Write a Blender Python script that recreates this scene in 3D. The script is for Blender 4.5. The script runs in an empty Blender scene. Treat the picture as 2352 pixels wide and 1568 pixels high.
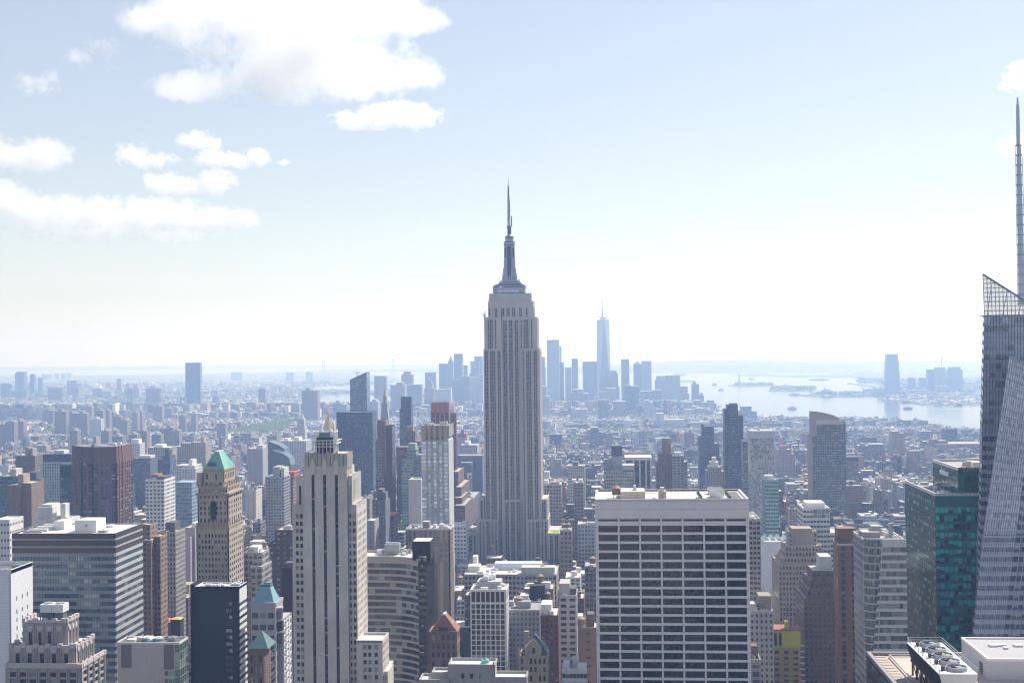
import bpy, math, random
import numpy as np
from mathutils import Vector, Matrix

sc = bpy.context.scene
COL = sc.collection
R = math.radians

# ------------------------------------------------------------------ camera
# world: +X = across the avenues (right), +Y = down the avenues (away), Z up, ground z = 0, metres
F, CX, CY = 2965.0, 1176.0, 784.0          # focal length and centre in a 2352 x 1568 frame
CAMZ = 260.0
YAW, PITCH, ROLL = R(4.3), R(0.493), R(0.65)
_fh = Vector((-math.sin(YAW), math.cos(YAW), 0))
_R = Vector((math.cos(YAW), math.sin(YAW), 0))
_f = _fh * math.cos(PITCH) + Vector((0, 0, 1)) * math.sin(PITCH)
_U = -_fh * math.sin(PITCH) + Vector((0, 0, 1)) * math.cos(PITCH)
_r = _R * math.cos(ROLL) - _U * math.sin(ROLL)
_u = _U * math.cos(ROLL) + _R * math.sin(ROLL)
CAM = Vector((0, 0, CAMZ))
cd = bpy.data.cameras.new('camera')
cam = bpy.data.objects.new('camera', cd)
COL.objects.link(cam)
cd.sensor_width = 36.0
cd.lens = F / 2352.0 * 36.0
cd.clip_start = 1.0
cd.clip_end = 200000.0
cam.matrix_world = Matrix(((_r.x, _u.x, -_f.x, 0), (_r.y, _u.y, -_f.y, 0), (_r.z, _u.z, -_f.z, CAMZ), (0, 0, 0, 1)))
sc.camera = cam

# ------------------------------------------------------------------ sky, sun, exposure
SUN_AZ, SUN_EL = R(37), R(46)               # from +Y towards +X
w = bpy.data.worlds.new("World")
sc.world = w
w.use_nodes = True
nt = w.node_tree
sky = nt.nodes.new('ShaderNodeTexSky')
sky.sky_type = 'NISHITA'
sky.sun_disc = False
sky.sun_elevation = SUN_EL
sky.sun_rotation = SUN_AZ
sky.altitude = 0
sky.air_density = 1.25
sky.dust_density = 0.3
sky.ozone_density = 1.3
nt.nodes['Background'].inputs['Strength'].default_value = 0.148
hs = nt.nodes.new('ShaderNodeHueSaturation')
hs.inputs['Hue'].default_value = 0.52
hs.inputs['Saturation'].default_value = 0.86      # milky spring sky
gam = nt.nodes.new('ShaderNodeGamma')
gam.inputs['Gamma'].default_value = 0.7           # evens the sky between zenith and horizon
nt.links.new(sky.outputs[0], gam.inputs['Color'])
nt.links.new(gam.outputs[0], hs.inputs['Color'])
nt.links.new(hs.outputs[0], nt.nodes['Background'].inputs['Color'])
ld = bpy.data.lights.new('sun', 'SUN')
ld.energy = 4.7
ld.angle = R(0.53)
ld.color = (1.0, 0.95, 0.88)
sun = bpy.data.objects.new('sun', ld)
COL.objects.link(sun)
_sd = Vector((math.sin(SUN_AZ) * math.cos(SUN_EL), math.cos(SUN_AZ) * math.cos(SUN_EL), math.sin(SUN_EL)))
sun.rotation_euler = _sd.to_track_quat('Z', 'Y').to_euler()
sun.location = (0, 0, 900)
sc.view_settings.view_transform = 'Standard'
sc.view_settings.look = 'None'
sc.view_settings.exposure = 0.56
sc.view_settings.gamma = 1.0
sc.cycles.use_denoising = True
sc.cycles.filter_width = 1.2
sc.cycles.max_bounces = 8
sc.cycles.diffuse_bounces = 4
sc.cycles.glossy_bounces = 3
sc.cycles.transmission_bounces = 4
sc.cycles.transparent_max_bounces = 12
sc.cycles.volume_bounces = 6
sc.cycles.caustics_reflective = False
sc.cycles.caustics_refractive = False
# ------------------------------------------------------------------ photograph pixel -> place
def ray(px, py):
    return _f + _r * ((px - CX) / F) - _u * ((py - CY) / F)
def W(px, py, Y):
    d = ray(px, py)
    return CAM + d * (Y / d.y)
def G(px, py, z=0.0):
    d = ray(px, py)
    return CAM + d * ((z - CAMZ) / d.z)
def proj(x, y, z):
    v = Vector((x, y, z - CAMZ))
    d = v.dot(_f)
    return CX + F * v.dot(_r) / d, CY - F * v.dot(_u) / d
def fr(xl, xr, yt, Y):
    a, b = W(xl, yt, Y), W(xr, yt, Y)
    return a.x, b.x, (a.z + b.z) / 2

# ------------------------------------------------------------------ materials
def nodes(name):
    m = bpy.data.materials.new(name)
    m.use_nodes = True
    return m, m.node_tree, m.node_tree.nodes['Principled BSDF']
def mth(t, op, a, b=None, c=None):
    n = t.nodes.new('ShaderNodeMath'); n.operation = op
    for i, v in enumerate((a, b, c)):
        if v is None: continue
        if isinstance(v, (int, float)): n.inputs[i].default_value = v
        else: t.links.new(v, n.inputs[i])
    return n.outputs[0]
def mixc(t, f, a, b, mode='MIX'):
    n = t.nodes.new('ShaderNodeMix'); n.data_type = 'RGBA'; n.blend_type = mode
    for k, v in ((0, f), (6, a), (7, b)):
        if isinstance(v, (int, float)): n.inputs[k].default_value = v
        elif isinstance(v, tuple): n.inputs[k].default_value = (v[0], v[1], v[2], 1)
        else: t.links.new(v, n.inputs[k])
    return n.outputs[2]
def noise(t, scale, detail=3, vec=None, rough=0.6):
    n = t.nodes.new('ShaderNodeTexNoise')
    n.inputs['Scale'].default_value = scale
    n.inputs['Detail'].default_value = detail
    n.inputs['Roughness'].default_value = rough
    if vec is not None: t.links.new(vec, n.inputs['Vector'])
    return n.outputs[0]
def geo(t, out='Position'):
    return t.nodes.new('ShaderNodeNewGeometry').outputs[out]
def vscale(t, v, s):
    n = t.nodes.new('ShaderNodeVectorMath'); n.operation = 'MULTIPLY'
    t.links.new(v, n.inputs[0]); n.inputs[1].default_value = s
    return n.outputs[0]
def attr(t, name):
    n = t.nodes.new('ShaderNodeAttribute'); n.attribute_name = name
    return n
MATS = {}
def stone(name, c, var=0.18, rough=0.85, course=0.0, metal=0.0, spec=0.3):
    """weathered masonry, paint or metal: patches, fine grain and rain streaks"""
    if name in MATS: return MATS[name]
    m, t, b = nodes(name)
    p = geo(t)
    big = noise(t, 0.06, 3, p)
    fine = noise(t, 1.3, 4, p)
    stk = noise(t, 1.0, 3, vscale(t, p, (0.9, 0.9, 0.05)))
    v = mth(t, 'ADD', mth(t, 'MULTIPLY', mth(t, 'SUBTRACT', big, 0.5), var * 1.6), mth(t, 'MULTIPLY', mth(t, 'SUBTRACT', fine, 0.5), var * 1.2))
    v = mth(t, 'ADD', v, mth(t, 'MULTIPLY', mth(t, 'SUBTRACT', stk, 0.5), var * 1.3))
    if course > 0:
        sp = t.nodes.new('ShaderNodeSeparateXYZ'); t.links.new(p, sp.inputs[0])
        fz = mth(t, 'FRACT', mth(t, 'DIVIDE', sp.outputs[2], course))
        v = mth(t, 'SUBTRACT', v, mth(t, 'MULTIPLY', mth(t, 'LESS_THAN', fz, 0.12), 0.16))
    cc = mixc(t, 1.0, c, mth(t, 'ADD', 1.0, v), 'MULTIPLY')
    t.links.new(cc, b.inputs['Base Color'])
    b.inputs['Roughness'].default_value = rough
    b.inputs['Metallic'].default_value = metal
    b.inputs['Specular IOR Level'].default_value = spec
    MATS[name] = m
    return m
def glass(name, c, blind=(0.42, 0.41, 0.38), amount=0.16, refl=0.0, rough=0.07, wob=0.35):
    """window glass seen from outside: dark room, some blinds down, wavy reflection"""
    if name in MATS: return MATS[name]
    m, t, b = nodes(name)
    oi = t.nodes.new('ShaderNodeObjectInfo')
    rnd = mth(t, 'FRACT', mth(t, 'ADD', oi.outputs['Random'], mth(t, 'MULTIPLY', geo(t, 'Random Per Island'), 7.31)))
    p = geo(t)
    dk = mixc(t, 1.0, c, mth(t, 'ADD', 0.55, mth(t, 'MULTIPLY', rnd, 0.9)), 'MULTIPLY')
    wn = t.nodes.new('ShaderNodeTexWhiteNoise'); wn.noise_dimensions = '1D'
    t.links.new(mth(t, 'MULTIPLY', rnd, 91.7), wn.inputs['W'])
    isb = mth(t, 'LESS_THAN', wn.outputs['Value'], amount)
    cc = mixc(t, mth(t, 'MULTIPLY', isb, mth(t, 'ADD', 0.35, mth(t, 'MULTIPLY', rnd, 0.6))), dk, blind)
    t.links.new(cc, b.inputs['Base Color'])
    b.inputs['Roughness'].default_value = rough
    b.inputs['Specular IOR Level'].default_value = 0.8
    b.inputs['Metallic'].default_value = refl
    if wob:
        bp = t.nodes.new('ShaderNodeBump'); bp.inputs['Strength'].default_value = wob; bp.inputs['Distance'].default_value = 0.25
        t.links.new(noise(t, 0.35, 2, p), bp.inputs['Height'])
        t.links.new(bp.outputs[0], b.inputs['Normal'])
    MATS[name] = m
    return m
def facade_mat():
    """walls with rows of windows: UV counts bays and floors, the attributes carry colours and window size"""
    m, t, b = nodes('facade')
    uv = t.nodes.new('ShaderNodeUVMap'); uv.uv_map = 'uv'
    s = t.nodes.new('ShaderNodeSeparateXYZ'); t.links.new(uv.outputs[0], s.inputs[0])
    fu, fv = mth(t, 'FRACT', s.outputs[0]), mth(t, 'FRACT', s.outputs[1])
    iu, iv = mth(t, 'FLOOR', s.outputs[0]), mth(t, 'FLOOR', s.outputs[1])
    pa = attr(t, 'pa'); sp = t.nodes.new('ShaderNodeSeparateXYZ'); t.links.new(pa.outputs['Vector'], sp.inputs[0])
    mu = mth(t, 'LESS_THAN', mth(t, 'ABSOLUTE', mth(t, 'SUBTRACT', fu, 0.5)), mth(t, 'MULTIPLY', sp.outputs[0], 0.5))
    mv = mth(t, 'LESS_THAN', mth(t, 'ABSOLUTE', mth(t, 'SUBTRACT', fv, 0.48)), mth(t, 'MULTIPLY', sp.outputs[1], 0.5))
    mask = mth(t, 'MULTIPLY', mu, mv)
    cv = t.nodes.new('ShaderNodeCombineXYZ'); t.links.new(iu, cv.inputs[0]); t.links.new(iv, cv.inputs[1])
    wn = t.nodes.new('ShaderNodeTexWhiteNoise'); wn.noise_dimensions = '2D'; t.links.new(cv.outputs[0], wn.inputs['Vector'])
    r = wn.outputs['Value']
    g = mixc(t, 1.0, attr(t, 'gc').outputs['Color'], mth(t, 'ADD', 0.45, mth(t, 'MULTIPLY', r, 1.0)), 'MULTIPLY')
    half = mth(t, 'GREATER_THAN', fv, mth(t, 'ADD', 0.3, mth(t, 'MULTIPLY', r, 0.3)))
    bl = mth(t, 'MULTIPLY', mth(t, 'GREATER_THAN', r, 0.79), half)
    g = mixc(t, mth(t, 'MULTIPLY', bl, 0.7), g, (0.52, 0.51, 0.49))
    p = geo(t)
    n1 = noise(t, 0.045, 3, p)
    n2 = noise(t, 0.6, 4, p)
    n3 = noise(t, 1.0, 2, vscale(t, p, (0.5, 0.5, 0.03)))
    v = mth(t, 'ADD', mth(t, 'MULTIPLY', n1, 0.34), mth(t, 'ADD', mth(t, 'MULTIPLY', n2, 0.34), mth(t, 'MULTIPLY', n3, 0.3)))
    wc = mixc(t, 1.0, attr(t, 'wc').outputs['Color'], mth(t, 'ADD', 0.5, v), 'MULTIPLY')
    t.links.new(mixc(t, mask, wc, g), b.inputs['Base Color'])
    t.links.new(mth(t, 'SUBTRACT', 0.85, mth(t, 'MULTIPLY', mask, 0.72)), b.inputs['Roughness'])
    t.links.new(mth(t, 'MULTIPLY', mask, sp.outputs[2]), b.inputs['Metallic'])
    t.links.new(mth(t, 'ADD', 0.25, mth(t, 'MULTIPLY', mask, 0.45)), b.inputs['Specular IOR Level'])
    MATS['facade'] = m
    return m
FAC = facade_mat()

# wall colours
C = dict(lime=(.42, .40, .36), tan=(.38, .31, .24), sand=(.45, .38, .29), brick=(.22, .135, .10), red=(.25, .115, .085), dkbrick=(.115, .08, .068),
         white=(.68, .67, .65), offw=(.55, .54, .51), grey=(.30, .30, .31), dkgrey=(.12, .12, .13), black=(.032, .034, .04), conc=(.42, .41, .39),
         blue=(.14, .19, .25), steel=(.24, .27, .30), orange=(.34, .19, .12), buff=(.40, .33, .25), pink=(.40, .30, .26), brown=(.17, .115, .09),
         green=(.045, .15, .13), copper=(.22, .42, .36), gold=(.50, .36, .12))
GL = dict(dk=(.035, .042, .055), blue=(.10, .15, .21), grey=(.08, .09, .10), teal=(.07, .17, .17), lt=(.25, .31, .38), brown=(.06, .045, .04))
# window patterns: bay, floor, width share, height share, reflectance
S = dict(apt=(3.4, 3.0, .46, .52, .1), loft=(3.2, 3.9, .66, .62, .1), off=(2.8, 3.7, .58, .55, .15), band=(1.6, 3.8, .95, .5, .3),
         cur=(1.6, 3.8, .9, .8, .45), pier=(2.6, 3.7, .6, .82, .15), res=(4.2, 2.9, .72, .6, .3), blank=(4, 4, 0, 0, 0), few=(7, 3.6, .16, .4, .1),
         grid=(3.6, 3.6, .74, .74, .2), old=(2.3, 3.5, .46, .6, .1), punch=(2.6, 3.3, .42, .5, .1))

# ------------------------------------------------------------------ mesh collecting
class MB:
    def __init__(s):
        s.v = []; s.f = []; s.uv = {}; s.at = {}
    def face(s, pts, uv=None, at=None):
        i = len(s.v); s.v += [tuple(p) for p in pts]
        s.f.append(tuple(range(i, i + len(pts))))
        if uv: s.uv[len(s.f) - 1] = uv
        if at: s.at[len(s.f) - 1] = at
    def hexa(s, p):          # 4 bottom points then 4 top points
        i = len(s.v); s.v += [tuple(q) for q in p]
        for a in ((3, 2, 1, 0), (4, 5, 6, 7), (0, 1, 5, 4), (1, 2, 6, 5), (2, 3, 7, 6), (3, 0, 4, 7)):
            s.f.append(tuple(i + k for k in a))
    def box(s, x0, x1, y0, y1, z0, z1):
        s.hexa(((x0, y0, z0), (x1, y0, z0), (x1, y1, z0), (x0, y1, z0), (x0, y0, z1), (x1, y0, z1), (x1, y1, z1), (x0, y1, z1)))
    def obox(s, P, U, N, u0, u1, z0, z1, n0, n1):
        q = [P + U * u + N * n for u, n in ((u0, n1), (u1, n1), (u1, n0), (u0, n0))]
        s.hexa([(a.x, a.y, z0) for a in q] + [(a.x, a.y, z1) for a in q])
    def ring(s, x0, x1, y0, y1, z0, z1, t=.5):     # parapet
        s.box(x0, x1, y0, y0 + t, z0, z1); s.box(x0, x1, y1 - t, y1, z0, z1)
        s.box(x0, x0 + t, y0 + t, y1 - t, z0, z1); s.box(x1 - t, x1, y0 + t, y1 - t, z0, z1)
    def frus(s, x, y, z0, z1, r0, r1, n=16, ry=1.0, a0=0.0, cap=True):
        i = len(s.v)
        for r, z in ((r0, z0), (r1, z1)):
            for k in range(n):
                a = a0 + 2 * math.pi * k / n
                s.v.append((x + r * math.cos(a), y + r * ry * math.sin(a), z))
        for k in range(n):
            j = (k + 1) % n
            s.f.append((i + k, i + j, i + n + j, i + n + k))
        if cap:
            s.f.append(tuple(i + n + k for k in range(n))); s.f.append(tuple(i + n - 1 - k for k in range(n)))
    def bar(s, a, b, t=.2):
        a, b = Vector(a), Vector(b); d = (b - a).normalized()
        q = d.cross(Vector((0, 0, 1)))
        if q.length < 1e-3: q = Vector((1, 0, 0))
        q = q.normalized() * t / 2; o = d.cross(q).normalized() * t / 2
        s.hexa([a - q - o, a + q - o, a + q + o, a - q + o, b - q - o, b + q - o, b + q + o, b - q + o])
    def hip(s, x0, x1, y0, y1, z0, z1, fx=.0, fy=.0):   # hipped or pyramid roof
        cx, cy = (x0 + x1) / 2, (y0 + y1) / 2; ax, ay = max((x1 - x0) / 2 * fx, .02), max((y1 - y0) / 2 * fy, .02)
        s.hexa(((x0, y0, z0), (x1, y0, z0), (x1, y1, z0), (x0, y1, z0), (cx - ax, cy - ay, z1), (cx + ax, cy - ay, z1), (cx + ax, cy + ay, z1), (cx - ax, cy + ay, z1)))
    # --- faces with a window pattern
    def fq(s, a, b, c, d, wc, sty, gc, hu=None, top=0.0):
        """quad a b c d (a, b at the bottom), pattern sty"""
        bay, fl, wf, hf, rf = sty
        L = max((Vector(b) - Vector(a)).length, (Vector(c) - Vector(d)).length); H = max((Vector(d) - Vector(a)).length, (Vector(c) - Vector(b)).length)
        n = hu or max(1, round(L / bay)); nv = H / fl; o = random.randint(0, 4000); q = random.randint(0, 4000)
        s.face((a, b, c, d), ((o, q - nv), (o + n, q - nv), (o + n, q + top), (o, q + top)), (wc, gc, (wf, hf, rf)))
    def fbox(s, x0, x1, y0, y1, z0, z1, wc, sty, gc=None, roof=None, side=None):
        gc = gc or GL['dk']; side = side or sty
        s.fq((x0, y0, z0), (x1, y0, z0), (x1, y0, z1), (x0, y0, z1), wc, sty, gc)
        s.fq((x1, y0, z0), (x1, y1, z0), (x1, y1, z1), (x1, y0, z1), wc, side, gc)
        s.fq((x1, y1, z0), (x0, y1, z0), (x0, y1, z1), (x1, y1, z1), wc, sty, gc)
        s.fq((x0, y1, z0), (x0, y0, z0), (x0, y0, z1), (x0, y1, z1), wc, side, gc)
        s.fq((x0, y0, z1), (x1, y0, z1), (x1, y1, z1), (x0, y1, z1), roof or (.4, .4, .39), S['blank'], gc)
    def fprism(s, poly, z0, z1, wc, sty, gc=None, roof=None, taper=1.0):
        gc = gc or GL['dk']; n = len(poly); cx = sum(p[0] for p in poly) / n; cy = sum(p[1] for p in poly) / n
        tp = [(cx + (p[0] - cx) * taper, cy + (p[1] - cy) * taper) for p in poly]
        for k in range(n):
            a, b = poly[k], poly[(k + 1) % n]; c, d = tp[(k + 1) % n], tp[k]
            s.fq((a[0], a[1], z0), (b[0], b[1], z0), (c[0], c[1], z1), (d[0], d[1], z1), wc, sty, gc)
        s.face([(p[0], p[1], z1) for p in tp], [(0, 0)] * n, (roof or (.4, .4, .39), gc, (0, 0, 0)))
    def plainf(s, n0, wc):     # give every face added since n0 a plain wall colour
        for k in range(n0, len(s.f)):
            if k not in s.at: s.at[k] = (wc, GL['dk'], (0, 0, 0))
    def mesh(s, name, mat):
        me = bpy.data.meshes.new(name)
        me.from_pydata(s.v, [], s.f)
        if s.at or mat is FAC:
            if mat is FAC: s.plainf(0, (.4, .4, .4))
            lay = me.uv_layers.new(name='uv'); arr = np.zeros((len(me.loops), 2), np.float32); k = 0
            wc = np.zeros((len(s.f), 3), np.float32); gc = wc.copy(); pa = wc.copy()
            for i, f in enumerate(s.f):
                if i in s.uv: arr[k:k + len(f)] = s.uv[i]
                k += len(f)
                if i in s.at: wc[i], gc[i], pa[i] = s.at[i]
            lay.data.foreach_set('uv', arr.ravel())
            for nm, a in (('wc', wc), ('gc', gc), ('pa', pa)):
                me.attributes.new(nm, 'FLOAT_VECTOR', 'FACE').data.foreach_set('vector', a.ravel())
        me.materials.append(mat)
        return me
def thing(name, label, cat, loc, group=None):
    o = bpy.data.objects.new(name, None); COL.objects.link(o); o.location = loc
    o['label'] = label; o['category'] = cat
    if group: o['group'] = group
    o.empty_display_size = 5
    return o
def put(o, root):
    p = root; off = Vector((0, 0, 0))
    while p is not None:
        off += p.location; p = p.parent
    o.parent = root
    o.location = Vector(o.location) - off
def part(root, name, mb, mat, label=None):
    if not mb.f: return None
    me = mb.mesh(name, mat); c = root
    off = Vector((0, 0, 0))
    while c is not None: off += c.location; c = c.parent
    me.transform(Matrix.Translation(-off))
    o = bpy.data.objects.new(name, me); COL.objects.link(o); o.parent = root
    if label: o['label'] = label
    return o
def whole(name, mb, mat, label, cat, group=None, loc=None):
    v = np.array(mb.v); lo, hi = v.min(0), v.max(0)
    loc = Vector(loc or ((lo[0] + hi[0]) / 2, (lo[1] + hi[1]) / 2, lo[2]))
    me = mb.mesh(name, mat); me.transform(Matrix.Translation(-loc))
    o = bpy.data.objects.new(name, me); COL.objects.link(o); o.location = loc
    o['label'] = label; o['category'] = cat
    if group: o['group'] = group
    return o
def struct(name, mb, mat):
    o = bpy.data.objects.new(name, mb.mesh(name, mat)); COL.objects.link(o); o['kind'] = 'structure'
    return o
def stuff(name, me, label, cat, group=None):
    o = bpy.data.objects.new(name, me); COL.objects.link(o); o['kind'] = 'stuff'; o['label'] = label; o['category'] = cat
    if group: o['group'] = group
    return o

# ------------------------------------------------------------------ facades built as piers, spandrels and panes
NV, UX, WV, UY, EV = Vector((0, -1, 0)), Vector((1, 0, 0)), Vector((1, 0, 0)), Vector((0, 1, 0)), Vector((-1, 0, 0))
def bays(L, n, fr_, m=0.0):
    p = (L - 2 * m) / n
    return [(m + p * (k + .5 - fr_ / 2), m + p * (k + .5 + fr_ / 2)) for k in range(n)]
def floors(ztop, zmin, pitch, h):
    o = []; z = ztop
    while z - h > zmin: o.append((z - h, z)); z -= pitch
    return o
def facade(mw, ms, P, U, N, L, z0, z1, cols, rows, t=.5, ts=None):
    ts = t if ts is None else ts
    P = Vector((P[0], P[1], 0)); u = 0.0; out = []
    for a, b in cols:
        if a > u + 1e-3: mw.obox(P, U, N, u, a, z0, z1, -.3, t)
        u = b
    if u < L - 1e-3: mw.obox(P, U, N, u, L, z0, z1, -.3, t)
    rows = sorted(rows)
    for a, b in cols:
        z = z0
        for c, d in rows:
            if c > z + 1e-3: ms.obox(P, U, N, a, b, z, c, -.3, ts)
            z = d
            out.append((P + U * ((a + b) / 2), U, N, (c + d) / 2, b - a, d - c))
        if z < z1 - 1e-3: ms.obox(P, U, N, a, b, z, z1, -.3, ts)
    return out
_wm = {}
def panes(root, lst, mat, name='window', nmax=100, th=.12, frame=None):
    """each pane its own part; past nmax the ones that show smallest share one mesh"""
    def sz(w):
        px, py = proj(w[0].x, w[0].y, w[3])
        vis = 1.0 if (-40 < px < 2400 and py < 1600) else .01
        return -vis * w[4] * w[5] / w[0].y ** 2 * (1.0 if w[2].y < -.5 else .6)
    lst = sorted(lst, key=sz)
    off = root.location
    for P, U, N, z, ww, h in lst[:nmax]:
        key = (mat.name, name, round(ww, 2), round(h, 2))
        if key not in _wm:
            b = MB(); b.box(-ww / 2, ww / 2, -.02, th, -h / 2, h / 2); _wm[key] = b.mesh(name, mat)
        o = bpy.data.objects.new(name, _wm[key]); COL.objects.link(o); o.parent = root
        o.matrix_local = Matrix(((U.x, N.x, 0, P.x - off.x), (U.y, N.y, 0, P.y - off.y), (0, 0, 1, z - off.z), (0, 0, 0, 1)))
    if len(lst) > nmax:
        b = MB()
        for P, U, N, z, ww, h in lst[nmax:]:
            b.obox(P, U, N, -ww / 2, ww / 2, z - h / 2, z + h / 2, -.02, th)
        o = part(root, name, b, mat); o['kind'] = 'stuff'
def root_for(name, label, cat, X0, X1, Y0, Y1, group=None):
    return thing(name, label, cat, ((X0 + X1) / 2, (Y0 + Y1) / 2, 0), group)
_tank = {}
def water_tank(root, x, y, z, r=2.2, h=4.2, roofm=None, name='water_tank'):
    """wooden tank on legs under a cone"""
    a = MB(); a.frus(x, y, z + 1.6, z + 1.6 + h, r, r * .96, 18)
    for q in range(4):
        an = q * math.pi / 2 + .785
        a.bar((x + r * .8 * math.cos(an), y + r * .8 * math.sin(an), z), (x + r * .8 * math.cos(an), y + r * .8 * math.sin(an), z + 1.7), .3)
    tk = part(root, name, a, stone('tank_wood', (.20, .15, .115), .3))
    b = MB(); b.frus(x, y, z + 1.55 + h, z + 1.6 + h + r * .75, r * 1.1, .08, 18)
    part(tk, 'tank_roof', b, roofm or stone('tank_roof', (.42, .33, .26), .2))
    return tk
STEEL = stone('grey_steel', (.35, .36, .37), .2, .5, 0, .4)
WHITEM = stone('white_metal', (.72, .72, .70), .1, .5)
ROOFM = stone('roof_membrane', (.58, .56, .52), .22)
ROOFD = stone('roof_dark', (.14, .14, .14), .3)
GRAVEL = stone('roof_gravel', (.50, .42, .35), .2)
def roof_kit(root, x0, x1, y0, y1, z, n=6, seed=1, mat=None, name='roof_unit', hmax=2.6):
    """air handlers, ducts and pipes on a roof, each unit a part"""
    rg = random.Random(seed)
    for k in range(n):
        a = MB(); u = rg.uniform(x0, x1); v = rg.uniform(y0, y1); sx, sy, h = rg.uniform(.8, 2.6), rg.uniform(.8, 2.2), rg.uniform(.8, hmax)
        u = min(max(u, x0 + sx), x1 - sx); v = min(max(v, y0 + sy), y1 - sy)
        if rg.random() < .3: a.frus(u, v, z - .05, z + h, sx * .6, sx * .6, 12)
        else:
            a.box(u - sx, u + sx, v - sy, v + sy, z + .3, z + h); a.box(u - sx * .7, u + sx * .7, v - sy * .7, v + sy * .7, z - .05, z + .35)
            if rg.random() < .5: a.frus(u, v, z + h - .05, z + h + .4, min(sx, sy) * .7, min(sx, sy) * .7, 12)
        part(root, name, a, mat or (WHITEM, STEEL, ROOFM)[rg.randint(0, 2)])
# ------------------------------------------------------------------ ground, water, hills
HEROES = []       # (x0, x1, y0, y1, ztop, zbottom) footprints of the buildings placed by hand
LMK = []          # (px, py, short description) used in the labels of the ordinary blocks
def reg(x0, x1, y0, y1, z, short=None):
    HEROES.append((x0, x1, y0, y1, z))
    if short:
        a = proj((x0 + x1) / 2, y0, z); LMK.append((a[0], a[1], short, y0))
RG = 32000.0
b = MB()
b.face([(RG * math.cos(k * math.pi / 48), RG * math.sin(k * math.pi / 48), 0) for k in range(96)])
gm, t, bs = nodes('ground')
p = geo(t)
c1 = mixc(t, mth(t, 'GREATER_THAN', noise(t, 0.004, 5, p, .7), .52), (.09, .09, .092), (.055, .085, .028))
c1 = mixc(t, mth(t, 'GREATER_THAN', noise(t, 0.02, 3, p, .7), .63), c1, (.30, .29, .28))
sx = t.nodes.new('ShaderNodeSeparateXYZ'); t.links.new(p, sx.inputs[0])
c1 = mixc(t, mth(t, 'LESS_THAN', sx.outputs[1], 4600.0), c1, (.075, .075, .08))
t.links.new(c1, bs.inputs['Base Color']); bs.inputs['Roughness'].default_value = .9
struct('ground', b, gm)
def water_mat():
    m, t, bs = nodes('water')
    bs.inputs['Base Color'].default_value = (.03, .06, .075, 1)
    bs.inputs['Roughness'].default_value = .16
    bs.inputs['IOR'].default_value = 1.33
    bp = t.nodes.new('ShaderNodeBump'); bp.inputs['Strength'].default_value = .55; bp.inputs['Distance'].default_value = 3
    p = vscale(t, geo(t), (1, .35, 1))
    h = mth(t, 'ADD', noise(t, .012, 3, p), mth(t, 'MULTIPLY', noise(t, .0016, 2, p), 3.0))
    t.links.new(h, bp.inputs['Height']); t.links.new(bp.outputs[0], bs.inputs['Normal'])
    return m
WATER = water_mat()
WPOLY = []
def water(name, pts, z=.4):
    """outline given where the shore lies on the ground"""
    q = []
    for x, y in pts:
        v = G(x, y)
        if v.length > 31500 or v.y < 0: v = v * (31500 / v.length)
        q.append((v.x, v.y))
    WPOLY.append(np.array(q))
    b = MB(); b.face([(x, y, z) for x, y in q])
    me = b.mesh(name, WATER)
    import bmesh
    bm = bmesh.new(); bm.from_mesh(me); bmesh.ops.triangulate(bm, faces=bm.faces[:]); bm.to_mesh(me); bm.free()
    o = bpy.data.objects.new(name, me); COL.objects.link(o); o['kind'] = 'structure'
# upper bay and the river mouth: near shore right to left, then the far shore left to right
water('bay_water', [(2700, 1012), (2352, 1000), (2245, 992), (2160, 981), (2080, 975), (1990, 968), (1940, 963), (1860, 962), (1770, 958), (1700, 950), (1655, 940), (1622, 933), (1560, 925),
      (1480, 921), (1380, 920), (1290, 917), (1200, 914), (1130, 911), (1060, 909), (1010, 905), (960, 903), (930, 900), (918, 890), (905, 884), (880, 882), (840, 882), (905, 878), (925, 872), (900, 866), (868, 864), (846, 859), (840, 856),
      (905, 854.5), (935, 853), (1000, 858), (1120, 860), (1250, 860), (1400, 858), (1560, 857), (1700, 857), (1820, 866), (1910, 867.5), (2035, 868),
      (2032, 872), (2008, 877), (2020, 881), (2014, 889), (1990, 896), (1960, 899), (1905, 904), (1850, 906), (1870, 909), (1940, 911.5), (2034, 910), (2012, 919), (2040, 923), (2075, 927), (2110, 929), (2140, 932), (2230, 931), (2352, 929), (2700, 926)])
water('park_cove', [(1952, 881.5), (1985, 884), (2010, 890), (2022, 893), (2004, 896), (1990, 896.6), (1990, 893), (1960, 890), (1900, 889), (1880, 888)], .3)
water('east_river', [(725, 928), (770, 931), (850, 931), (960, 926), (1000, 920), (960, 912), (905, 912), (860, 906), (800, 905), (745, 908)])
water('basin_water', [(690, 893), (760, 897), (850, 898), (905, 895), (900, 888), (840, 884), (770, 886), (720, 889)])
water('lower_bay', [(-120, 862), (60, 862), (300, 861), (470, 858), (620, 855.5), (730, 853), (742, 850), (900, 847), (960, 845), (960, 842.5), (700, 845), (300, 849.5), (0, 853), (-120, 854.5)])
water('far_reach', [(1764, 860), (1840, 862), (1905, 861), (1908, 857), (1830, 857), (1764, 856)])
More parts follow.
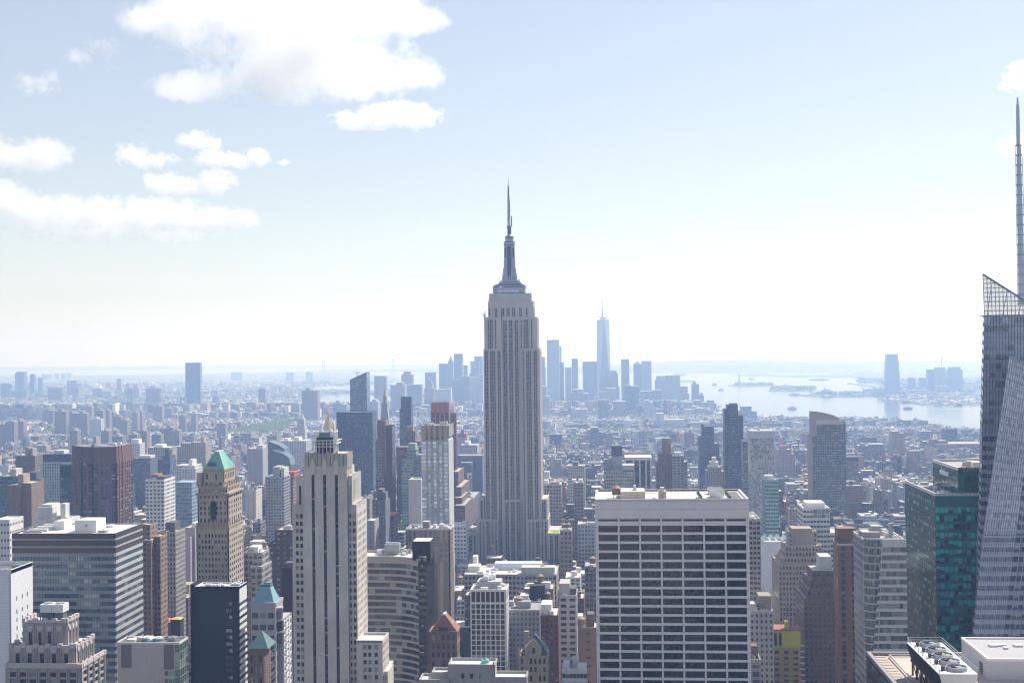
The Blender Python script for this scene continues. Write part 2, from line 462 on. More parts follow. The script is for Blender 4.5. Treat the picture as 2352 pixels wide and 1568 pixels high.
def hills(name, prof, Y0, Y1, c):
    """a long ridge: prof gives the crest line"""
    b = MB(); n = len(prof); rows = []
    rg = random.Random(5)
    xs = []; hs = []
    for k in range(n - 1):
        for q in range(6):
            f = q / 6; xs.append(prof[k][0] * (1 - f) + prof[k + 1][0] * f); hs.append(prof[k][1] * (1 - f) + prof[k + 1][1] * f)
    N = 7
    for j in range(N):
        f = j / (N - 1); Y = Y0 + (Y1 - Y0) * f; r = []
        for x, yp in zip(xs, hs):
            top = W(x, yp, Y0 + (Y1 - Y0) * .6); base = top.x * Y / (Y0 + (Y1 - Y0) * .6)
            g = math.sin(min(f / .6, 1) * math.pi / 2) if f < .6 else math.cos((f - .6) / .4 * math.pi / 2)
            r.append((base, Y, max(0, top.z) * (g * .85 + .15 * g * rg.random()) - .5))
        rows.append(r)
    for j in range(N - 1):
        for k in range(len(xs) - 1): b.face((rows[j][k], rows[j][k + 1], rows[j + 1][k + 1], rows[j + 1][k]))
    m, t, bs = nodes(name)
    p = geo(t)
    t.links.new(mixc(t, noise(t, .003, 5, p, .8), c, (.16, .16, .15)), bs.inputs['Base Color']); bs.inputs['Roughness'].default_value = 1
    return struct(name, b, m)
hills('island_hills', [(1100, 852), (1240, 846), (1330, 842), (1410, 838), (1470, 833), (1530, 828), (1600, 825.5), (1680, 825), (1760, 827), (1850, 829), (1960, 829.5), (2050, 830), (2200, 829), (2352, 828), (2500, 827)], 15200, 20500, (.035, .06, .03))
hills('far_hills', [(-150, 843.5), (0, 842), (200, 840.5), (420, 839), (640, 838), (800, 837.5), (960, 838), (1060, 839.5), (1180, 842)], 24500, 28500, (.04, .06, .04))
hills('inland_hills', [(1700, 822), (1850, 820), (1950, 819), (2100, 818.5), (2250, 819), (2400, 818)], 24500, 28500, (.04, .06, .04))
# ------------------------------------------------------------------ the near towers, piers, spandrels and panes modelled
def penthouse(root, x0, x1, y0, y1, z0, z1, mat, roofm=None, name='penthouse'):
    a = MB(); a.box(x0, x1, y0, y1, z0 - .05, z1)
    p_ = part(root, name, a, mat)
    a = MB(); a.box(x0 + .3, x1 - .3, y0 + .3, y1 - .3, z1 - .02, z1 + .12)
    part(p_, 'roof', a, roofm or ROOFM)
    return p_
def flat_roof(root, x0, x1, y0, y1, z, mat, pm, ph=1.1, t=.6):
    a = MB(); a.box(x0 + t, x1 - t, y0 + t, y1 - t, z - .3, z); part(root, 'roof', a, mat)
    a = MB(); a.ring(x0, x1, y0, y1, z - .35, z + ph, t); part(root, 'parapet', a, pm)
def rail(root, pts, z, mat=None, h=1.2, step=3.0):
    a = MB()
    for p_, q in zip(pts[:-1], pts[1:]):
        p_, q = Vector(p_), Vector(q); L = (q - p_).length; n = max(1, int(L / step))
        for zz in (h, h * .5): a.bar((p_.x, p_.y, z + zz), (q.x, q.y, z + zz), .09)
        for k in range(n + 1):
            u = p_ + (q - p_) * (k / n); a.bar((u.x, u.y, z), (u.x, u.y, z + h), .09)
    part(root, 'railing', a, mat or STEEL)

# --- white grid tower in front, right of centre
X0, X1, z = fr(1367, 1719.5, 1146, 564); Y0, Y1 = 564, 602.5
r = root_for('grid_tower', 'white stone office tower with wide black window bands and flat roof, right of centre', 'office tower', X0, X1, Y0, Y1)
trav = stone('travertine', (.80, .74, .73), .09, .8, 3.9)
mw, ms = MB(), MB(); wins = []
mw.box(X0 + .6, X1 - .6, Y0 + .6, Y1 - .6, 0, z - 1.4)
zt = W(1500, 1206.6, Y0).z; rows = floors(zt, 62, 3.93, 2.86); zs = W(1500, 1191.5, Y0).z
L = X1 - X0; cols = bays(L, 7, .915, .9)
wins += facade(mw, ms, (X0, Y0 + .6), UX, NV, L, 0, z, cols, rows + [(zs - .95, zs)], .75, .55)
L = Y1 - Y0 - 1.2
for P, N in (((X1 - .6, Y0 + .6), WV), ((X0 + .6, Y0 + .6), EV)): wins += facade(mw, ms, P, UY, N, L, 0, z, bays(L, 4, .915, .6), rows, .75, .55)
mw.box(X0 + .3, X1 - .3, Y1 - .6, Y1, 0, z)
wl = part(r, 'wall', mw, trav); part(wl, 'spandrel', ms, trav)
panes(r, wins, glass('black_glass', (.004, .005, .008), (.03, .028, .03), .35, .0, .05, .9), 'window_band')
flat_roof(r, X0 - .1, X1 + .1, Y0 - .2, Y1 + .2, z - .6, ROOFM, stone('pale_coping', (.62, .60, .57), .1), .75, .8)
zr = z - .6
def gx(px, Y, py=1135): return W(px, py, Y).x
a = MB(); a.box(gx(1425, 570), gx(1482, 570), 570, 586, zr - .05, W(1450, 1129.5, 570).z); pb = part(r, 'bulkhead', a, stone('beige_render', (.55, .49, .39), .35))
a = MB(); a.box(gx(1425, 570) + .3, gx(1482, 570) - .3, 570.3, 585.7, W(1450, 1129.5, 570).z - .02, W(1450, 1129.5, 570).z + .15); part(pb, 'roof', a, ROOFM)
a = MB(); zz = W(1450, 1129.5, 570).z; a.box(gx(1454, 576), gx(1462, 576), 575, 577, zz, zz + 1.3); a.box(gx(1455, 576), gx(1461, 576), 575.2, 576.8, zz + 1.3, zz + 2.4); part(r, 'roof_fan', a, WHITEM)
a = MB(); a.box(gx(1513, 568), gx(1530.5, 568), 568, 573, zr - .05, zr + 3.6); pb = part(r, 'stair_house', a, stone('beige_render2', (.48, .42, .33), .3))
a = MB(); a.box(gx(1519, 568), gx(1523.5, 568), 567.9, 568.1, zr, zr + 2.3); part(pb, 'door', a, stone('grey_door', (.3, .33, .36)))
a = MB(); a.box(gx(1517, 568), gx(1526, 568), 569.5, 571.5, zr + 3.5, zr + 5.2); part(pb, 'vent_hood', a, WHITEM)
water_tank(r, gx(1415.5, 574), 574, zr, 1.95, 2.9, stone('cedar_cone', (.42, .28, .2), .2))
a = MB(); a.frus(0, 0, 0, 9.4, .7, .7, 12); a.v = [(gx(1486, 594) + q[2] - 4.7, 594 + q[0], zr + 1.3 + q[1]) for q in a.v]; part(r, 'duct', a, STEEL)
for i, (px, yy) in enumerate(((1642, 590), (1647, 578))):
    a = MB(); a.frus(gx(px, yy), yy, zr + .2, zr + 2.9, 3.25, 3.35, 28, 1, 0, False); a.frus(gx(px, yy), yy, zr, zr + .3, 3.3, 3.3, 28); fh_ = part(r, 'cooling_fan', a, WHITEM)
    a = MB(); a.frus(gx(px, yy), yy, zr + 2.1, zr + 2.2, 3.2, 3.2, 28); part(fh_, 'grille', a, ROOFM)
a = MB(); a.box(gx(1608, 568), gx(1690, 568), 567, 569, zr - .02, zr + .5); a.box(gx(1612, 568), gx(1613, 568), 567, 598, zr - .02, zr + 1.3); a.box(gx(1672, 580), gx(1674, 580), 569, 598, zr - .02, zr + 1.2); part(r, 'steel_frame', a, stone('dark_steel', (.07, .07, .075), .2))
a = MB(); a.box(gx(1676, 575), gx(1703, 575), 570, 598, zr + .01, zr + .06); part(r, 'roof_pit', a, ROOFD)
a = MB()
for k in range(22): a.box(X0 + 2.5 + k * 2.9, X0 + 3.0 + k * 2.9, Y1 - .95, Y1 - .55, zr + .1, zr + .72)
part(r, 'parapet_bracket', a, stone('dark_steel', (.07, .07, .075), .2))
for k, px in enumerate((1385, 1394, 1498, 1547, 1575, 1598)):
    a = MB(); xx = gx(px, 569); a.box(xx, xx + 1.5, 567 + k % 3, 568.6 + k % 3, zr - .02, zr + .35 + .25 * (k % 3)); part(r, 'roof_unit', a, (WHITEM, STEEL)[k % 2])
for px, h_ in ((1560, 3.4), (1464, 4.5), (1449, 4.2)):
    a = MB(); a.bar((gx(px, 566 + h_), 566 + h_ * 2, zr), (gx(px, 566 + h_), 566 + h_ * 2, zr + h_ + 1), .14); part(r, 'mast', a, STEEL)
reg(X0, X1, Y0, Y1, z, 'white grid tower')

# --- grey brick setback tower with three dark window strips (left of centre)
Y0 = 618.0
lime = stone('grey_brick', (.555, .52, .47), .34, .85, 0)
trim = stone('pale_terracotta', (.60, .57, .53), .18, .8)
r = root_for('setback_tower', 'pale grey brick setback tower with three long black window strips, left of centre', 'skyscraper', W(672, 1100, 620).x, W(822, 1100, 620).x, Y0, 648)
mw, ms = MB(), MB(); wins = []; stw = []
cx0, cx1, zc = fr(695.5, 796.5, 1072, Y0)
kx0, kx1, zk = fr(698, 797.5, 1038.5, Y0)
t2x0, t2x1, z2 = fr(680, 808.5, 1092, Y0 + 1.6)
t3x0, t3x1, z3 = fr(671, 818.5, 1158, Y0 + 3.0)
# centre shaft with the strips cut in
L = cx1 - cx0
cols = [(W(a, 1200, Y0).x - cx0, W(b_, 1200, Y0).x - cx0) for a, b_ in ((716.3, 723.2), (743, 750), (770, 777))]
ztop = W(720, 1089, Y0).z
mw.box(cx0 + .3, cx1 - .3, Y0 + .9, Y0 + 20, 0, zc - .4)
stw = facade(mw, mw, (cx0, Y0 + .9), UX, NV, L, 0, zc, cols, [(30, ztop)], .9)
for P, U, N, zz, ww, hh in stw:
    b_ = MB(); H_ = hh
    b_.fq((P.x - ww / 2, P.y - .05, zz - H_ / 2), (P.x + ww / 2, P.y - .05, zz - H_ / 2), (P.x + ww / 2, P.y - .05, zz + H_ / 2), (P.x - ww / 2, P.y - .05, zz + H_ / 2), (.018, .02, .026), (ww, 3.6, .86, .6, .1), (.02, .024, .034), 1)
    part(r, 'window_strip', b_, FAC)
    b_ = MB(); i_ = len(b_.v)
    for hw, zz_ in ((ww * .75, ztop - .2), (ww * .75, ztop + 5.2), (ww * .45, ztop + 6.6), (.12, ztop + 7.6)):
        b_.v += [(P.x - hw, Y0 - .55, zz_), (P.x + hw, Y0 - .55, zz_), (P.x + hw, Y0 + .1, zz_), (P.x - hw, Y0 + .1, zz_)]
    for q in range(3):
        for e in range(4):
            f_ = (e + 1) % 4; b_.f.append((i_ + 4 * q + e, i_ + 4 * q + f_, i_ + 4 * q + 4 + f_, i_ + 4 * q + 4 + e))
    b_.f += [(i_ + 3, i_ + 2, i_ + 1, i_), (i_ + 12, i_ + 13, i_ + 14, i_ + 15)]
    part(r, 'ornament', b_, trim)
# crown with ribs
mw.box(kx0 + .4, kx1 - .4, Y0 + .9, Y0 + 12.6, zc - .5, zk - .6)
mw.box(cx0 - .2, cx1 + .2, Y0 - .2, Y0 + 1.2, zc - .3, zc + .35)
cr = MB(); n = 10; L = kx1 - kx0
for k in range(n):
    u = kx0 + L * (k + .5) / n; hw = L / n * .36; tz = zk - 1.2 + (.9 if k in (2, 5, 7) else 0)
    cr.box(u - hw, u + hw, Y0 + .2, Y0 + 1.1, zc + .2, tz); cr.frus(u, Y0 + .65, tz - .05, tz + .8, hw, hw * .35, 8, .5)
    cr.box(u + hw + .1, u + hw + .38, Y0 - .05, Y0 + 1.0, zc + .2, zk - .5)
for k in range(7):
    v = Y0 + 1.6 + k * 1.6
    cr.box(kx1 - .5, kx1 + .15, v, v + .9, zc - .6, zk - .2 - .4 * (k % 2)); cr.box(kx0 - .15, kx0 + .5, v, v + .9, zc - .6, zk - .2 - .4 * (k % 2))
cr.box(kx0 + .4, kx1 - .4, Y0 + 12.2, Y0 + 13, zc, zk - .4)
part(r, 'crown', cr, stone('crown_stone', (.43, .41, .37), .25))
# shoulders
rows = floors(W(680, 1180.2, Y0 + 3).z, 62, 3.6, 2.05)
for (xa, xb, za, zb_, yy, xin0, xin1, dp) in ((t2x0, t2x1, z2, z3 - .6, Y0 + 1.6, cx0, cx1, 23), (t3x0, t3x1, z3, 0, Y0 + 3.0, t2x0, t2x1, 27)):
    mw.box(xa + .4, xb - .4, yy + .8, yy + dp, zb_, za - .3)
L2 = cx0 - t3x0
for xa, xb, pc in ((t3x0, cx0, ((679, 685.6), (689, 695.3))), (cx1, t3x1, ((800, 806.3), (810.3, 816.8)))):
    cl = [(max(.3, W(a, 1200, Y0 + 3).x - xa), min(xb - xa - .15, W(b_, 1200, Y0 + 3).x - xa)) for a, b_ in pc]
    wins += facade(mw, mw, (xa, Y0 + 3.8), UX, NV, xb - xa, 0, z3, cl, [q for q in rows if q[1] < z3 - 1], .75)
for xa, xb, pc in ((t2x0, cx0, ((687, 692),)), (cx1, t2x1, ((800.5, 807),))):
    cl = [(max(.3, W(a, 1120, Y0 + 2).x - xa), min(xb - xa - .15, W(b_, 1120, Y0 + 2).x - xa)) for a, b_ in pc]
    zz = W(690, 1115, Y0 + 2).z
    wins += facade(mw, mw, (xa, Y0 + 2.4), UX, NV, xb - xa, z3 - .3, z2, cl, [(zz - 9.2, zz)], .75)
# lit west side, vertical slots
for xx, za, zb_, yy, dp in ((t3x1, 0, z3, Y0 + 3, 27), (t2x1, z3, z2, Y0 + 1.6, 23), (cx1 - .3, z2, zc, Y0, 16)):
    cl = bays(dp - 1.4, 7, .42, .8); rw = floors(zb_ - 5, max(za, 62), 3.6, 2.05) if za == 0 else [(za + 1.2, zb_ - 2.2)]
    wins += facade(mw, mw, (xx - .7, yy + .9), UY, WV, dp - 1.4, za - .2, zb_, cl, rw, .7)
    cr2 = MB()
    for a, b_ in cl: cr2.box(xx - .8, xx + .12, yy + .9 + b_ + .1, yy + .9 + b_ + .75, zb_ - 2.0, zb_ + .5)
    part(r, 'parapet', cr2, trim)
# low right wings
w1x0, w1x1, zw1 = fr(818, 878, 1472, Y0 + 1); w2x0, w2x1, zw2 = fr(860, 890, 1543, Y0 + 1)
mw.box(w1x0, w1x1 - .4, Y0 + 1.8, Y0 + 19, 0, zw1 - .8); mw.box(w1x1 - .6, w2x1 - .4, Y0 + 3.4, Y0 + 19, 0, zw2 - .5)
mw.box(w1x1 - 4, w2x1 - 2, Y0 + 6, Y0 + 30, 0, W(895, 1520, Y0 + 25).z - .3)
rwl = floors(W(840, 1480.5, Y0 + 1).z, 70, 3.62, 2.1)
cl = [(W(a, 1490, Y0 + 1).x - w1x0, W(b_, 1490, Y0 + 1).x - w1x0) for a, b_ in ((834.3, 842), (845.5, 852.8), (860, 867.5))]
wins += facade(mw, mw, (w1x0, Y0 + 1.8), UX, NV, w1x1 - w1x0, 0, zw1, cl, rwl, .7)
wins += facade(mw, mw, (w1x1 - .4, Y0 + 1.6), UY, WV, 17.4, 0, zw1, bays(17.4, 5, .4, .6), rwl, .5)
wins += facade(mw, mw, (w1x1 - .6, Y0 + 3.4), UX, NV, w2x1 - w1x1 + .4, 0, zw2, bays(w2x1 - w1x1 + .4, 2, .5, .2), floors(zw2 - 2.2, 70, 3.62, 2.1), .5)
part(r, 'wall', mw, lime)
a = MB(); a.box(w1x0, w1x1 - .6, Y0 + 1.9, Y0 + 18.5, zw1 - .85, zw1 - .7); part(r, 'roof', a, ROOFM, 'white roof of the low wing')
panes(r, wins, glass('dark_window', (.02, .024, .03), (.42, .43, .43), .27, 0, .06), 'window')
a = MB(); a.ring(w1x0, w1x1, Y0 + 1.1, Y0 + 19, zw1 - .5, zw1 + .5, .5); part(r, 'parapet', a, trim)
# rooftop frame
fx0, fx1, _ = fr(727, 766, 1030, Y0 + 3)
a = MB(); a.box(fx0, fx1, Y0 + 3, Y0 + 11, zk - .8, W(740, 1005, Y0 + 3).z); part(r, 'plant_room', a, stone('dark_plant', (.05, .052, .055), .3))
a = MB(); zb1, zb2, zb3 = zk + 1.0, W(740, 1018, Y0 + 3).z, W(740, 992, Y0 + 3).z
a.box(fx0 + 1, fx1 - 1.6, Y0 + 3.6, Y0 + 10, zb2, zb3); part(r, 'louvre_box', a, stone('blue_louvre', (.22, .27, .36), .15))
a = MB()
for zz, e in ((zb2, 1.6), (zb2 + 1.5, 1.9), (zb3, .4), (zk + 2.6, .5)):
    for yy in (Y0 + 3 - e, Y0 + 11 + e): a.bar((fx0 - e, yy, zz), (fx1 + e, yy, zz), .42)
    for xx in (fx0 - e, fx1 + e): a.bar((xx, Y0 + 3 - e, zz), (xx, Y0 + 11 + e, zz), .42)
for k in range(6):
    xx = fx0 - .4 + (fx1 - fx0 + .8) * k / 5
    for yy in (Y0 + 2.4, Y0 + 11.4): a.bar((xx, yy, zk - 1), (xx, yy, zb2 + 1.6), .32)
for k in range(4):
    a.bar((fx1 + .3, Y0 + 2.6 + 2.8 * k, zk - 1), (fx1 + .3, Y0 + 2.6 + 2.8 * k, zb3 + 1.2), .4); a.bar((fx0 - .3, Y0 + 2.6 + 2.8 * k, zk - 1), (fx0 - .3, Y0 + 2.6 + 2.8 * k, zb3), .35)
a.bar((fx0 - 6, Y0 + 3, zk - .4), (fx0, Y0 + 3, zb2 - 2.3), .4); a.bar((fx0 - 6, Y0 + 10, zk - .4), (fx0, Y0 + 10, zb2 - 2.3), .4)
part(r, 'roof_frame', a, WHITEM)
for k in range(2):
    a = MB(); a.frus(fx0 + 2.2 + k * (fx1 - fx0 - 3.8), Y0 + 4 , zb3 + .2, zb3 + 1.3, 1.2, .8, 12); part(r, 'roof_fan', a, WHITEM)
a = MB(); xx = W(776, 1030, Y0 + 6).x; a.bar((xx + 4, Y0 + 6, zk - 1), (xx + 4, Y0 + 6, zk + 6), .12); part(r, 'mast', a, STEEL)
reg(t3x0, t3x1, Y0, Y0 + 30, zk, 'black-striped grey tower')

# --- banded glass slab, lower left
X0, X1, z = fr(28, 265, 1224.5, 650); Y0, Y1 = 650, 689
r = root_for('glass_slab', 'broad banded glass office slab with brown top bands and pale flat roof, lower left', 'office tower', X0, X1, Y0, Y1)
mw, ms, md = MB(), MB(), MB()
mw.box(X0 + .4, X1 - .4, Y0 + .4, Y1 - .4, 0, z - 1.0)
z1 = W(150, 1264, Y0).z
gp = glass('blue_strip_glass', (.055, .11, .155), (.40, .46, .50), .2, .3, .05, .8)
bandg, bandb = stone('grey_spandrel', (.27, .28, .30), .16, .5), stone('brown_spandrel', (.075, .062, .056), .15, .45)
band_sunlit = stone('white_spandrel', (.72, .72, .71), .08, .5)  # sunlight on the sides is put into whiter bands than the front's
for P, U, N, L in (((X0, Y0 + .4), UX, NV, X1 - X0), ((X1 - .4, Y0), UY, WV, Y1 - Y0), ((X0 + .4, Y0), UY, EV, Y1 - Y0)):
    Pv = Vector((P[0], P[1], 0)); wb = ms if N is NV else MB()
    k = 0; zz = z
    for h_, kind in ((2.6, 0), (1.0, 1), (2.9, 0), (1.0, 1), (2.7, 0)):
        (md if kind == 0 else wb).obox(Pv, U, N, 0, L, zz - h_, zz, -.2, .4 if kind == 0 else .36); zz -= h_
    rows = []
    while zz > 60:
        wb.obox(Pv, U, N, 0, L, zz - 1.75, zz, -.2, .38); rows.append((zz - 3.86, zz - 1.75)); zz -= 3.86
    wb.obox(Pv, U, N, 0, L, 0, zz, -.2, .38)
    ml = MB(); nb = round(L / 1.45)
    for k in range(nb + 1): ml.obox(Pv, U, N, max(0, L * k / nb - .06), min(L, L * k / nb + .06), 40, z - .1, .3, .52)
    part(r, 'mullion', ml, stone('dark_mullion', (.16, .15, .15), .1) if N is NV else bandg)['kind'] = 'stuff'
    if N is not NV:
        part(r, 'spandrel', wb, band_sunlit)
    nw = round(L / (1.45 * 3)); lst = []
    for c_, d_ in rows:
        for k in range(nw): lst.append((Pv + U * (L * (k + .5) / nw), U, N, (c_ + d_) / 2, L / nw - .02, d_ - c_))
    panes(r, lst, gp, 'window', 60 if N is NV else 20, .1)
part(r, 'wall', mw, bandb); part(r, 'spandrel', ms, bandg); part(r, 'top_band', md, bandb)
flat_roof(r, X0 + .1, X1 - .1, Y0 + .1, Y1 - .1, z - .5, stone('cream_roof', (.68, .64, .57), .12), STEEL, .55, .5)
for xa, xb, ya, yb, zz in ((172, 221, 657, 670, 1195), (123.5, 148, 668, 678, 1197)):
    penthouse(r, W(xa, 1210, ya).x, W(xb, 1210, ya).x, ya, yb, z - .5, W(xa, zz, ya).z, stone('white_panel', (.75, .75, .74), .06, .5))
a = MB(); a.box(W(196, 1215, 657).x, W(196, 1215, 657).x + 1.1, 656.85, 657.1, z + 2.6, z + 3.8); part(r, 'vent', a, STEEL)
rail(r, [(X0 + 1, Y0 + 1), (X0 + 1, Y1 - 1), (X0 + 16, Y1 - 1)], z - .3)
for k in range(6):
    a = MB(); yy = Y0 + 6 + k * 4.6; a.box(X0 + 3 + k % 2, X0 + 13 + k, yy, yy + 1.6, z - .3, z + .5 + .4 * (k % 2)); part(r, 'roof_duct', a, (STEEL, WHITEM)[k % 2])
roof_kit(r, X1 - 18, X1 - 3, Y0 + 6, Y1 - 3, z - .5, 7, 8, None, 'roof_unit', 1.2)
reg(X0, X1, Y0, Y1, z, 'banded glass slab')

# --- white slab at the left edge
X1n = W(25, 1309, 600).x; z = W(25, 1309, 600).z; X0 = X1n - 36
r = root_for('white_slab', 'plain white panelled tower with a few narrow windows at the left edge', 'office tower', X0, X1n, 600, 624)
wp = stone('white_tile', (.74, .745, .76), .06, .55, 1.5)
mw = MB(); mw.box(X0, X1n - .4, 600, 623.4, 0, z - 1.6); wins = []
rw = []
rwz = [W(66, q, 612).z for q in (1363, 1393, 1412, 1431, 1449, 1467)]
rw = [(q - 2.2, q) for q in rwz]
wins = facade(mw, mw, (X1n - .4, 600), UY, WV, 23.4, 0, z, [(5.4, 6.5), (11.2, 12.3), (16.8, 17.9)], rw, .4)
part(r, 'wall', mw, wp); panes(r, wins, glass('dark_window', (.02, .024, .03)), 'window')
a = MB(); a.ring(X0, X1n, 599.9, 623.6, z - 1.7, z + .35, .5); part(r, 'parapet', a, WHITEM)
a = MB(); a.box(X0 + .5, X1n - .5, 600.5, 623, z - 1.75, z - 1.5); part(r, 'roof', a, ROOFD)
roof_kit(r, X1n - 20, X1n - 2, 603, 621, z - 1.5, 5, 4)
rail(r, [(X1n - 14, 603), (X1n - 14, 620)], z - .6)
reg(X0, X1n, 600, 624, z)

# --- stepped art deco tower, bottom left
Y0 = 520.0
st1, st2 = stone('deco_stone', (.36, .335, .32), .25, .9), stone('deco_cap', (.52, .46, .46), .15)
x0, x1, z1 = fr(20, 185, 1478, Y0)
r = root_for('deco_tower', 'grey art deco tower stepping back in scalloped tiers, bottom left corner', 'tower', x0, x1, Y0, Y0 + 18)
mw, mc = MB(), MB(); wins = []
tiers = [(52, 153, 1422, Y0 + 3, 12, 4, 1451, 1480), (20, 172, 1480, Y0, 20, 5, 1500, 1525), (12, 186, 1526, Y0 - 3, 26, 7, 1544, 1553)]
for ti, (xa, xb, yt, yy, dp, nb, wt, wb_) in enumerate(tiers):
    ax, bx, zt = fr(xa, xb, yt, yy); L = bx - ax
    zb_ = 0 if ti == 2 else W(100, tiers[ti + 1][2], yy).z - 2; mc = MB()
    mw.box(ax + .6, bx - .6, yy + .6, yy + dp - .6, zb_, zt - 1.6)
    if ti < 2: rows = [(W(100, wb_, yy).z, W(100, wt, yy).z)]
    else: rows = floors(W(100, 1543, yy).z, 80, 2.85, 1.9)
    fr_w = .34 if ti < 2 else .62
    for P, U, N, LL, n_ in (((ax, yy + .6), UX, NV, L, nb), ((bx - .6, yy + .1), UY, WV, dp - .2, 3 if ti == 0 else 4), ((ax + .6, yy + .1), UY, EV, dp - .2, 3)):
        cl = bays(LL, n_, fr_w, 1.2)
        wins += facade(mw, mw, P, U, N, LL, zb_, zt - 1.0, cl, rows, .6)
        Pv = Vector((P[0], P[1], 0))
        for k in range(n_):
            u0, u1 = cl[k]; w_ = u1 - u0; zc_ = rows[-1][1] if ti < 2 else zt - 2.5
            zz = W(100, wt, yy).z if ti < 2 else zt - 1.8
            mc.obox(Pv, U, N, u0 - .55, u1 + .55, zt - 1.2, zt - .2, .2, 1.0)
            for j, (e, hh) in enumerate(((.15, .0), (.45, .7), (.75, 1.3))): mc.obox(Pv, U, N, u0 - e, u1 + e, zz + .5 + hh, zz + 1.25 + hh, .3, .95 - j * .06)
            nx = u1 + (cl[1][0] - cl[0][1]) / 2 if n_ > 1 else u1 + 1
            for e in (-.62, .34): 
                if nx + e < LL: mw.obox(Pv, U, N, nx + e, nx + e + .3, zb_, zt - .4, .3, .95)
            mc.obox(Pv, U, N, max(0, nx - 1.0), min(LL, nx + 1.0), zt - 1.3, zt + .5, -.2, 1.1)
        mc.obox(Pv, U, N, 0, 1.2, zt - 1.4, zt + .5, -.2, 1.0)
    mf = MB(); mf.box(ax + .6, bx - .6, yy + .6, yy + dp - .6, zt - 1.62, zt - 1.45); part(r, 'roof', mf, ROOFM); part(r, 'parapet_cap', mc, st2)
part(r, 'wall', mw, st1); panes(r, wins, glass('dark_window', (.02, .024, .03)), 'window')
zt = W(100, 1422, Y0 + 3).z
for k in range(2):
    xa = W(91.5 + k * 27, 1400, Y0 + 6).x; xb = W(117.5 + k * 27, 1400, Y0 + 6).x
    a = MB(); a.box(xa, xb, Y0 + 6, Y0 + 12, W(100, 1406, Y0 + 6).z, W(100, 1388, Y0 + 6).z); a.box(xa - .08, xb + .08, Y0 + 5.9, Y0 + 12.1, W(100, 1397.5, Y0 + 6).z, W(100, 1396.5, Y0 + 6).z); ct = part(r, 'cooling_unit', a, WHITEM)
    a = MB(); a.frus((xa + xb) / 2, Y0 + 9, W(100, 1388.2, Y0 + 6).z, W(100, 1385.5, Y0 + 6).z, 1.9, 1.9, 20); part(ct, 'fan', a, STEEL)
    a = MB()
    for u in (xa + .2, xb - .2):
        for v in (Y0 + 6.2, Y0 + 11.8): a.bar((u, v, zt - 1.6), (u, v, W(100, 1405, Y0 + 6).z), .35)
    a.box(xa + .5, xb - .5, Y0 + 7, Y0 + 11.4, zt - 1.5, W(100, 1406.5, Y0 + 6).z); part(ct, 'stand', a, stone('louvre_dark', (.14, .15, .17), .2))
rail(r, [(W(148, 1420, Y0 + 5).x, Y0 + 4), (W(156, 1420, Y0 + 12).x, Y0 + 13)], zt - 1)
reg(x0, x1, Y0 - 3, Y0 + 23, zt, 'stepped deco tower')

# --- concrete and glass box, bottom
X0, X1, z = fr(268.5, 412, 1474, 600); Y0, Y1 = 600, 612.5
r = root_for('concrete_box', 'low grey concrete slab panelled building with green glass corner and rooftop ducts', 'office building', X0, X1, Y0, Y1)
pc, pdk = stone('grey_panel', (.50, .47, .44), .12, .8), stone('dark_panel', (.17, .155, .15), .12, .6)
mw = MB(); mw.box(X0, X1 - .2, Y0 + .3, Y1, 0, z - .9)
P = Vector((X0, Y0 + .3, 0)); L = X1 - X0
gx_ = lambda q: W(q, 1500, Y0).x - X0
for k in range(40):
    u = L * k / 40
    if u < gx_(400) - .3: mw.obox(P, UX, NV, u + .03, u + L / 40 - .03, 0, z - 1.2, -.1, .22)
part(r, 'wall', mw, pc)
a = MB(); a.obox(P, UX, NV, gx_(278), gx_(302), W(290, 1533, Y0).z, z - .9, 0, .3); a.obox(P, UX, NV, gx_(376), gx_(399), W(390, 1536, Y0).z, z - .9, 0, .3); part(r, 'dark_panel', a, pdk)
a = MB(); gl_ = []
for zz in floors(z - 1.2, 70, 3.9, 3.7): gl_.append((P + UX * ((gx_(399.5) + L) / 2), UX, NV, (zz[0] + zz[1]) / 2, L - gx_(399.5), 3.7))
for zz in floors(z - 1.2, 70, 3.9, 3.7):
    for k in range(4): gl_.append((Vector((X1 - .2, Y0 + .4 + (Y1 - Y0 - .5) * (k + .5) / 4, 0)), UY, WV, (zz[0] + zz[1]) / 2, (Y1 - Y0 - .5) / 4 - .15, 3.7))
for zz in floors(W(390, 1540, Y0).z, 70, 3.9, 2.2):
    for k in range(3): gl_.append((P + UX * (gx_(378) + 1.9 * (k + .4)) + NV * .25, UX, NV, (zz[0] + zz[1]) / 2, 1.6, 2.2))
panes(r, gl_, glass('green_glass', (.10, .17, .155), (.3, .4, .37), .3, .35, .06), 'window')
a = MB()
for k in range(5): a.box(X1 - .3, X1 + .1, Y0 + .3 + (Y1 - Y0 - .3) * k / 4 - .1, Y0 + .3 + (Y1 - Y0 - .3) * k / 4 + .1, 60, z)
for zz in floors(z - 1.1, 70, 3.9, 3.7): a.box(X1 - .3, X1 + .08, Y0 + .2, Y1, zz[1], zz[1] + .2); a.obox(P, UX, NV, gx_(399.5), L, zz[1], zz[1] + .2, 0, .2)
part(r, 'mullion', a, STEEL)
flat_roof(r, X0 - .1, X1 + .1, Y0 - .1, Y1 + .1, z - .7, ROOFD, stone('pale_coping', (.62, .60, .57), .1), .7, .5)
roof_kit(r, X0 + 4, X1 - 4, Y0 + 2, Y1 - 2, z - .7, 14, 21, None, 'roof_unit', 1.8)
rail(r, [(X0 + 2, Y0 + 1), (X0 + 2, Y1 - 1)], z - .5); rail(r, [(X1 - 3, Y0 + 1), (X1 - 3, Y1 - 1)], z - .5)
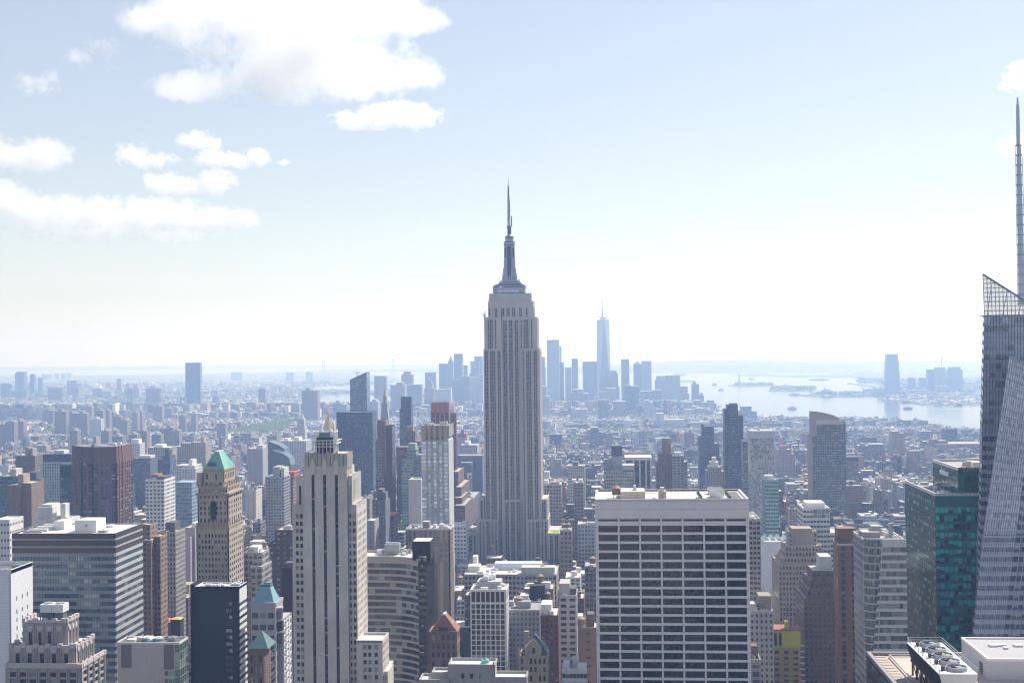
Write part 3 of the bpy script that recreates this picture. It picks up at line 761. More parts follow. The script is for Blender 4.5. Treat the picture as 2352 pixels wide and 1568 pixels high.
for px in (333, 355):
    a = MB(); a.frus(W(px, 1465, 604).x, 604, z - .7, z + .9, 1.0, 1.0, 14); part(r, 'roof_fan', a, stone('blue_fan', (.10, .22, .32), .1))
reg(X0, X1, Y0, Y1, z)

# --- black tower left of the grey brick tower
X0, X1, z = fr(437, 549.5, 1346.5, 700); Y0, Y1 = 700, 714.5
r = root_for('black_tower', 'black office tower with white banded side wall, below the green hipped roof', 'office tower', X0, X1, Y0, Y1)
bk = stone('black_clad', (.014, .015, .02), .25, .6, 0, 0, .12)
mw = MB(); mw.box(X0 + 2, X1 - .3, Y0 + .3, Y1, 0, z - 1); mw.box(X0, X0 + 2.4, Y0, Y1, 0, z + 1.2)
P = Vector((X0, Y0 + .3, 0)); L = X1 - X0; rows = floors(z - 8.5, 70, 3.68, 1.9)
ua, ub = W(519, 1400, Y0).x - X0, W(533, 1400, Y0).x - X0
wins = facade(mw, mw, P, UX, NV, L, 0, z, [(ua, (ua + ub) / 2 - .1), ((ua + ub) / 2 + .1, ub)], rows, .3)
part(r, 'wall', mw, bk); panes(r, wins, glass('dark_room', (.025, .03, .045), (.35, .38, .42), .3, 0, .08), 'window')
a = MB(); wn_ = []
a.box(X1 - .3, X1 + .1, Y0, Y1, z - 9, z + .3)
zz = z - 9
while zz > 60:
    a.box(X1 - .3, X1 + .1, Y0, Y1, zz - 3.68, zz - 2.0); wn_.append((Vector((X1 - .25, (Y0 + Y1) / 2, 0)), UY, WV, zz - 1.0, Y1 - Y0 - .3, 2.0)); zz -= 3.68
part(r, 'side_band', a, stone('white_spandrel', (.72, .72, .71), .08, .5)); panes(r, wn_, glass('grey_glass', (.06, .075, .09), (.4, .42, .42), .2, .3), 'side_window')
flat_roof(r, X0 + 2.4, X1 + .1, Y0, Y1, z - .9, stone('roof_mid', (.45, .45, .44), .25), stone('pale_coping', (.62, .60, .57), .1), .9, .4)
roof_kit(r, X0 + 4, X1 - 2, Y0 + 2, Y1 - 2, z - .9, 10, 31, None, 'roof_unit', 1.6)
reg(X0, X1, Y0, Y1, z)

# --- tan tower with the green hipped roof
Y0 = 760.0
r = root_for('hipped_tower', 'tan stone tower with green copper hipped roof and arched top windows', 'tower', W(451, 1200, Y0).x, W(525, 1200, Y0).x, Y0, Y0 + 31)
ts, tc = stone('tan_stone', (.40, .345, .275), .34), stone('tan_cornice', (.36, .30, .22), .25)
mw, mc = MB(), MB(); wins = []; big = []
def tier(xa, xb, yt, yb, yin, nb, nbs, rows, frac=.5, cor=.5):
    ax, bx, zt = fr(xa, xb, yt, Y0 + yin); zb_ = W(xa, yb, Y0 + yin).z if yb else 0
    ya, yb_ = Y0 + yin, Y0 + 31 - yin
    mw.box(ax + .4, bx - .4, ya + .4, yb_ - .4, zb_ - .5, zt)
    for P, U, N, LL, n_ in (((ax, ya + .4), UX, NV, bx - ax, nb), ((bx - .4, ya), UY, WV, yb_ - ya, nbs), ((ax + .4, ya), UY, EV, yb_ - ya, nbs)):
        wins.extend(facade(mw, mw, P, U, N, LL, zb_ - .3, zt, bays(LL, n_, frac, .8), rows, .4))
    mc = MB()
    if cor: mc.box(ax - cor, bx + cor, ya - cor, yb_ + cor, zt - .9, zt + .1); mc.box(ax - cor * .5, bx + cor * .5, ya - cor * .5, yb_ + cor * .5, zt - 1.6, zt - .85)
    part(r, 'cornice', mc, tc)
    return ax, bx, zt
zw = lambda q: W(480, q, Y0).z
shaft = [q for q in floors(zw(1226), 62, 3.55, 2.0)]
tier(450.7, 525, 1208, None, 0, 9, 7, shaft, .52, .45)
tier(453.5, 524, 1132, 1208, .8, 7, 6, [(zw(1200), zw(1190)), (zw(1183), zw(1175)), (zw(1171), zw(1163)), (zw(1159), zw(1151)), (zw(1145), zw(1138))], .4, 1.1)
tier(456, 521, 1117, 1132, 2.0, 7, 8, [(zw(1130), zw(1124))], .5, .5)
e0, e1, ze = tier(467.5, 514.5, 1077.5, 1117, 4.2, 4, 6, [(zw(1102), zw(1090)), (zw(1115), zw(1109))], .46, .5)
part(r, 'wall', mw, ts)
panes(r, wins, glass('dark_window', (.02, .024, .03)), 'window')
for px in (490,):      # tall arched openings
    a = MB(); ax, bx = W(482.7, 1170, Y0).x, W(496, 1170, Y0).x; a.box(ax, bx, Y0 + .25, Y0 + .7, zw(1194), zw(1157)); a.frus(0, 0, 0, .45, (bx - ax) / 2, (bx - ax) / 2, 20)
    n_ = 40; a.v[-n_:] = [((ax + bx) / 2 + q[0], Y0 + .25 + q[2], zw(1157) + q[1]) for q in a.v[-n_:]]
    part(r, 'arched_window', a, glass('dark_window', (.02, .024, .03)))
bx = W(521, 1170, Y0).x
for k in range(3):
    a = MB(); v = Y0 + 9.5 + k * 5; a.box(W(523.6, 1170, Y0 + .8).x - .1, W(523.6, 1170, Y0 + .8).x + .18, v - 1.5, v + 1.5, zw(1190), zw(1153)); a.frus(0, 0, 0, .28, 1.5, 1.5, 16)
    a.v[-32:] = [(W(523.6, 1170, Y0 + .8).x - .1 + q[2], v + q[0], zw(1153) + q[1]) for q in a.v[-32:]]; part(r, 'arched_window', a, glass('dark_window', (.02, .024, .03)))
for k in range(7):     # urns along the set-backs
    for zz, xa, ya in ((zw(1117), W(456 + k * 10.6, 1117, Y0).x, Y0 + 2.2), (zw(1208), W(452 + k * 12, 1208, Y0).x, Y0 + .2)):
        a = MB(); a.frus(xa, ya, zz, zz + 1.0, .55, .4, 8); a.frus(xa, ya, zz + .95, zz + 2.6, .7, .12, 8); part(r, 'finial', a, tc)
for k in range(6):
    for zz, xa in ((zw(1117), W(520.5, 1117, Y0 + 2).x), (zw(1208), W(524.5, 1208, Y0).x)):
        a = MB(); ya = Y0 + 4 + k * 4.7; a.frus(xa, ya, zz, zz + 1.0, .6, .4, 8); a.frus(xa, ya, zz + .95, zz + 2.8, .75, .12, 8); part(r, 'finial', a, tc)
cop = stone('copper_green', (.20, .47, .37), .22, .6)
a = MB(); ya, yb_ = Y0 + 4, Y0 + 27; zr_ = W(505, 1036, Y0 + 15).z
a.hip(e0 - .3, e1 + .3, ya, yb_, ze, zr_, .2, .42); rf_ = part(r, 'roof', a, cop)
a = MB(); cx, cy = (e0 + e1) / 2, (ya + yb_) / 2; a.box(cx - 1.5, cx + 1.5, cy - 5.2, cy + 5.2, zr_ - .1, zr_ + .35); part(rf_, 'ridge_cap', a, stone('copper_pale', (.52, .62, .58), .1))
a = MB()
for k in range(13):
    f_ = k / 12; a.bar((e0 - .3 + (e1 - e0 + .6) * f_, ya - .02, ze + .05), (cx + (f_ - .5) * (e1 - e0) * .2, cy - 4.9, zr_), .16)
    a.bar((e1 + .32, ya + (yb_ - ya) * f_, ze + .05), (cx + (e1 - e0) * .1, cy + (f_ - .5) * 9.7, zr_), .16)
part(rf_, 'seam', a, stone('copper_pale2', (.32, .52, .44), .1))
a = MB(); a.box(e0 + 2.4, e0 + 7.4, ya + 1.0, ya + 3, ze + 1, ze + 4.4); part(rf_, 'dormer', a, stone('dormer_dark', (.10, .17, .19), .2))
a = MB(); mx = W(461, 1090, Y0 + 8).x; a.box(mx - 2, mx + 1.6, Y0 + 6, Y0 + 10, zw(1117) - .5, zw(1087)); part(r, 'chimney', a, ts)
reg(W(451, 1200, Y0).x, W(525, 1200, Y0).x, Y0, Y0 + 31, zr_, 'green-roofed tan tower')

# --- curved glass office building right of the grey brick tower
r = root_for('curved_office', 'curved office building of beige bands and green-grey glass with pale flat roof', 'office building', W(845, 1300, 720).x, W(978, 1300, 720).x, 705, 750)
pl = [(820, 732), (860, 732), (895, 731.6), (922, 730), (943, 726.5), (961, 721)]
pts = [Vector((W(a, 1275, y_).x, y_, 0)) for a, y_ in pl]; z = W(900, 1274, 736).z
bb = stone('beige_band', (.42, .375, .33), .14, .7); mb_, mg = MB(), []
for a_, b_ in zip(pts[:-1], pts[1:]):
    U = (b_ - a_); L = U.length; U.normalize(); N = Vector((U.y, -U.x, 0))
    mb_.obox(a_, U, N, 0, L, z - 4.0, z, -.3, .3); zz = z - 4.0
    while zz > 58:
        mg += [(a_ + U * (L * (k + .5) / max(1, round(L / 3))), U, N, zz - 1.15, L / max(1, round(L / 3)) - .06, 2.3) for k in range(max(1, round(L / 3)))]
        mb_.obox(a_, U, N, -.05, L + .05, zz - 3.68, zz - 2.3, -.3, .25); zz -= 3.68
    mb_.obox(a_, U, N, 0, L, 0, zz, -.3, .25)
core = MB(); i_ = len(core.v); q_ = [(p_.x, p_.y + .25) for p_ in pts] + [(pts[-1].x, 752), (pts[0].x, 752)]
core.v += [(x, y, 0) for x, y in q_] + [(x, y, z - .8) for x, y in q_]; n_ = len(q_)
for k in range(n_): core.f.append((k, (k + 1) % n_, n_ + (k + 1) % n_, n_ + k))
core.f.append(tuple(range(n_, 2 * n_)))
part(r, 'wall', core, stone('cream_roof', (.66, .60, .53), .12)); part(r, 'spandrel', mb_, bb)
panes(r, mg, glass('office_glass', (.045, .065, .065), (.36, .38, .37), .24, .15, .06, .7), 'window')
bx0, bx1, zb_ = fr(960.5, 978, 1281, 717)
a = MB(); a.fbox(bx0, bx1, 717, 752, 0, W(970, 1279, 717).z, (.022, .018, .017), (1.6, 3.7, .85, .55, .1), (.06, .045, .025), (.45, .45, .44), (1.6, 3.7, .0, .0, 0)); part(r, 'brown_wing', a, FAC)
a = MB(); k = 0
while k < 22: a.box(bx1 - .05, bx1 + .12, 717 + k * 1.6, 717 + k * 1.6 + .5, 50, zb_ - 1); k += 1
part(r, 'rib', a, stone('brown_rib', (.045, .038, .036), .1))['kind'] = 'stuff'
penthouse(r, W(947, 1260, 722).x, W(988.5, 1260, 722).x, 722, 736, z - .8, W(960, 1243, 722).z, stone('brown_brick', (.022, .016, .017), .15))
a = MB(); ctx0, ctx1 = W(884, 1265, 742).x, W(917, 1265, 742).x; a.box(ctx0, ctx1, 741, 749, z + 1.2, z + 5.2)
a.box(ctx0 + .5, ctx1 - .5, 742, 748, z - .8, z + 1.3); ct = part(r, 'cooling_tower', a, STEEL)
for k in range(5):
    a = MB(); a.frus(ctx0 + 1 + k * 1.65, 744, z + 5.15, z + 6.1, .75, .75, 12); part(ct, 'fan', a, WHITEM)
roof_kit(r, W(862, 1265, 745).x, W(882, 1265, 745).x, 741, 750, z - .8, 5, 5); roof_kit(r, W(922, 1265, 745).x, W(944, 1265, 745).x, 738, 750, z - .8, 5, 6)
a = MB(); a.ring(pts[0].x, bx1, 750, 752.4, z - .9, z + .3, .4); part(r, 'parapet', a, bb)
reg(pts[0].x, bx1, 715, 752, z, 'curved beige-banded office')

# --- grey pier-fronted building behind it
X0, X1, z = fr(933, 1033, 1213, 850); Y0, Y1 = 850, 870
r = root_for('pier_building', 'grey brown stone office block with tall paired windows and pale roof, behind the curved office', 'office building', X0, X1, Y0, Y1)
gs = stone('grey_brown_stone', (.27, .23, .21), .15); mw, ms = MB(), MB()
mw.box(X0 + .5, X1 - .5, Y0 + .5, Y1, 0, z - .8)
zq = lambda q: W(980, q, Y0).z
rows = [(zq(1243.5), zq(1217.5)), (zq(1253.5), zq(1247.5)), (zq(1266.5), zq(1260.5)), (zq(1279), zq(1272)), (zq(1530), zq(1291))]
L = X1 - X0; wins = facade(mw, ms, (X0, Y0 + .5), UX, NV, L, 0, z, bays(L, 8, .55, .8), rows, .5, .35)
for e, N in ((X1 - .5, WV), (X0 + .5, EV)): wins += facade(mw, ms, (e, Y0), UY, N, Y1 - Y0, 0, z, bays(Y1 - Y0, 4, .5, .6), floors(z - 2, 80, 3.7, 2.3), .5, .35)
wl = part(r, 'wall', mw, gs); part(wl, 'spandrel', ms, gs)
panes(r, wins, glass('grey_pane', (.06, .07, .085), (.3, .28, .22), .3, .2), 'window')
flat_roof(r, X0 - .3, X1 + .3, Y0 - .3, Y1 + .3, z - .7, stone('roof_mid', (.45, .45, .44), .25), stone('pale_coping', (.62, .60, .57), .1), .7, .6)
penthouse(r, W(971, 1205, 856).x, W(986, 1205, 856).x, 856, 862, z - .7, z + 3.6, gs); roof_kit(r, X0 + 2, X0 + 14, Y0 + 3, Y1 - 3, z - .7, 5, 9); roof_kit(r, X0 + 17, X1 - 2, Y0 + 3, Y1 - 3, z - .7, 7, 10)
reg(X0, X1, Y0, Y1, z)
# ------------------------------------------------------------------ right-hand near towers
def lerp4(a, b, c, d, u, v):
    p_, q = Vector(a).lerp(Vector(b), u), Vector(d).lerp(Vector(c), u)
    return p_.lerp(q, v)
def gridlines(m, a, b, c, d, nu, nv, t_):
    for k in range(nu + 1): m.bar(lerp4(a, b, c, d, k / nu, 0), lerp4(a, b, c, d, k / nu, 1), t_)
    for k in range(nv + 1): m.bar(lerp4(a, b, c, d, 0, k / nv), lerp4(a, b, c, d, 1, k / nv), t_)

# --- green glass tower with lettering
x0, x1, zl = fr(2147.4, 2252, 1132.8, 640); Y0, Y1 = 640, 704
ux0, ux1, zu = fr(2200.4, 2256, 1074.7, 640.5)
x1 += 16; ux1 = x1
r = root_for('green_glass_tower', 'dark green glass tower in two heights with white lettering on its upper block', 'office tower', x0, x1, Y0, Y1)
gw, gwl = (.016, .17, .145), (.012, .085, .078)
def cur(root, name, ax, bx, ya, yb, za, zb_, front=True):
    m_ = MB()
    m_.fq((ax, ya, za), (bx, ya, za), (bx, ya, zb_), (ax, ya, zb_), gw, (1.5, 4.0, .0, .0, .0), GL['dk'])
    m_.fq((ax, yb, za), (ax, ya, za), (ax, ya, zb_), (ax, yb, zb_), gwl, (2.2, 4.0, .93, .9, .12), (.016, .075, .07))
    m_.fq((bx, ya, za), (bx, yb, za), (bx, yb, zb_), (bx, ya, zb_), gw, (1.5, 4.0, .93, .6, .3), (.03, .1, .09))
    m_.fq((bx, yb, za), (ax, yb, za), (ax, yb, zb_), (bx, yb, zb_), gw, (1.5, 4.0, .93, .6, .3), (.03, .1, .09))
    m_.face(((ax, ya, zb_ - 1), (bx, ya, zb_ - 1), (bx, yb, zb_ - 1), (ax, yb, zb_ - 1)), [(0, 0)] * 4, ((.35, .35, .34), GL['dk'], (0, 0, 0)))
    return part(root, name, m_, FAC)
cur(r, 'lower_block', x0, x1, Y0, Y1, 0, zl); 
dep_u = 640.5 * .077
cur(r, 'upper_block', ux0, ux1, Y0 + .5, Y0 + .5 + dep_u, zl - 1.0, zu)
lst = []; sp_ = MB()
for c_, d_ in floors(zl - 6.6, 60, 4.08, 2.7):
    n_ = 18
    for k in range(n_): lst.append((Vector((x0 + (x1 - x0) * (k + .5) / n_, Y0 + .02, 0)), UX, NV, (c_ + d_) / 2, (x1 - x0) / n_ - .22, d_ - c_))
panes(r, lst, glass('sea_dark_glass', (.006, .022, .024), (.01, .05, .05), .3, .05, .06, .5), 'window')
rg = random.Random(31); bl_ = []
for P_, U_, N_, z_, w_, h_ in lst:
    q = rg.random(); d_ = 1.0 if q < .42 else rg.uniform(.35, .8) if q < .78 else 0
    if d_: bl_.append((P_ + N_ * .1, U_, N_, z_ + h_ / 2 - h_ * round(d_ * 4) / 8 * 1.0, w_ - .02, max(.3, h_ * round(d_ * 4) / 4)))
panes(r, bl_, glass('teal_blind', (.04, .42, .37), (.06, .52, .46), .3, .1, .08, .3), 'blind', 100, .06)
a = MB()
for c_, d_ in floors(zl - 6.6, 60, 4.08, 2.7): a.box(x0, x1, Y0 - .16, Y0 + .05, c_ - .75, c_ - .55)
for k in range(0, 19): u = x0 + (x1 - x0) * k / 18; a.box(u - .06, u + .06, Y0 - .12, Y0 + .05, 60, zl)
part(r, 'mullion', a, stone('green_mullion', (.04, .12, .11), .1))['kind'] = 'stuff'
lst = [(Vector((ux0 + (ux1 - ux0) * (k + .5) / 9, Y0 + .52, 0)), UX, NV, zl + 2.6 + 4 * j, (ux1 - ux0) / 9 - .12, 3.7) for k in range(9) for j in range(3)]
panes(r, lst, glass('deep_green_glass', (.012, .10, .088), (.02, .19, .165), .4, .2, .06, .5), 'window')
cop_ = stone('pale_coping', (.62, .60, .57), .1)
a = MB(); a.ring(ux0 - .1, ux1, Y0 + .4, Y0 + .5 + dep_u, zu - 1.2, zu + .25, .7); part(r, 'parapet', a, cop_)
a = MB(); a.ring(x0 - .1, x1, Y0 - .1, Y1, zl - 1.2, zl + .2, .6); part(r, 'parapet', a, cop_)
roof_kit(r, ux0 + 8, ux1 - 2, Y0 + 8, Y0 + 46, zu - 1, 18, 77, None, 'roof_unit', 3.4)
a = MB(); a.box(ux0 + 9, ux0 + 15, Y0 + 16, Y0 + 22, zu - 1.05, zu + 1.9); part(r, 'bulkhead', a, stone('beige_render2', (.48, .42, .33), .3))
water_tank(r, ux0 + 4.2, Y0 + 7, zu - 4.2, 2.9, 1.2, stone('cedar_cone', (.42, .28, .2), .2))
roof_kit(r, x0 + 2, ux0 - 2, Y0 + 6, Y1 - 4, zl - 1, 9, 78, None, 'roof_unit', 1.6)
a = MB(); a.box(x0 + 4, x0 + 9, Y0 + 8, Y0 + 15, zl - 1.02, zl - .7); part(r, 'skylight', a, WHITEM)
fc = bpy.data.curves.new('sign_text', 'FONT'); fc.body = 'salesforce'; fc.size = 4.6; fc.extrude = .15; fc.offset = .05; fc.align_x = 'CENTER'; fc.space_character = .93
to = bpy.data.objects.new('sign_text', fc); COL.objects.link(to)
dg = bpy.context.evaluated_depsgraph_get(); tme = bpy.data.meshes.new_from_object(to.evaluated_get(dg)); bpy.data.objects.remove(to)
tme.materials.clear(); tme.materials.append(stone('sign_white', (.85, .86, .87), .03, .5))
so = bpy.data.objects.new('sign_lettering', tme); COL.objects.link(so); so.parent = r
sy = W(2172, 1090, Y0).y
sgp = Vector((ux0 - .3, Y0 + 26.0, W(2169, 1090.5, Y0 + 26).z))
so.matrix_local = Matrix(((0, 0, -1, sgp.x - r.location.x), (-1, 0, 0, sgp.y - r.location.y), (0, 1, 0, sgp.z - r.location.z), (0, 0, 0, 1)))
reg(x0, x1, Y0, Y1, zu, 'green glass tower')

# --- faceted glass tower with spire, right edge
r = thing('faceted_tower', 'faceted grey glass skyscraper with sloping crystal top and tall white spire at the right edge', 'skyscraper', (W(2330, 1000, 600).x, 610, 0))
ft = (1.55, 4.25, .9, .5, .4); fwall = (.34, .355, .42); fg = (.11, .13, .175)
def P3(px, py, Y): v = W(px, py, Y); return (v.x, v.y, v.z)
def low(px, py, Y, px2, py2, zt=0.0):      # extend an edge seen between two picture points down to the ground
    a_, b_ = W(px, py, Y), W(px2, py2, Y); f_ = (a_.z - zt) / (a_.z - b_.z); q = a_.lerp(b_, f_); return (q.x, Y, zt)
m_ = MB()
apex, tr_ = P3(2261, 724, 612), P3(2470, 724, 612)
bl, br = low(2261, 724, 612, 2248, 1457), (P3(2470, 724, 612)[0] + 4, 612, 0)
bm1, bm2 = tuple(Vector(bl).lerp(Vector(apex), .80)), tuple(Vector(br).lerp(Vector(tr_), .80))
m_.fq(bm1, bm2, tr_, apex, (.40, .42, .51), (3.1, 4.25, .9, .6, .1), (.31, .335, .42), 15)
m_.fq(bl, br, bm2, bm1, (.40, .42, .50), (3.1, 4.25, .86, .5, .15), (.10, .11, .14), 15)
l2t = P3(2257.5, 724, 640); l2b = low(2257, 724, 640, 2238, 1457)
m_.fq(l2b, bl, apex, l2t, (.36, .36, .38), ft, (.10, .11, .13))
bk1, bk2 = (tr_[0], 660, tr_[2]), (l2t[0] + 3, 660, l2t[2])
m_.face((apex, tr_, bk1, bk2, l2t), [(0, 0)] * 5, ((.3, .3, .3), fg, (0, 0, 0)))
m_.fq((br[0], 612, 0), (br[0], 660, 0), bk1, tr_, fwall, ft, fg)
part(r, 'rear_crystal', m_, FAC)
g_ = MB(); gridlines(g_, Vector(apex) + Vector((0, -.15, 0)), Vector(tr_) + Vector((0, -.15, 0)), Vector(br) + Vector((0, -.15, 0)), Vector(bl) + Vector((0, -.15, 0)), 30, 54, .16)
part(r, 'mullion', g_, stone('dark_mullion2', (.10, .11, .14), .1))['kind'] = 'stuff'
# open glazed screen rising to the apex
ga, gb = Vector(P3(2257.5, 630, 612)), Vector(P3(2470, 764, 612)); fb_, fc_ = Vector(apex), Vector(tr_)
gmid = Vector(P3(2404, 722, 612))
g_ = MB(); nu = 16
for k in range(nu + 1):
    u = k / nu; a_ = Vector(apex).lerp(gmid, u); b_ = ga.lerp(gmid, u); g_.bar(a_, b_, .26)
zt_ = ga.z - apex[2]
for j in range(0, 9):
    zf = apex[2] + zt_ * j / 9; u = 1 - j / 9
    g_.bar((apex[0] + (ga.x - apex[0]) * j / 9, 612, zf), (apex[0] + (ga.x - apex[0]) * j / 9 + (gmid.x - ga.x) * u, 612, zf), .4 if j % 2 else .24)
g_.bar(ga, gmid, .8)
part(r, 'screen_frame', g_, stone('screen_steel', (.24, .26, .29), .1, .5))
g_ = MB(); g_.face((apex, gmid, ga)); 
sgm, t, bs = nodes('screen_glass'); bs.inputs['Base Color'].default_value = (.50, .56, .58, 1); bs.inputs['Roughness'].default_value = .1
bs.inputs['Alpha'].default_value = .5; bs.inputs['Specular IOR Level'].default_value = .8
part(r, 'screen_glass', g_, sgm)
g_ = MB()
for k in range(4): g_.bar((apex[0] + 4 + 7 * k, 622, apex[2] - .5), (apex[0] + 4 + 7 * k, 614, apex[2] + 14 - 3.4 * k), .3)
part(r, 'screen_brace', g_, STEEL)
# front crystal, leaning
Yf = 586
tl, et, trr = P3(2318, 818, Yf), P3(2384, 845, Yf), P3(2480, 884, Yf)
ml, em, mr = P3(2258, 1228, Yf - 3), P3(2334, 1228, Yf - 3), P3(2480, 1228, Yf - 3)
bl, e2, brr = low(2258, 1228, Yf - 8, 2236, 1457), low(2334, 1228, Yf - 8, 2313, 1395), (trr[0] + 6, Yf - 8, 0)
mf = MB(); sky_lilac, pale = (.70, .71, .80), (.60, .62, .71)  # sky reflection put into the facet colours: pale lilac front, darker right
mf.fq(ml, em, et, tl, sky_lilac, (1.55, 4.25, .9, .55, .1), pale, 26)
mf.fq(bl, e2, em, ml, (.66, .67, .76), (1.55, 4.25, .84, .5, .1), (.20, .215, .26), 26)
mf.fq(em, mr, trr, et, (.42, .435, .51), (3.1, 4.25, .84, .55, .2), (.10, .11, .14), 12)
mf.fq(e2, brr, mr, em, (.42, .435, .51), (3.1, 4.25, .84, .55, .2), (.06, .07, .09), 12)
kb = (Yf + 24) / (Yf - 3); bkt, bkm, bkb = (tl[0] * kb + .3, Yf + 24, tl[2]), (ml[0] * kb + .3, Yf + 24, ml[2]), (bl[0] * kb + .5, Yf + 24, 0)
mf.fq(bkm, ml, tl, bkt, (.3, .32, .36), ft, (.10, .12, .15)); mf.fq(bkb, bl, ml, bkm, (.4, .41, .45), ft, (.10, .12, .15))
mf.face((tl, et, trr, (trr[0], Yf + 24, trr[2]), bkt), [(0, 0)] * 5, ((.3, .3, .3), fg, (0, 0, 0)))
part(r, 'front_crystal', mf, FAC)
g_ = MB(); o_ = Vector((0, -.2, 0))
for q in ((tl, et, em, ml, 14, 24), (ml, em, e2, bl, 14, 44), (et, trr, mr, em, 10, 24), (em, mr, brr, e2, 10, 44)): gridlines(g_, *[Vector(v) + o_ for v in q[:4]], q[4], q[5], .13)
part(r, 'mullion', g_, stone('lilac_mullion', (.26, .27, .33), .1))['kind'] = 'stuff'
g_ = MB(); g_.bar(Vector(tl), Vector(trr), .9); part(r, 'coping', g_, stone('teal_coping', (.30, .40, .42), .1))
# spire
sx_ = W(2347, 700, 632).x; zz = [W(2347, q, 632).z for q in (700, 610, 520, 430, 335, 325, 245, 224)]
s_ = MB()
for k, (ra, rb_) in enumerate(((1.55, 1.45), (1.45, 1.35), (1.35, 1.2), (1.2, 1.0))): s_.frus(sx_ - .12 * k, 632, zz[k], zz[k + 1] + .05, ra, rb_, 12)
s_.frus(sx_ - .55, 632, zz[4], zz[6] + .1, .95, .75, 12); s_.frus(sx_ - .6, 632, zz[6], zz[7], .6, .35, 10)
sp_ = part(r, 'spire', s_, stone('white_steel', (.50, .55, .62), .08, .45))
s_ = MB()
for k in range(17):
    f_ = k / 16; z_ = zz[0] + (zz[4] - zz[0]) * f_; s_.frus(sx_ - .55 * f_, 632, z_, z_ + .45, 2.1 - .6 * f_, 2.1 - .6 * f_, 12)
    if k % 2 == 0 and k < 16: s_.bar((sx_ - .55 * f_ + 2.0 - .5 * f_, 631.6, z_), (sx_ - .55 * f_ + 1.9 - .5 * f_, 631.6, z_ + (zz[4] - zz[0]) / 8), .22); s_.bar((sx_ - .55 * f_ - 2.0 + .5 * f_, 631.6, z_), (sx_ - .55 * f_ - 1.9 + .5 * f_, 631.6, z_ + (zz[4] - zz[0]) / 8), .22)
part(sp_, 'ring', s_, STEEL)
reg(W(2240, 1200, 600).x, W(2470, 724, 612).x, 580, 660, 270, 'faceted glass tower')

# --- rounded glass corner building with white bands
X0, X1, z = fr(1987, 2082, 1239, 600); Y0, Y1 = 600, 629
r = root_for('rounded_corner_building', 'white banded office building with curved glass corner and rooftop plant boxes', 'office building', X0, X1, Y0, Y1)
mw = MB(); mw.box(X0 + 4, X1, Y0 + .5, Y1, 0, z - 1); mw.box(X0 + .3, X0 + 5, Y0 + 3, Y1, 0, z - 1)
wt_ = stone('white_band', (.66, .64, .60), .08, .6); ms = MB(); lst = []
P = Vector((X0, Y0 + .5, 0)); zz = z; ub_ = W(2028, 1300, Y0).x - X0; ue = W(2006, 1495, Y0).x - X0; zbm = W(2006, 1495, Y0).z
def slant(zq): f_ = min(max((z - zq) / (z - zbm), 0), 1.3); return ub_ + (ue - ub_) * f_
L = X1 - X0
ms.obox(P, UX, NV, ub_ - .2, L, z - 3.4, z + .2, -.2, .35); zz = z - 3.4
while zz > 60:
    a_ = slant(zz - 1.5)
    n_ = 8; lst += [(P + UX * (a_ + (L - a_) * (k + .5) / n_), UX, NV, zz - 1.15, (L - a_) / n_ - .12, 2.3) for k in range(n_)]
    ms.obox(P, UX, NV, slant(zz - 3) - .1, L, zz - 3.66, zz - 2.3, -.2, .3); zz -= 3.66
part(r, 'wall', mw, stone('grey_core', (.3, .3, .3), .1)); part(r, 'spandrel', ms, wt_)
panes(r, lst, glass('pale_glass', (.14, .145, .14), (.42, .41, .38), .35, .1, .08), 'window')
mc = MB(); n_ = 12; lv = floors(z - .2, 56, 3.66, 3.4); sh_ = MB()
for c_, d_ in [(0, z)]:
    for k in range(n_):      # ruled glass surface, leaning with the slanted edge
        def cp(f_, zq):
            e_ = slant(zq); an = f_ * math.pi / 2
            return (X0 + e_ * (1 - math.cos(an)) * 1.0 + .05, Y0 + .3 + 4.2 * (1 - math.sin(an)) , zq)
        for c2, d2 in lv:
            sh_.fq(cp(k / n_, c2), cp((k + 1) / n_, c2), cp((k + 1) / n_, d2 + .26), cp(k / n_, d2 + .26), (.40, .42, .40), (1.6, 3.66, .93, .8, .4), (.13, .15, .15), 1)
part(r, 'curved_glass', sh_, FAC)
a = MB()
for c_, d_ in lv:
    for k in range(n_): a.bar(cp(k / n_, c_), cp((k + 1) / n_, c_), .3)
for k in (0, n_): a.bar(cp(k / n_, 56), cp(k / n_, z), .35)
part(r, 'mullion', a, stone('pale_mullion', (.58, .57, .54), .05))
a = MB(); a.fq((X0 + .02, Y1, 0), (X0 + .02, Y0 + 4.5, 0), (X0 + .02, Y0 + 4.5, z), (X0 + .02, Y1, z), (.33, .34, .36), (1.5, 3.66, .92, .68, .4), (.075, .09, .12)); part(r, 'side_glass', a, FAC)
flat_roof(r, X0, X1, Y0 + 4.4, Y1, z - .9, stone('roof_mid', (.45, .45, .44), .25), cop_, .9, .4)
zq = W(2000, 1215, 615).z
penthouse(r, W(1980, 1230, 612).x, W(2022, 1230, 612).x, 612, 621, z - .9, W(2000, 1222, 612).z, stone('plant_grey', (.28, .29, .31), .15)); penthouse(r, W(2002, 1220, 616).x, W(2023, 1220, 616).x, 616, 622, z, W(2010, 1208, 616).z, stone('plant_grey2', (.36, .36, .37), .12))
a = MB(); a.frus(W(2045.5, 1220, 612).x, 612, z - .9, W(2045, 1200.5, 612).z, 1.0, 1.0, 14); part(r, 'stack', a, STEEL)
roof_kit(r, W(2036, 1240, 606).x, X1 - 1, 606, 627, z - .9, 9, 55)
reg(X0, X1, Y0, Y1, z, 'rounded glass-cornered building')

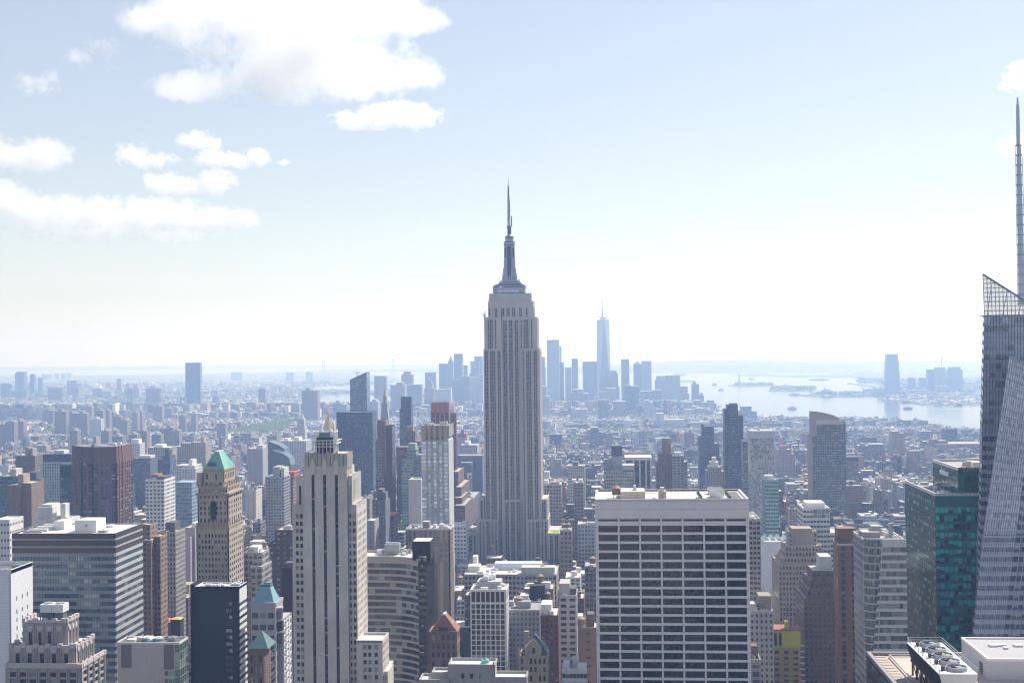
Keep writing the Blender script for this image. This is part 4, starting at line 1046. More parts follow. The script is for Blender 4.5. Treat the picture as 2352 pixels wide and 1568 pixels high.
# --- roof with cooling tower and plant box, bottom right
X0 = W(1990, 1495, 324).x; zr = W(1990, 1495, 324).z
r = root_for('plant_roof', 'gravel-roofed dark building with five-fan cooling tower and pale plant box, bottom right corner', 'office building', X0, X0 + 60, 262, 324)
X1 = X0 + 75; Yn = 232
m_ = MB(); m_.fbox(X0, X1, Yn, 324, 0, zr - .9, (.07, .072, .08), (1.6, 3.8, .8, .6, .2), (.03, .035, .045), (.50, .42, .35)); part(r, 'wall', m_, FAC)
a = MB(); a.ring(X0, X1, Yn, 324, zr - 1.2, zr, .9); part(r, 'parapet', a, stone('dark_coping', (.30, .285, .28), .15))
a = MB(); a.box(X0 + 1, X1 - 1, Yn + 1, 323, zr - .92, zr - .8); part(r, 'roof', a, GRAVEL)
a = MB()
for (p_, q) in (((X0 + 5, 321.5), (X0 + 5, 250)), ((X0 + 5, 321.5), (X0 + 17, 321.5))): a.bar((p_[0], p_[1], zr - .2), (q[0], q[1], zr - .2), .3)
part(r, 'pipe', a, STEEL)
a = MB()
for k in range(26): a.box(X0 + 1.6, X0 + 4.0, 321 - k * 2.7, 322.3 - k * 2.7, zr - .8, zr - .68)
part(r, 'walkway', a, stone('paver', (.42, .36, .31), .15))['kind'] = 'stuff'
ca, cb = W(2156.5, 1544.6, 275), W(2083, 1476, 304.5); cx0 = (ca.x + cb.x) / 2; ctz = (ca.z + cb.z) / 2; cx1 = W(2247, 1544.6, 275).x
ct = thing('cooling_tower', 'long white louvred cooling tower with five round fans on steel legs over the gravel roof', 'cooling tower', ((cx0 + cx1) / 2, 290, zr - .8))
cyA, cyB = 275, 304.5; zb_ = ctz - 3.9
a = MB(); a.hexa(((cx0 + 1.0, cyA, zb_), (cx1 - 1.0, cyA, zb_), (cx1 - 1.0, cyB, zb_), (cx0 + 1.0, cyB, zb_), (cx0, cyA, ctz), (cx1, cyA, ctz), (cx1, cyB, ctz), (cx0, cyB, ctz))); part(ct, 'casing', a, stone('casing_white', (.66, .67, .68), .1, .5))
a = MB()
for k in range(9):
    f_ = k / 9; xx = cx0 + 1.0 * (1 - f_) - .12; a.box(xx, xx + .3, cyA + .3, cyB - .3, zb_ + 3.5 * f_, zb_ + 3.5 * f_ + .26)
a.hexa([(cx0 + .92, cyA + .2, zb_), (cx0 + 1.1, cyA + .2, zb_), (cx0 + 1.1, cyB - .2, zb_), (cx0 + .92, cyB - .2, zb_), (cx0 - .04, cyA + .2, ctz - .3), (cx0 + .1, cyA + .2, ctz - .3), (cx0 + .1, cyB - .2, ctz - .3), (cx0 - .04, cyB - .2, ctz - .3)])
part(ct, 'louvre', a, stone('louvre_black', (.028, .03, .033), .2))
bl_ = stone('fan_dark', (.10, .095, .09), .2)
for k in range(5):
    fy = cyA + 3.6 + k * 5.6; fx = (cx0 + cx1) / 2 + .5
    a = MB(); a.frus(fx, fy, ctz - .02, ctz + .8, 2.2, 2.12, 28, 1, 0, False); a.frus(fx, fy, ctz + .1, ctz + .79, 2.0, 2.0, 28, 1, 0, False)
    for q in range(28):
        c1_, c2_ = q * math.pi / 14, (q + 1) * math.pi / 14
        a.face([(fx + ra * math.cos(g_), fy + ra * math.sin(g_), ctz + .8) for ra, g_ in ((2.12, c1_), (2.12, c2_), (1.98, c2_), (1.98, c1_))])
    fn = part(ct, 'fan_shroud', a, stone('shroud_grey', (.42, .44, .46), .1))
    a = MB(); a.frus(fx, fy, ctz + .05, ctz + .12, 1.98, 1.98, 24); part(fn, 'fan_well', a, stone('well_black', (.02, .02, .02), .1))
    a = MB()
    for q in range(8):
        an = q * math.pi / 4 + k; d_ = Vector((math.cos(an), math.sin(an), 0)); e_ = Vector((-d_.y, d_.x, 0)) * .3
        c_ = Vector((fx, fy, ctz + .5)); a.face((c_ + d_ * .3 - e_ * .6, c_ + d_ * .3 + e_ * .6 + Vector((0, 0, .12)), c_ + d_ * 1.8 + e_ + Vector((0, 0, .12)), c_ + d_ * 1.8 - e_))
    part(fn, 'fan_blade', a, stone('blade_grey', (.35, .33, .31), .1))
    a = MB(); a.frus(fx, fy, ctz + .3, ctz + .75, .4, .34, 12); part(fn, 'hub', a, stone('hub_grey', (.5, .47, .42), .1))
    a = MB(); a.bar((fx - 3.0, fy - .4, ctz + .4), (fx - .2, fy, ctz + .9), .22); a.frus(fx - 2.9, fy - .4, ctz, ctz + .95, .42, .42, 10); part(fn, 'motor', a, bl_)
    for q in range(6):
        pass
a = MB()
for k in range(8):
    v = cyA + .4 + k * (cyB - cyA - .8) / 7
    for xx in (cx0 + 1.2, cx1 - 1.2): a.bar((xx, v, zr - .85), (xx, v, zb_ + .1), .4)
    if k: a.bar((cx0 + 1.2, v, zb_ - .1), (cx0 + 1.2, v - 4, zr - .6), .2)
a.box(cx0 + .8, cx1 - .8, cyA - .1, cyB + .1, zb_ - .45, zb_ - .02)
part(ct, 'leg_frame', a, stone('rust_steel', (.11, .085, .07), .2))
rail(ct, [(cx0 + .1, cyA + .1), (cx0 + .1, cyB - .1), (cx1 - .1, cyB - .1), (cx1 - .1, cyA + .1)], ctz, STEEL, 1.15, 3.6)
ba, bb_ = W(2268, 1511, 300), W(2209, 1463, 322); bx = (ba.x + bb_.x) / 2; bz = (ba.z + bb_.z) / 2
pbx = thing('plant_box', 'large pale windowless plant box with grey flat roof beside the cooling tower', 'rooftop building', (bx + 15, 311, zr - .8))
a = MB(); a.box(bx, bx + 32, 300, 322, zr - .85, bz - .5); part(pbx, 'wall', a, stone('pale_grey_wall', (.52, .54, .58), .06, .6))
a = MB(); a.ring(bx - .1, bx + 32.1, 299.9, 322.1, bz - .6, bz, .55); part(pbx, 'parapet', a, stone('pale_edge', (.75, .73, .70), .05))
a = MB(); a.box(bx + .5, bx + 31.5, 300.4, 321.6, bz - .55, bz - .35); part(pbx, 'roof', a, stone('felt_grey', (.40, .39, .39), .12))
for px, py in ((2300, 1482), (2281, 1483), (2338, 1483), (2310, 1489)):
    a = MB(); v = W(px, py, 311); k = (260 - bz + .35) / (260 - v.z); v = CAM + (v - CAM) * k; s_ = .95 if px != 2310 else .5; a.box(v.x - s_, v.x + s_, v.y - s_, v.y + s_, bz - .4, bz + .1); part(pbx, 'skylight', a, WHITEM)
a = MB(); a.box(bx - .14, bx + .04, 304, 306.4, bz - 4.5, bz - 2); part(pbx, 'louvre', a, stone('louvre_dark', (.14, .15, .17), .2))
reg(X0, X1, Yn, 324, zr); reg(bx, bx + 32, 300, 322, bz)

# ------------------------------------------------------------------ a tower from its picture outline and depth
def T(name, label, xl, xr, yt, Y, D, wc, sty, gc='dk', roof=(.5, .5, .48), ph=(), tanks=(), tiers=(), cat='tower', short=None, side=None, group=None, kit=0, pcol=None, loc=None):
    wc = C[wc] if isinstance(wc, str) else wc; gc = GL[gc] if isinstance(gc, str) else gc; st = S[sty] if isinstance(sty, str) else sty
    sd = S[side] if isinstance(side, str) else side; pcol = C[pcol] if isinstance(pcol, str) else pcol
    x0, x1, z = fr(xl, xr, yt, Y)
    r_ = root_for(name, label, cat, x0, x1, Y, Y + D, group)
    par = .9 if Y < 2600 else 0
    m_ = MB(); m_.fbox(x0, x1, Y, Y + D, 0, z - par, wc, st, gc, roof, sd)
    bx_ = [(x0, x1, Y, Y + D, z)]
    for (a, b_, y_, dy, dd) in tiers:
        q0, q1, qz = fr(a, b_, y_, Y + dy); m_.fbox(q0, q1, Y + dy, Y + dy + dd, 0, qz - par, wc, st, gc, roof, sd); bx_.append((q0, q1, Y + dy, Y + dy + dd, qz))
    if par:
        for q in bx_:
            n1 = len(m_.f); m_.ring(q[0], q[1], q[2], q[3], q[4] - par - .05, q[4], .5); m_.plainf(n1, tuple(min(.75, v * 1.1) for v in (pcol or wc)))
    part(r_, 'wall', m_, FAC)
    if Y < 2600:
        a = MB()
        for q in bx_: a.box(q[0] + .5, q[1] - .5, q[2] + .5, q[3] - .5, q[4] - par - .02, q[4] - par + .1)
        n1 = 0; a.plainf(0, roof); part(r_, 'roof', a, FAC)
    for (u0, u1, v0, v1, h, pc) in ph:
        a = MB(); pc = C[pc] if isinstance(pc, str) else pc
        a.box(x0 + (x1 - x0) * u0, x0 + (x1 - x0) * u1, Y + D * v0, Y + D * v1, z - par - .05, z + h); a.plainf(0, pc); part(r_, 'penthouse', a, FAC)
    for (u, v, s_) in tanks: water_tank(r_, x0 + (x1 - x0) * u, Y + D * v, z - par, s_, s_ * 1.7)
    if kit: roof_kit(r_, x0 + 1.5, x1 - 1.5, Y + 2, Y + D - 1.5, z - par, kit, int(xl * 7 + yt))
    for q in bx_: reg(*q)
    if short: LMK.append(((xl + xr) / 2, yt, short, Y))
    return r_, x0, x1, z

# --- right side, middle distance
T('brick_pier_tower', 'slender orange brown brick tower with dark vertical window strips', 1924, 1972, 1248, 720, 15, (.27, .155, .10), (6.2, 3.6, .36, .72, .1), 'dk', (.5, .48, .45), ((.08, .95, .35, .95, 7.6, (.25, .15, .10)), (-.02, .2, .2, .6, 2.4, (.2, .12, .09))), short='orange brick tower', pcol='offw', side=(3.6, 3.6, .4, .8, .1))
T('stepped_building', 'beige stepped office building with windowless top block, right of the white grid tower', 1804, 1887, 1252, 900, 26, 'buff', 'old', 'dk', (.5, .46, .4), ((.23, .80, .3, .9, 10.5, (.38, .32, .25)),), (), ((1800, 1892, 1277, -3, 32), (1789, 1880, 1295, -6, 40), (1812, 1876, 1219.5, 8, 12)), short='beige stepped block', cat='office building')
T('stepped_building', 'dark brown brick setback building with pale roof box, beside the orange brick tower', 1866, 1916, 1309.5, 780, 24, 'brown', 'punch', 'dk', (.6, .6, .58), ((.45, .98, .3, .9, 7, (.5, .5, .48)),), (), ((1860, 1920, 1332, -3, 30), (1854, 1920, 1352, -6, 34), (1846.5, 1920, 1374, -9, 38)), short='brown setback block', cat='office building')
yr, x0, x1, z = T('yellow_building', 'bright yellow clad building under construction with green roof deck and dark window slots', 1773, 1838, 1487, 760, 14, (.42, .30, .09), (6.3, 3.3, .5, .5, .1), 'dk', (.4, .38, .35), (), (), ((1774, 1837, 1448, .6, 13),), short='yellow building', cat='building')
a = MB(); zt = W(1800, 1447, 761).z; zm = W(1800, 1485, 761).z
a.box(x0 - .2, x1 + .2, 759.8, 760.2, zm, zt); part(yr, 'sheathing', a, stone('yellow_sheathing', (.55, .52, .06), .2))
for px in (1778, 1788.5):
    a = MB(); u = W(px, 1460, 760).x; a.box(u, u + 1.6, 759.7, 759.9, zm + 1, zt - 1.2); part(yr, 'opening', a, stone('opening_dark', (.05, .04, .04), .2))
a = MB(); a.box(x0 - .3, x1 + .3, 759.6, 774, zt - .05, zt + .8); part(yr, 'deck_edge', a, stone('red_deck', (.32, .13, .12), .2))
a = MB(); a.box(W(1803, 1440, 762).x, W(1811, 1440, 762).x, 762, 765, zt, W(1807, 1426, 762).z); part(yr, 'hoist', a, stone('yellow_sheathing', (.55, .52, .06), .2))
a = MB(); hx = W(1806, 1420, 763).x
for q in range(2):
    a.bar((hx + q * 2.4, 763, zt), (hx + q * 2.4, 763, zt + 14), .3)
for q in range(6): a.bar((hx, 763, zt + q * 2.4), (hx + 2.4, 763, zt + q * 2.4 + 2), .2)
part(yr, 'hoist_mast', a, stone('dark_steel', (.07, .07, .075), .2))
for k in range(8):
    a = MB(); zz = zt - 9 - k * 3.4; a.box(x1, x1 + 2.6, 760.5, 763, zz, zz + .35); part(yr, 'balcony', a, WHITEM)
wr, x0, x1, z = T('white_lab', 'white office block with glass grid top storeys, right of the white grid tower', 1844.5, 1906, 1165.7, 930, 30, 'white', (2.3, 3.5, .8, .42, .2), 'grey', (.6, .6, .6), ((.2, .9, .3, .9, 2.4, 'white'),), (), ((1900, 1928, 1222, 8, 26),), short='white glass-topped block', cat='office building')
a = MB(); zb_ = W(1870, 1187, 930).z; a.fbox(x0 + 7, x1 - .4, 929.6, 931, zb_, z - 1, (.62, .63, .65), (2.6, 3.2, .88, .86, .3), (.42, .44, .52)); part(wr, 'glass_grid', a, FAC)
T('slim_tower', 'slim concrete apartment tower with gridded windows touching the white grid tower', 1720, 1746, 1191, 760, 22, (.40, .36, .33), (2.3, 2.9, .72, .55, .15), 'dk', (.45, .43, .4), (), (), (), short='gridded slim tower', kit=5)
T('concrete_building', 'bare concrete block with plant on its roof, under the slim gridded tower', 1722, 1776, 1402, 720, 20, 'conc', 'punch', 'dk', (.5, .47, .42), ((.45, .98, .3, .9, 7, (.33, .28, .23)), (.05, .3, .2, .6, 3, 'offw')), kit=4, cat='building')
T('office_building', 'small beige office block with pale parapet at the foot of the white grid tower', 1724, 1748, 1513, 600, 14, (.33, .33, .30), 'loft', 'grey', (.55, .55, .53), ((.2, .8, .3, .8, 5, 'brown'),), kit=3, cat='building')
# white shed with gabled skylights
x0, x1, z = fr(1756, 1816, 1243, 1050)
r = root_for('skylit_shed', 'long white rooftop shed with four gabled skylights, between white grid tower and beige stepped block', 'building', x0, x1, 1050, 1075)
m_ = MB(); m_.box(x0, x1, 1050, 1075, 0, z); part(r, 'wall', m_, stone('shed_white', (.72, .73, .75), .06))
for k in range(4):
    a = MB(); u0, u1 = x0 + (x1 - x0) * k / 4 + .2, x0 + (x1 - x0) * (k + 1) / 4 - .2; i_ = len(a.v)
    a.v += [(u0, 1056, z), (u1, 1056, z), ((u0 + u1) / 2, 1056, z + 3), (u0, 1074, z), (u1, 1074, z), ((u0 + u1) / 2, 1074, z + 3)]
    a.f += [(0, 1, 2), (5, 4, 3), (0, 2, 5, 3), (1, 4, 5, 2)]; part(r, 'skylight', a, stone('skylight_green', (.38, .48, .48), .08, .4))
reg(x0, x1, 1050, 1075, z + 3)
# curved-top apartment tower
er, x0, x1, z = T('curved_top_tower', 'tall grey glass apartment tower with sail-shaped tan crown, right of centre', 1866, 1942, 968, 1650, 26, (.27, .26, .25), (3.0, 3.15, .88, .78, .2), (.05, .08, .095), (.4, .4, .38), (), (), (), short='sail-crowned tower')
a = MB(); i_ = 0; pr = [(1861.5, 966), (1861.5, 944), (1875, 944.5), (1895, 948), (1914, 953), (1928, 960), (1928, 964.5), (1876, 964.5), (1876, 1000), (1861.5, 1000)]
for Y in (1649.2, 1660):
    a.v += [(W(px, py, 1650).x, Y, W(px, py, 1650).z) for px, py in pr]
n_ = len(pr); a.f.append(tuple(range(n_))); a.f.append(tuple(range(2 * n_ - 1, n_ - 1, -1)))
for k in range(n_): a.f.append((k, (k + 1) % n_, n_ + (k + 1) % n_, n_ + k))
part(er, 'crown', a, stone('tan_crown', (.36, .30, .24), .12))
a = MB(); a.box(W(1874.5, 970, 1649).x, W(1938, 970, 1649).x, 1648.8, 1650.5, W(1900, 974, 1650).z, W(1900, 964, 1650).z); part(er, 'crown_band', a, stone('pale_band', (.52, .49, .45), .1))
a = MB(); a.box(W(1861.5, 1000, 1649).x, W(1866, 1000, 1649).x, 1649.4, 1676, 0, W(1863, 1000, 1650).z); part(er, 'end_wall', a, stone('tan_crown', (.36, .30, .24), .12))
T('glass_apartment_tower', 'dark blue ribbed apartment tower with stepped top, just right of the white grid tower', 1671, 1695, 930, 1600, 26, (.13, .155, .19), (1.9, 3.1, .8, .6, .25), (.05, .075, .12), (.3, .3, .3), ((.3, 1.0, .2, .9, 2, 'steel'),), (), ((1663.5, 1690, 940, 1, 24), (1690, 1707, 953, 1, 24)), short='stepped blue tower')
T('glass_apartment_tower', 'slate blue apartment tower with set-back cap, left of the stepped blue tower', 1612, 1640, 978, 1800, 26, (.16, .19, .25), (2.6, 3.1, .6, .6, .2), (.06, .08, .13), (.3, .32, .34), ((.0, .2, .1, .7, 2.5, 'dkgrey'),), (), ((1605, 1634, 1003, -2, 30), (1630, 1652, 1018, -4, 30), (1623, 1655, 1050, -8, 34)))
T('stone_tower', 'grey stone building with white octagonal lantern, under the slate blue tower', 1627, 1657, 1072, 1450, 24, (.34, .33, .33), 'punch', 'grey', (.6, .6, .6), ((.15, .8, .2, .8, 5, 'white'), (.35, .65, .35, .7, 10, 'white')), (), ((1624, 1664, 1082, 4, 30),))
mr, x0, x1, z = T('mirror_tower', 'mottled mirror glass tower, reflections painted into its panes, with plain white top band', 1723, 1777, 1004, 1300, 24, (.50, .50, .51), (1.5, 2.4, .92, .9, .15), (.36, .36, .37), (.5, .5, .5), (), (), (), short='mirror glass tower')  # mottled reflections are put into the pane colours
a = MB(); a.box(x0 - .2, x1 + .2, 1299.7, 1324.2, z - .3, W(1750, 989, 1300).z); part(mr, 'top_band', a, stone('mirror_band', (.50, .50, .53), .06))
a = MB(); a.frus((x0 + x1) / 2 - 2, 1310, W(1750, 989, 1300).z, W(1750, 984, 1300).z, 1.5, .4, 10); part(mr, 'roof_unit', a, STEEL)
T('teal_glass_block', 'pale teal glass block of rippled panes in front of the mirror glass tower', 1757, 1788, 1101, 1230, 22, (.30, .42, .42), (1.6, 3.6, .86, .5, .4), (.09, .16, .18), (.6, .6, .6), ((.1, .7, .3, .9, 3, 'white'),), (), (), kit=4)
T('narrow_tower', 'narrow dark grey tower wedged between stepped blue tower and mirror glass tower', 1706, 1722, 1012, 1450, 20, (.17, .20, .25), 'band', 'blue', (.35, .35, .36), (), (), ((1709, 1722, 1060, -20, 18),))
br_, x0, x1, z = T('striped_block', 'black glass block with tall white fins and white roof slab', 1436, 1496, 1050, 1500, 34, (.09, .10, .12), (2.0, 3.5, .8, .7, .2), (.035, .045, .06), (.6, .6, .58), (), (), (), short='white-finned black block', cat='office building')
a = MB(); a.box(x0 - .5, x1 + .5, 1499.4, 1535, z - 3.4, z + .2); part(br_, 'roof_slab', a, stone('slab_white', (.66, .66, .66), .06))
for px in (1436, 1448, 1455.5, 1469.5, 1484, 1495):
    a = MB(); u = W(px, 1080, 1500).x; a.box(u - .85, u + .85, 1498.9, 1500.2, 0, z - 3.3 if px not in (1448,) else z - 20); part(br_, 'fin', a, stone('slab_white', (.66, .66, .66), .06))
T('glazed_block', 'pale grey glazed block with bare concrete core box rising above it', 1387, 1456, 1080, 1300, 30, (.36, .37, .37), (2.4, 3.6, .86, .66, .35), (.15, .17, .17), (.6, .6, .58), ((.26, .62, .3, .8, 13.5, (.36, .37, .40)), (.26, .62, .32, .78, 24, (.13, .15, .18)), (0, .26, .2, .9, 10, 'steel'), (.62, 1.02, .0, .8, 5, 'conc')), (), (), short='glazed block with core box', cat='office building')
T('brick_tower', 'purplish brown brick apartment tower with round drum on its roof', 1512, 1545, 1041, 1450, 26, (.20, .14, .13), 'apt', 'grey', (.45, .42, .4), ((.35, .9, .3, .9, 10, (.27, .16, .13)), (.3, .92, .5, .95, 16, (.30, .28, .28))), (), ((1507, 1545, 1061, 3, 28),), short='drum-topped brick tower')
T('brick_tower', 'grey balconied apartment tower with rounded top storeys beside the drum-topped brick tower', 1545, 1571, 1046, 1440, 26, (.33, .33, .33), 'res', 'grey', (.5, .5, .48), ((.2, .8, .3, .8, 3, 'offw'),), (), ((1544, 1579, 1060, 1, 26),))
# ------------------------------------------------------------------ centre, below and beside the spired tower
hr, x0, x1, z = T('grid_hotel', 'white framed grid hotel with brown top row and cluttered roof, below the spired tower', 1080, 1161, 1353, 800, 21, 'white', 'blank', 'dk', (.55, .54, .52), ((.16, .84, .3, .98, 3.6, (.42, .43, .45)),), (), (), short='white grid hotel', kit=6, cat='hotel')
P = (x0, 800, 0); L = x1 - x0; mw = MB(); wl_ = []
tp = W(1120, 1358, 800).z; rows = floors(W(1120, 1386.5, 800).z, 60, 3.22, 2.7) + [(W(1120, 1382, 800).z, tp)]
wl_ = facade(mw, mw, P, UX, NV, L, 0, z, bays(L, 7, .78, .4), rows, .45); wl_ += facade(mw, mw, (x1, 800, 0), UY, WV, 21, 0, z, bays(21, 7, .6, .4), rows, .45)
part(hr, 'frame', mw, stone('frame_white', (.74, .73, .71), .05)); b0 = [q for q in wl_ if q[5] > 4]; panes(hr, b0, stone('brown_panel', (.045, .03, .03), .2, .4), 'top_panel'); panes(hr, [q for q in wl_ if q[5] <= 4], glass('hotel_glass', (.035, .042, .045), (.2, .2, .18), .25, .1), 'window', 90)
roof_kit(hr, x0 + 5, x1 - 6, 808, 820, z + 3.5, 12, 61, WHITEM, 'roof_unit', 3.0)
dr, x0, x1, z = T('department_store', 'broad stone block with wide white cluttered roof below the spired tower', 1066, 1278, 1318, 1010, 44, (.42, .40, .37), 'loft', 'dk', (.74, .73, .70), ((.02, .15, .3, .6, 4, 'offw'), (.3, .82, .55, .8, 4.6, (.6, .65, .68)), (.62, .98, .05, .3, 5, 'offw'), (.05, .1, .7, .9, 9, 'white')), ((.85, .2, 2.5),), (), short='white-roofed store', kit=26, cat='building')
rail(dr, [(x0 + 2, 1012), (x0 + 30, 1012), (x0 + 60, 1012)], z, WHITEM, 2.2, 5)
# office with red tiled hip roof
Y0 = 640; x0, x1, z = fr(987, 1049, 1450, Y0)
r = root_for('tiled_roof_building', 'brown brick office building with steep red tiled hip roof and skylights', 'building', x0, x1, Y0, Y0 + 13)
bm_ = stone('mauve_brick', (.21, .15, .13), .2); mw = MB(); mw.box(x0 + .4, x1 - .4, Y0 + .5, Y0 + 13, 0, z - .2)
rows = floors(z - 1.6, 70, 4.3, 2.6); wn_ = facade(mw, mw, (x0, Y0 + .5), UX, NV, x1 - x0, 0, z, bays(x1 - x0, 5, .58, .4), rows, .5)
wn_ += facade(mw, mw, (x1 - .4, Y0 + .2), UY, WV, 12.8, 0, z, bays(12.8, 4, .5, .4), rows, .4)
for zz in (z - 6.4, z - 15.0): mw.box(x0 - .3, x1 + .3, Y0 - .35, Y0 + 13.2, zz - .35, zz)
mw.box(x0 - .5, x1 + .5, Y0 - .5, Y0 + 13.4, z - .5, z + .3)
part(r, 'wall', mw, bm_); panes(r, wn_, glass('arch_glass', (.05, .055, .06), (.4, .4, .36), .3), 'window', 60)
tile = stone('red_tile', (.27, .125, .09), .25); a = MB(); a.hip(x0 + .5, x1, Y0 + .3, Y0 + 13, z + .25, W(1026, 1409, Y0 + 6).z, .06, .5); rf_ = part(r, 'roof', a, tile)
a = MB(); zz = W(1026, 1409, Y0 + 6).z; a.box((x0 + x1) / 2 - .6, (x0 + x1) / 2 + .8, Y0 + 3.4, Y0 + 10, zz - .3, zz + .4); part(rf_, 'ridge', a, stone('copper_pale2', (.32, .52, .44), .1))
for k in range(3):
    a = MB(); f_ = .35 + .13 * k; xx = x1 - (x1 - x0) / 2 * (.5); a.hexa([(x1 - 3.2, Y0 + 5 + k * 2, z + 3.6), (x1 - 2.2, Y0 + 5 + k * 2, z + 2.0), (x1 - 2.2, Y0 + 6.4 + k * 2, z + 2.0), (x1 - 3.2, Y0 + 6.4 + k * 2, z + 3.6)] + [(x1 - 3.0, Y0 + 5 + k * 2, z + 4.0), (x1 - 1.9, Y0 + 5 + k * 2, z + 2.4), (x1 - 1.9, Y0 + 6.4 + k * 2, z + 2.4), (x1 - 3.0, Y0 + 6.4 + k * 2, z + 4.0)]); part(rf_, 'skylight', a, stone('skylight_blue', (.30, .36, .42), .05, .3))
a = MB(); a.box(x0 + 4.5, x1 - 4.5, Y0 + .2, Y0 + 2, z + .3, z + 2.0); part(rf_, 'dormer', a, stone('opening_dark', (.05, .04, .04), .2))
reg(x0, x1, Y0, Y0 + 13, zz, 'red tiled roof')
# grey block with stepped roofline at the bottom edge
Y0 = 500
r = thing('low_roof_block', 'grey brick block with stepped white flat roofs at the bottom edge, centre', 'building', (W(1080, 1530, Y0).x, Y0 + 8, 0))
gb_ = stone('grey_brick2', (.36, .345, .33), .16); mw = MB(); rf2 = MB(); wn_ = []
for xa, xb, yt, dy, dp in ((1029, 1137, 1527, 0, 11), (962, 1031, 1562, -1, 10), (1131, 1210, 1556, 1.5, 10), (991, 1030, 1545, 3, 8)):
    q0, q1, qz = fr(xa, xb, yt, Y0 + dy); ya = Y0 + dy; rows = floors(qz - 3.2, 90, 3.5, 2.0)
    mw.box(q0 + .3, q1 - .3, ya + .5, ya + dp, 0, qz - .8)
    wn_ += facade(mw, mw, (q0, ya + .5), UX, NV, q1 - q0, 0, qz, [c_ for k, c_ in enumerate(bays(q1 - q0, 5, .36, .6)) if k in (1, 2, 3)], rows, .4)
    mw.ring(q0, q1, ya, ya + dp, qz - 1, qz + .4, .5); rf2.box(q0 + .5, q1 - .5, ya + .6, ya + dp - .5, qz - .85, qz - .6); reg(q0, q1, ya, ya + dp, qz)
part(r, 'wall', mw, gb_); part(r, 'roof', rf2, stone('roof_white', (.76, .74, .70), .12)); panes(r, wn_, glass('dark_window', (.02, .024, .03)), 'window')
a = MB(); u = W(1115, 1520, Y0 + 7).x; qz = W(1080, 1527, Y0).z; a.frus(u, Y0 + 7, qz - .6, qz + .6, 1.7, 1.5, 16); a.frus(u, Y0 + 7, qz + .55, qz + 1.5, 1.1, .2, 12); part(r, 'copper_vent', a, stone('copper_green', (.20, .47, .37), .22, .6))
a = MB(); u = W(1133, 1530, Y0 - .2).x; a.bar((u, Y0 - .2, qz - 12), (u, Y0 - .2, qz + 1.5), .5); part(r, 'drain_pipe', a, STEEL)
# gothic gabled building
Y0 = 560; x0, x1, z = fr(1191, 1258, 1505, Y0)
r = root_for('gothic_building', 'sandstone gothic building with steep slate roof and pointed front gable', 'building', x0, x1, Y0, Y0 + 14)
sand = stone('sandstone', (.40, .33, .26), .2); mw = MB(); mw.box(x0 + .3, x1 - .3, Y0 + .5, Y0 + 14, 0, z - .2)
rows = floors(z - 1.2, 90, 3.7, 2.4); wn_ = facade(mw, mw, (x0, Y0 + .5), UX, NV, x1 - x0, 0, z, bays(x1 - x0, 6, .5, .5), rows, .45)
wn_ += facade(mw, mw, (x1 - .3, Y0 + .2), UY, WV, 13.6, 0, z, bays(13.6, 5, .45, .4), rows, .4)
for k in range(3): mw.box(x0 - .2, x1 + .2, Y0 - .2, Y0 + .2, z - 7.0 * k - .3, z - 7.0 * k)
gc_ = W(1224, 1480, Y0).x; i_ = len(mw.v); zz = W(1224, 1474, Y0).z
mw.v += [(gc_ - 3.6, Y0 - .3, z - .1), (gc_ + 3.6, Y0 - .3, z - .1), (gc_ + 3.6, Y0 - .3, z + 3.2), (gc_, Y0 - .3, zz + 1), (gc_ - 3.6, Y0 - .3, z + 3.2), (gc_ - 3.6, Y0 + 5, z - .1), (gc_ + 3.6, Y0 + 5, z - .1), (gc_ + 3.6, Y0 + 5, z + 3.2), (gc_, Y0 + 5, zz + 1), (gc_ - 3.6, Y0 + 5, z + 3.2)]
mw.f += [tuple(i_ + k for k in (0, 1, 2, 3, 4)), tuple(i_ + k for k in (1, 6, 7, 2)), tuple(i_ + k for k in (0, 4, 9, 5)), tuple(i_ + k for k in (2, 7, 8, 3)), tuple(i_ + k for k in (4, 3, 8, 9))]
for px in (1192, 1258, 1213, 1236): u = W(px, 1500, Y0).x; mw.frus(u, Y0, z - .2, z + 2.0, .5, .4, 8); mw.frus(u, Y0, z + 1.9, z + 4.0, .5, .05, 8)
wn_ += [(Vector((gc_ + s_, Y0 - .3, 0)), UX, NV, z + 2.2, 1.2, 2.4) for s_ in (-1.2, .4)]
part(r, 'wall', mw, sand); panes(r, wn_, glass('arch_glass', (.05, .055, .06), (.4, .4, .36), .3), 'window', 60)
a = MB(); zz = W(1229, 1457, Y0 + 6).z; a.hip(x0 + 1.0, x1 + .2, Y0 + .9, Y0 + 14, z + .1, zz, .05, .2); part(r, 'roof', a, stone('slate', (.10, .125, .165), .2, .6))
a = MB(); u = W(1210, 1460, Y0 + 9).x; a.box(u - 1, u + 1, Y0 + 8, Y0 + 10, z, zz + 1); part(r, 'chimney', a, sand)
reg(x0, x1, Y0, Y0 + 14, zz, 'gothic slate roof')
gr_, x0, x1, z = T('roof_garden_house', 'small white penthouse with planted terraces at the bottom edge beside the white grid tower', 1291, 1348, 1536, 560, 12, (.60, .60, .56), 'band', 'grey', (.62, .62, .6), ((.02, .3, .3, .8, 1.8, 'white'), (.4, .66, .5, .9, 3.4, 'offw'), (.62, .97, .1, .5, 1.6, 'white')), kit=4, cat='building')
T('scaffold_tower', 'bare concrete frame tower with missing windows beside the white grid tower', 1284, 1324, 1366, 760, 22, (.44, .43, .42), (6.2, 3.6, .62, .5, .1), (.05, .04, .042), (.55, .52, .48), ((.0, .6, .2, .9, 6, (.44, .43, .40)), (.62, .98, .2, .8, 3, 'dkgrey')), (), (), short='bare concrete tower', kit=4, cat='building')
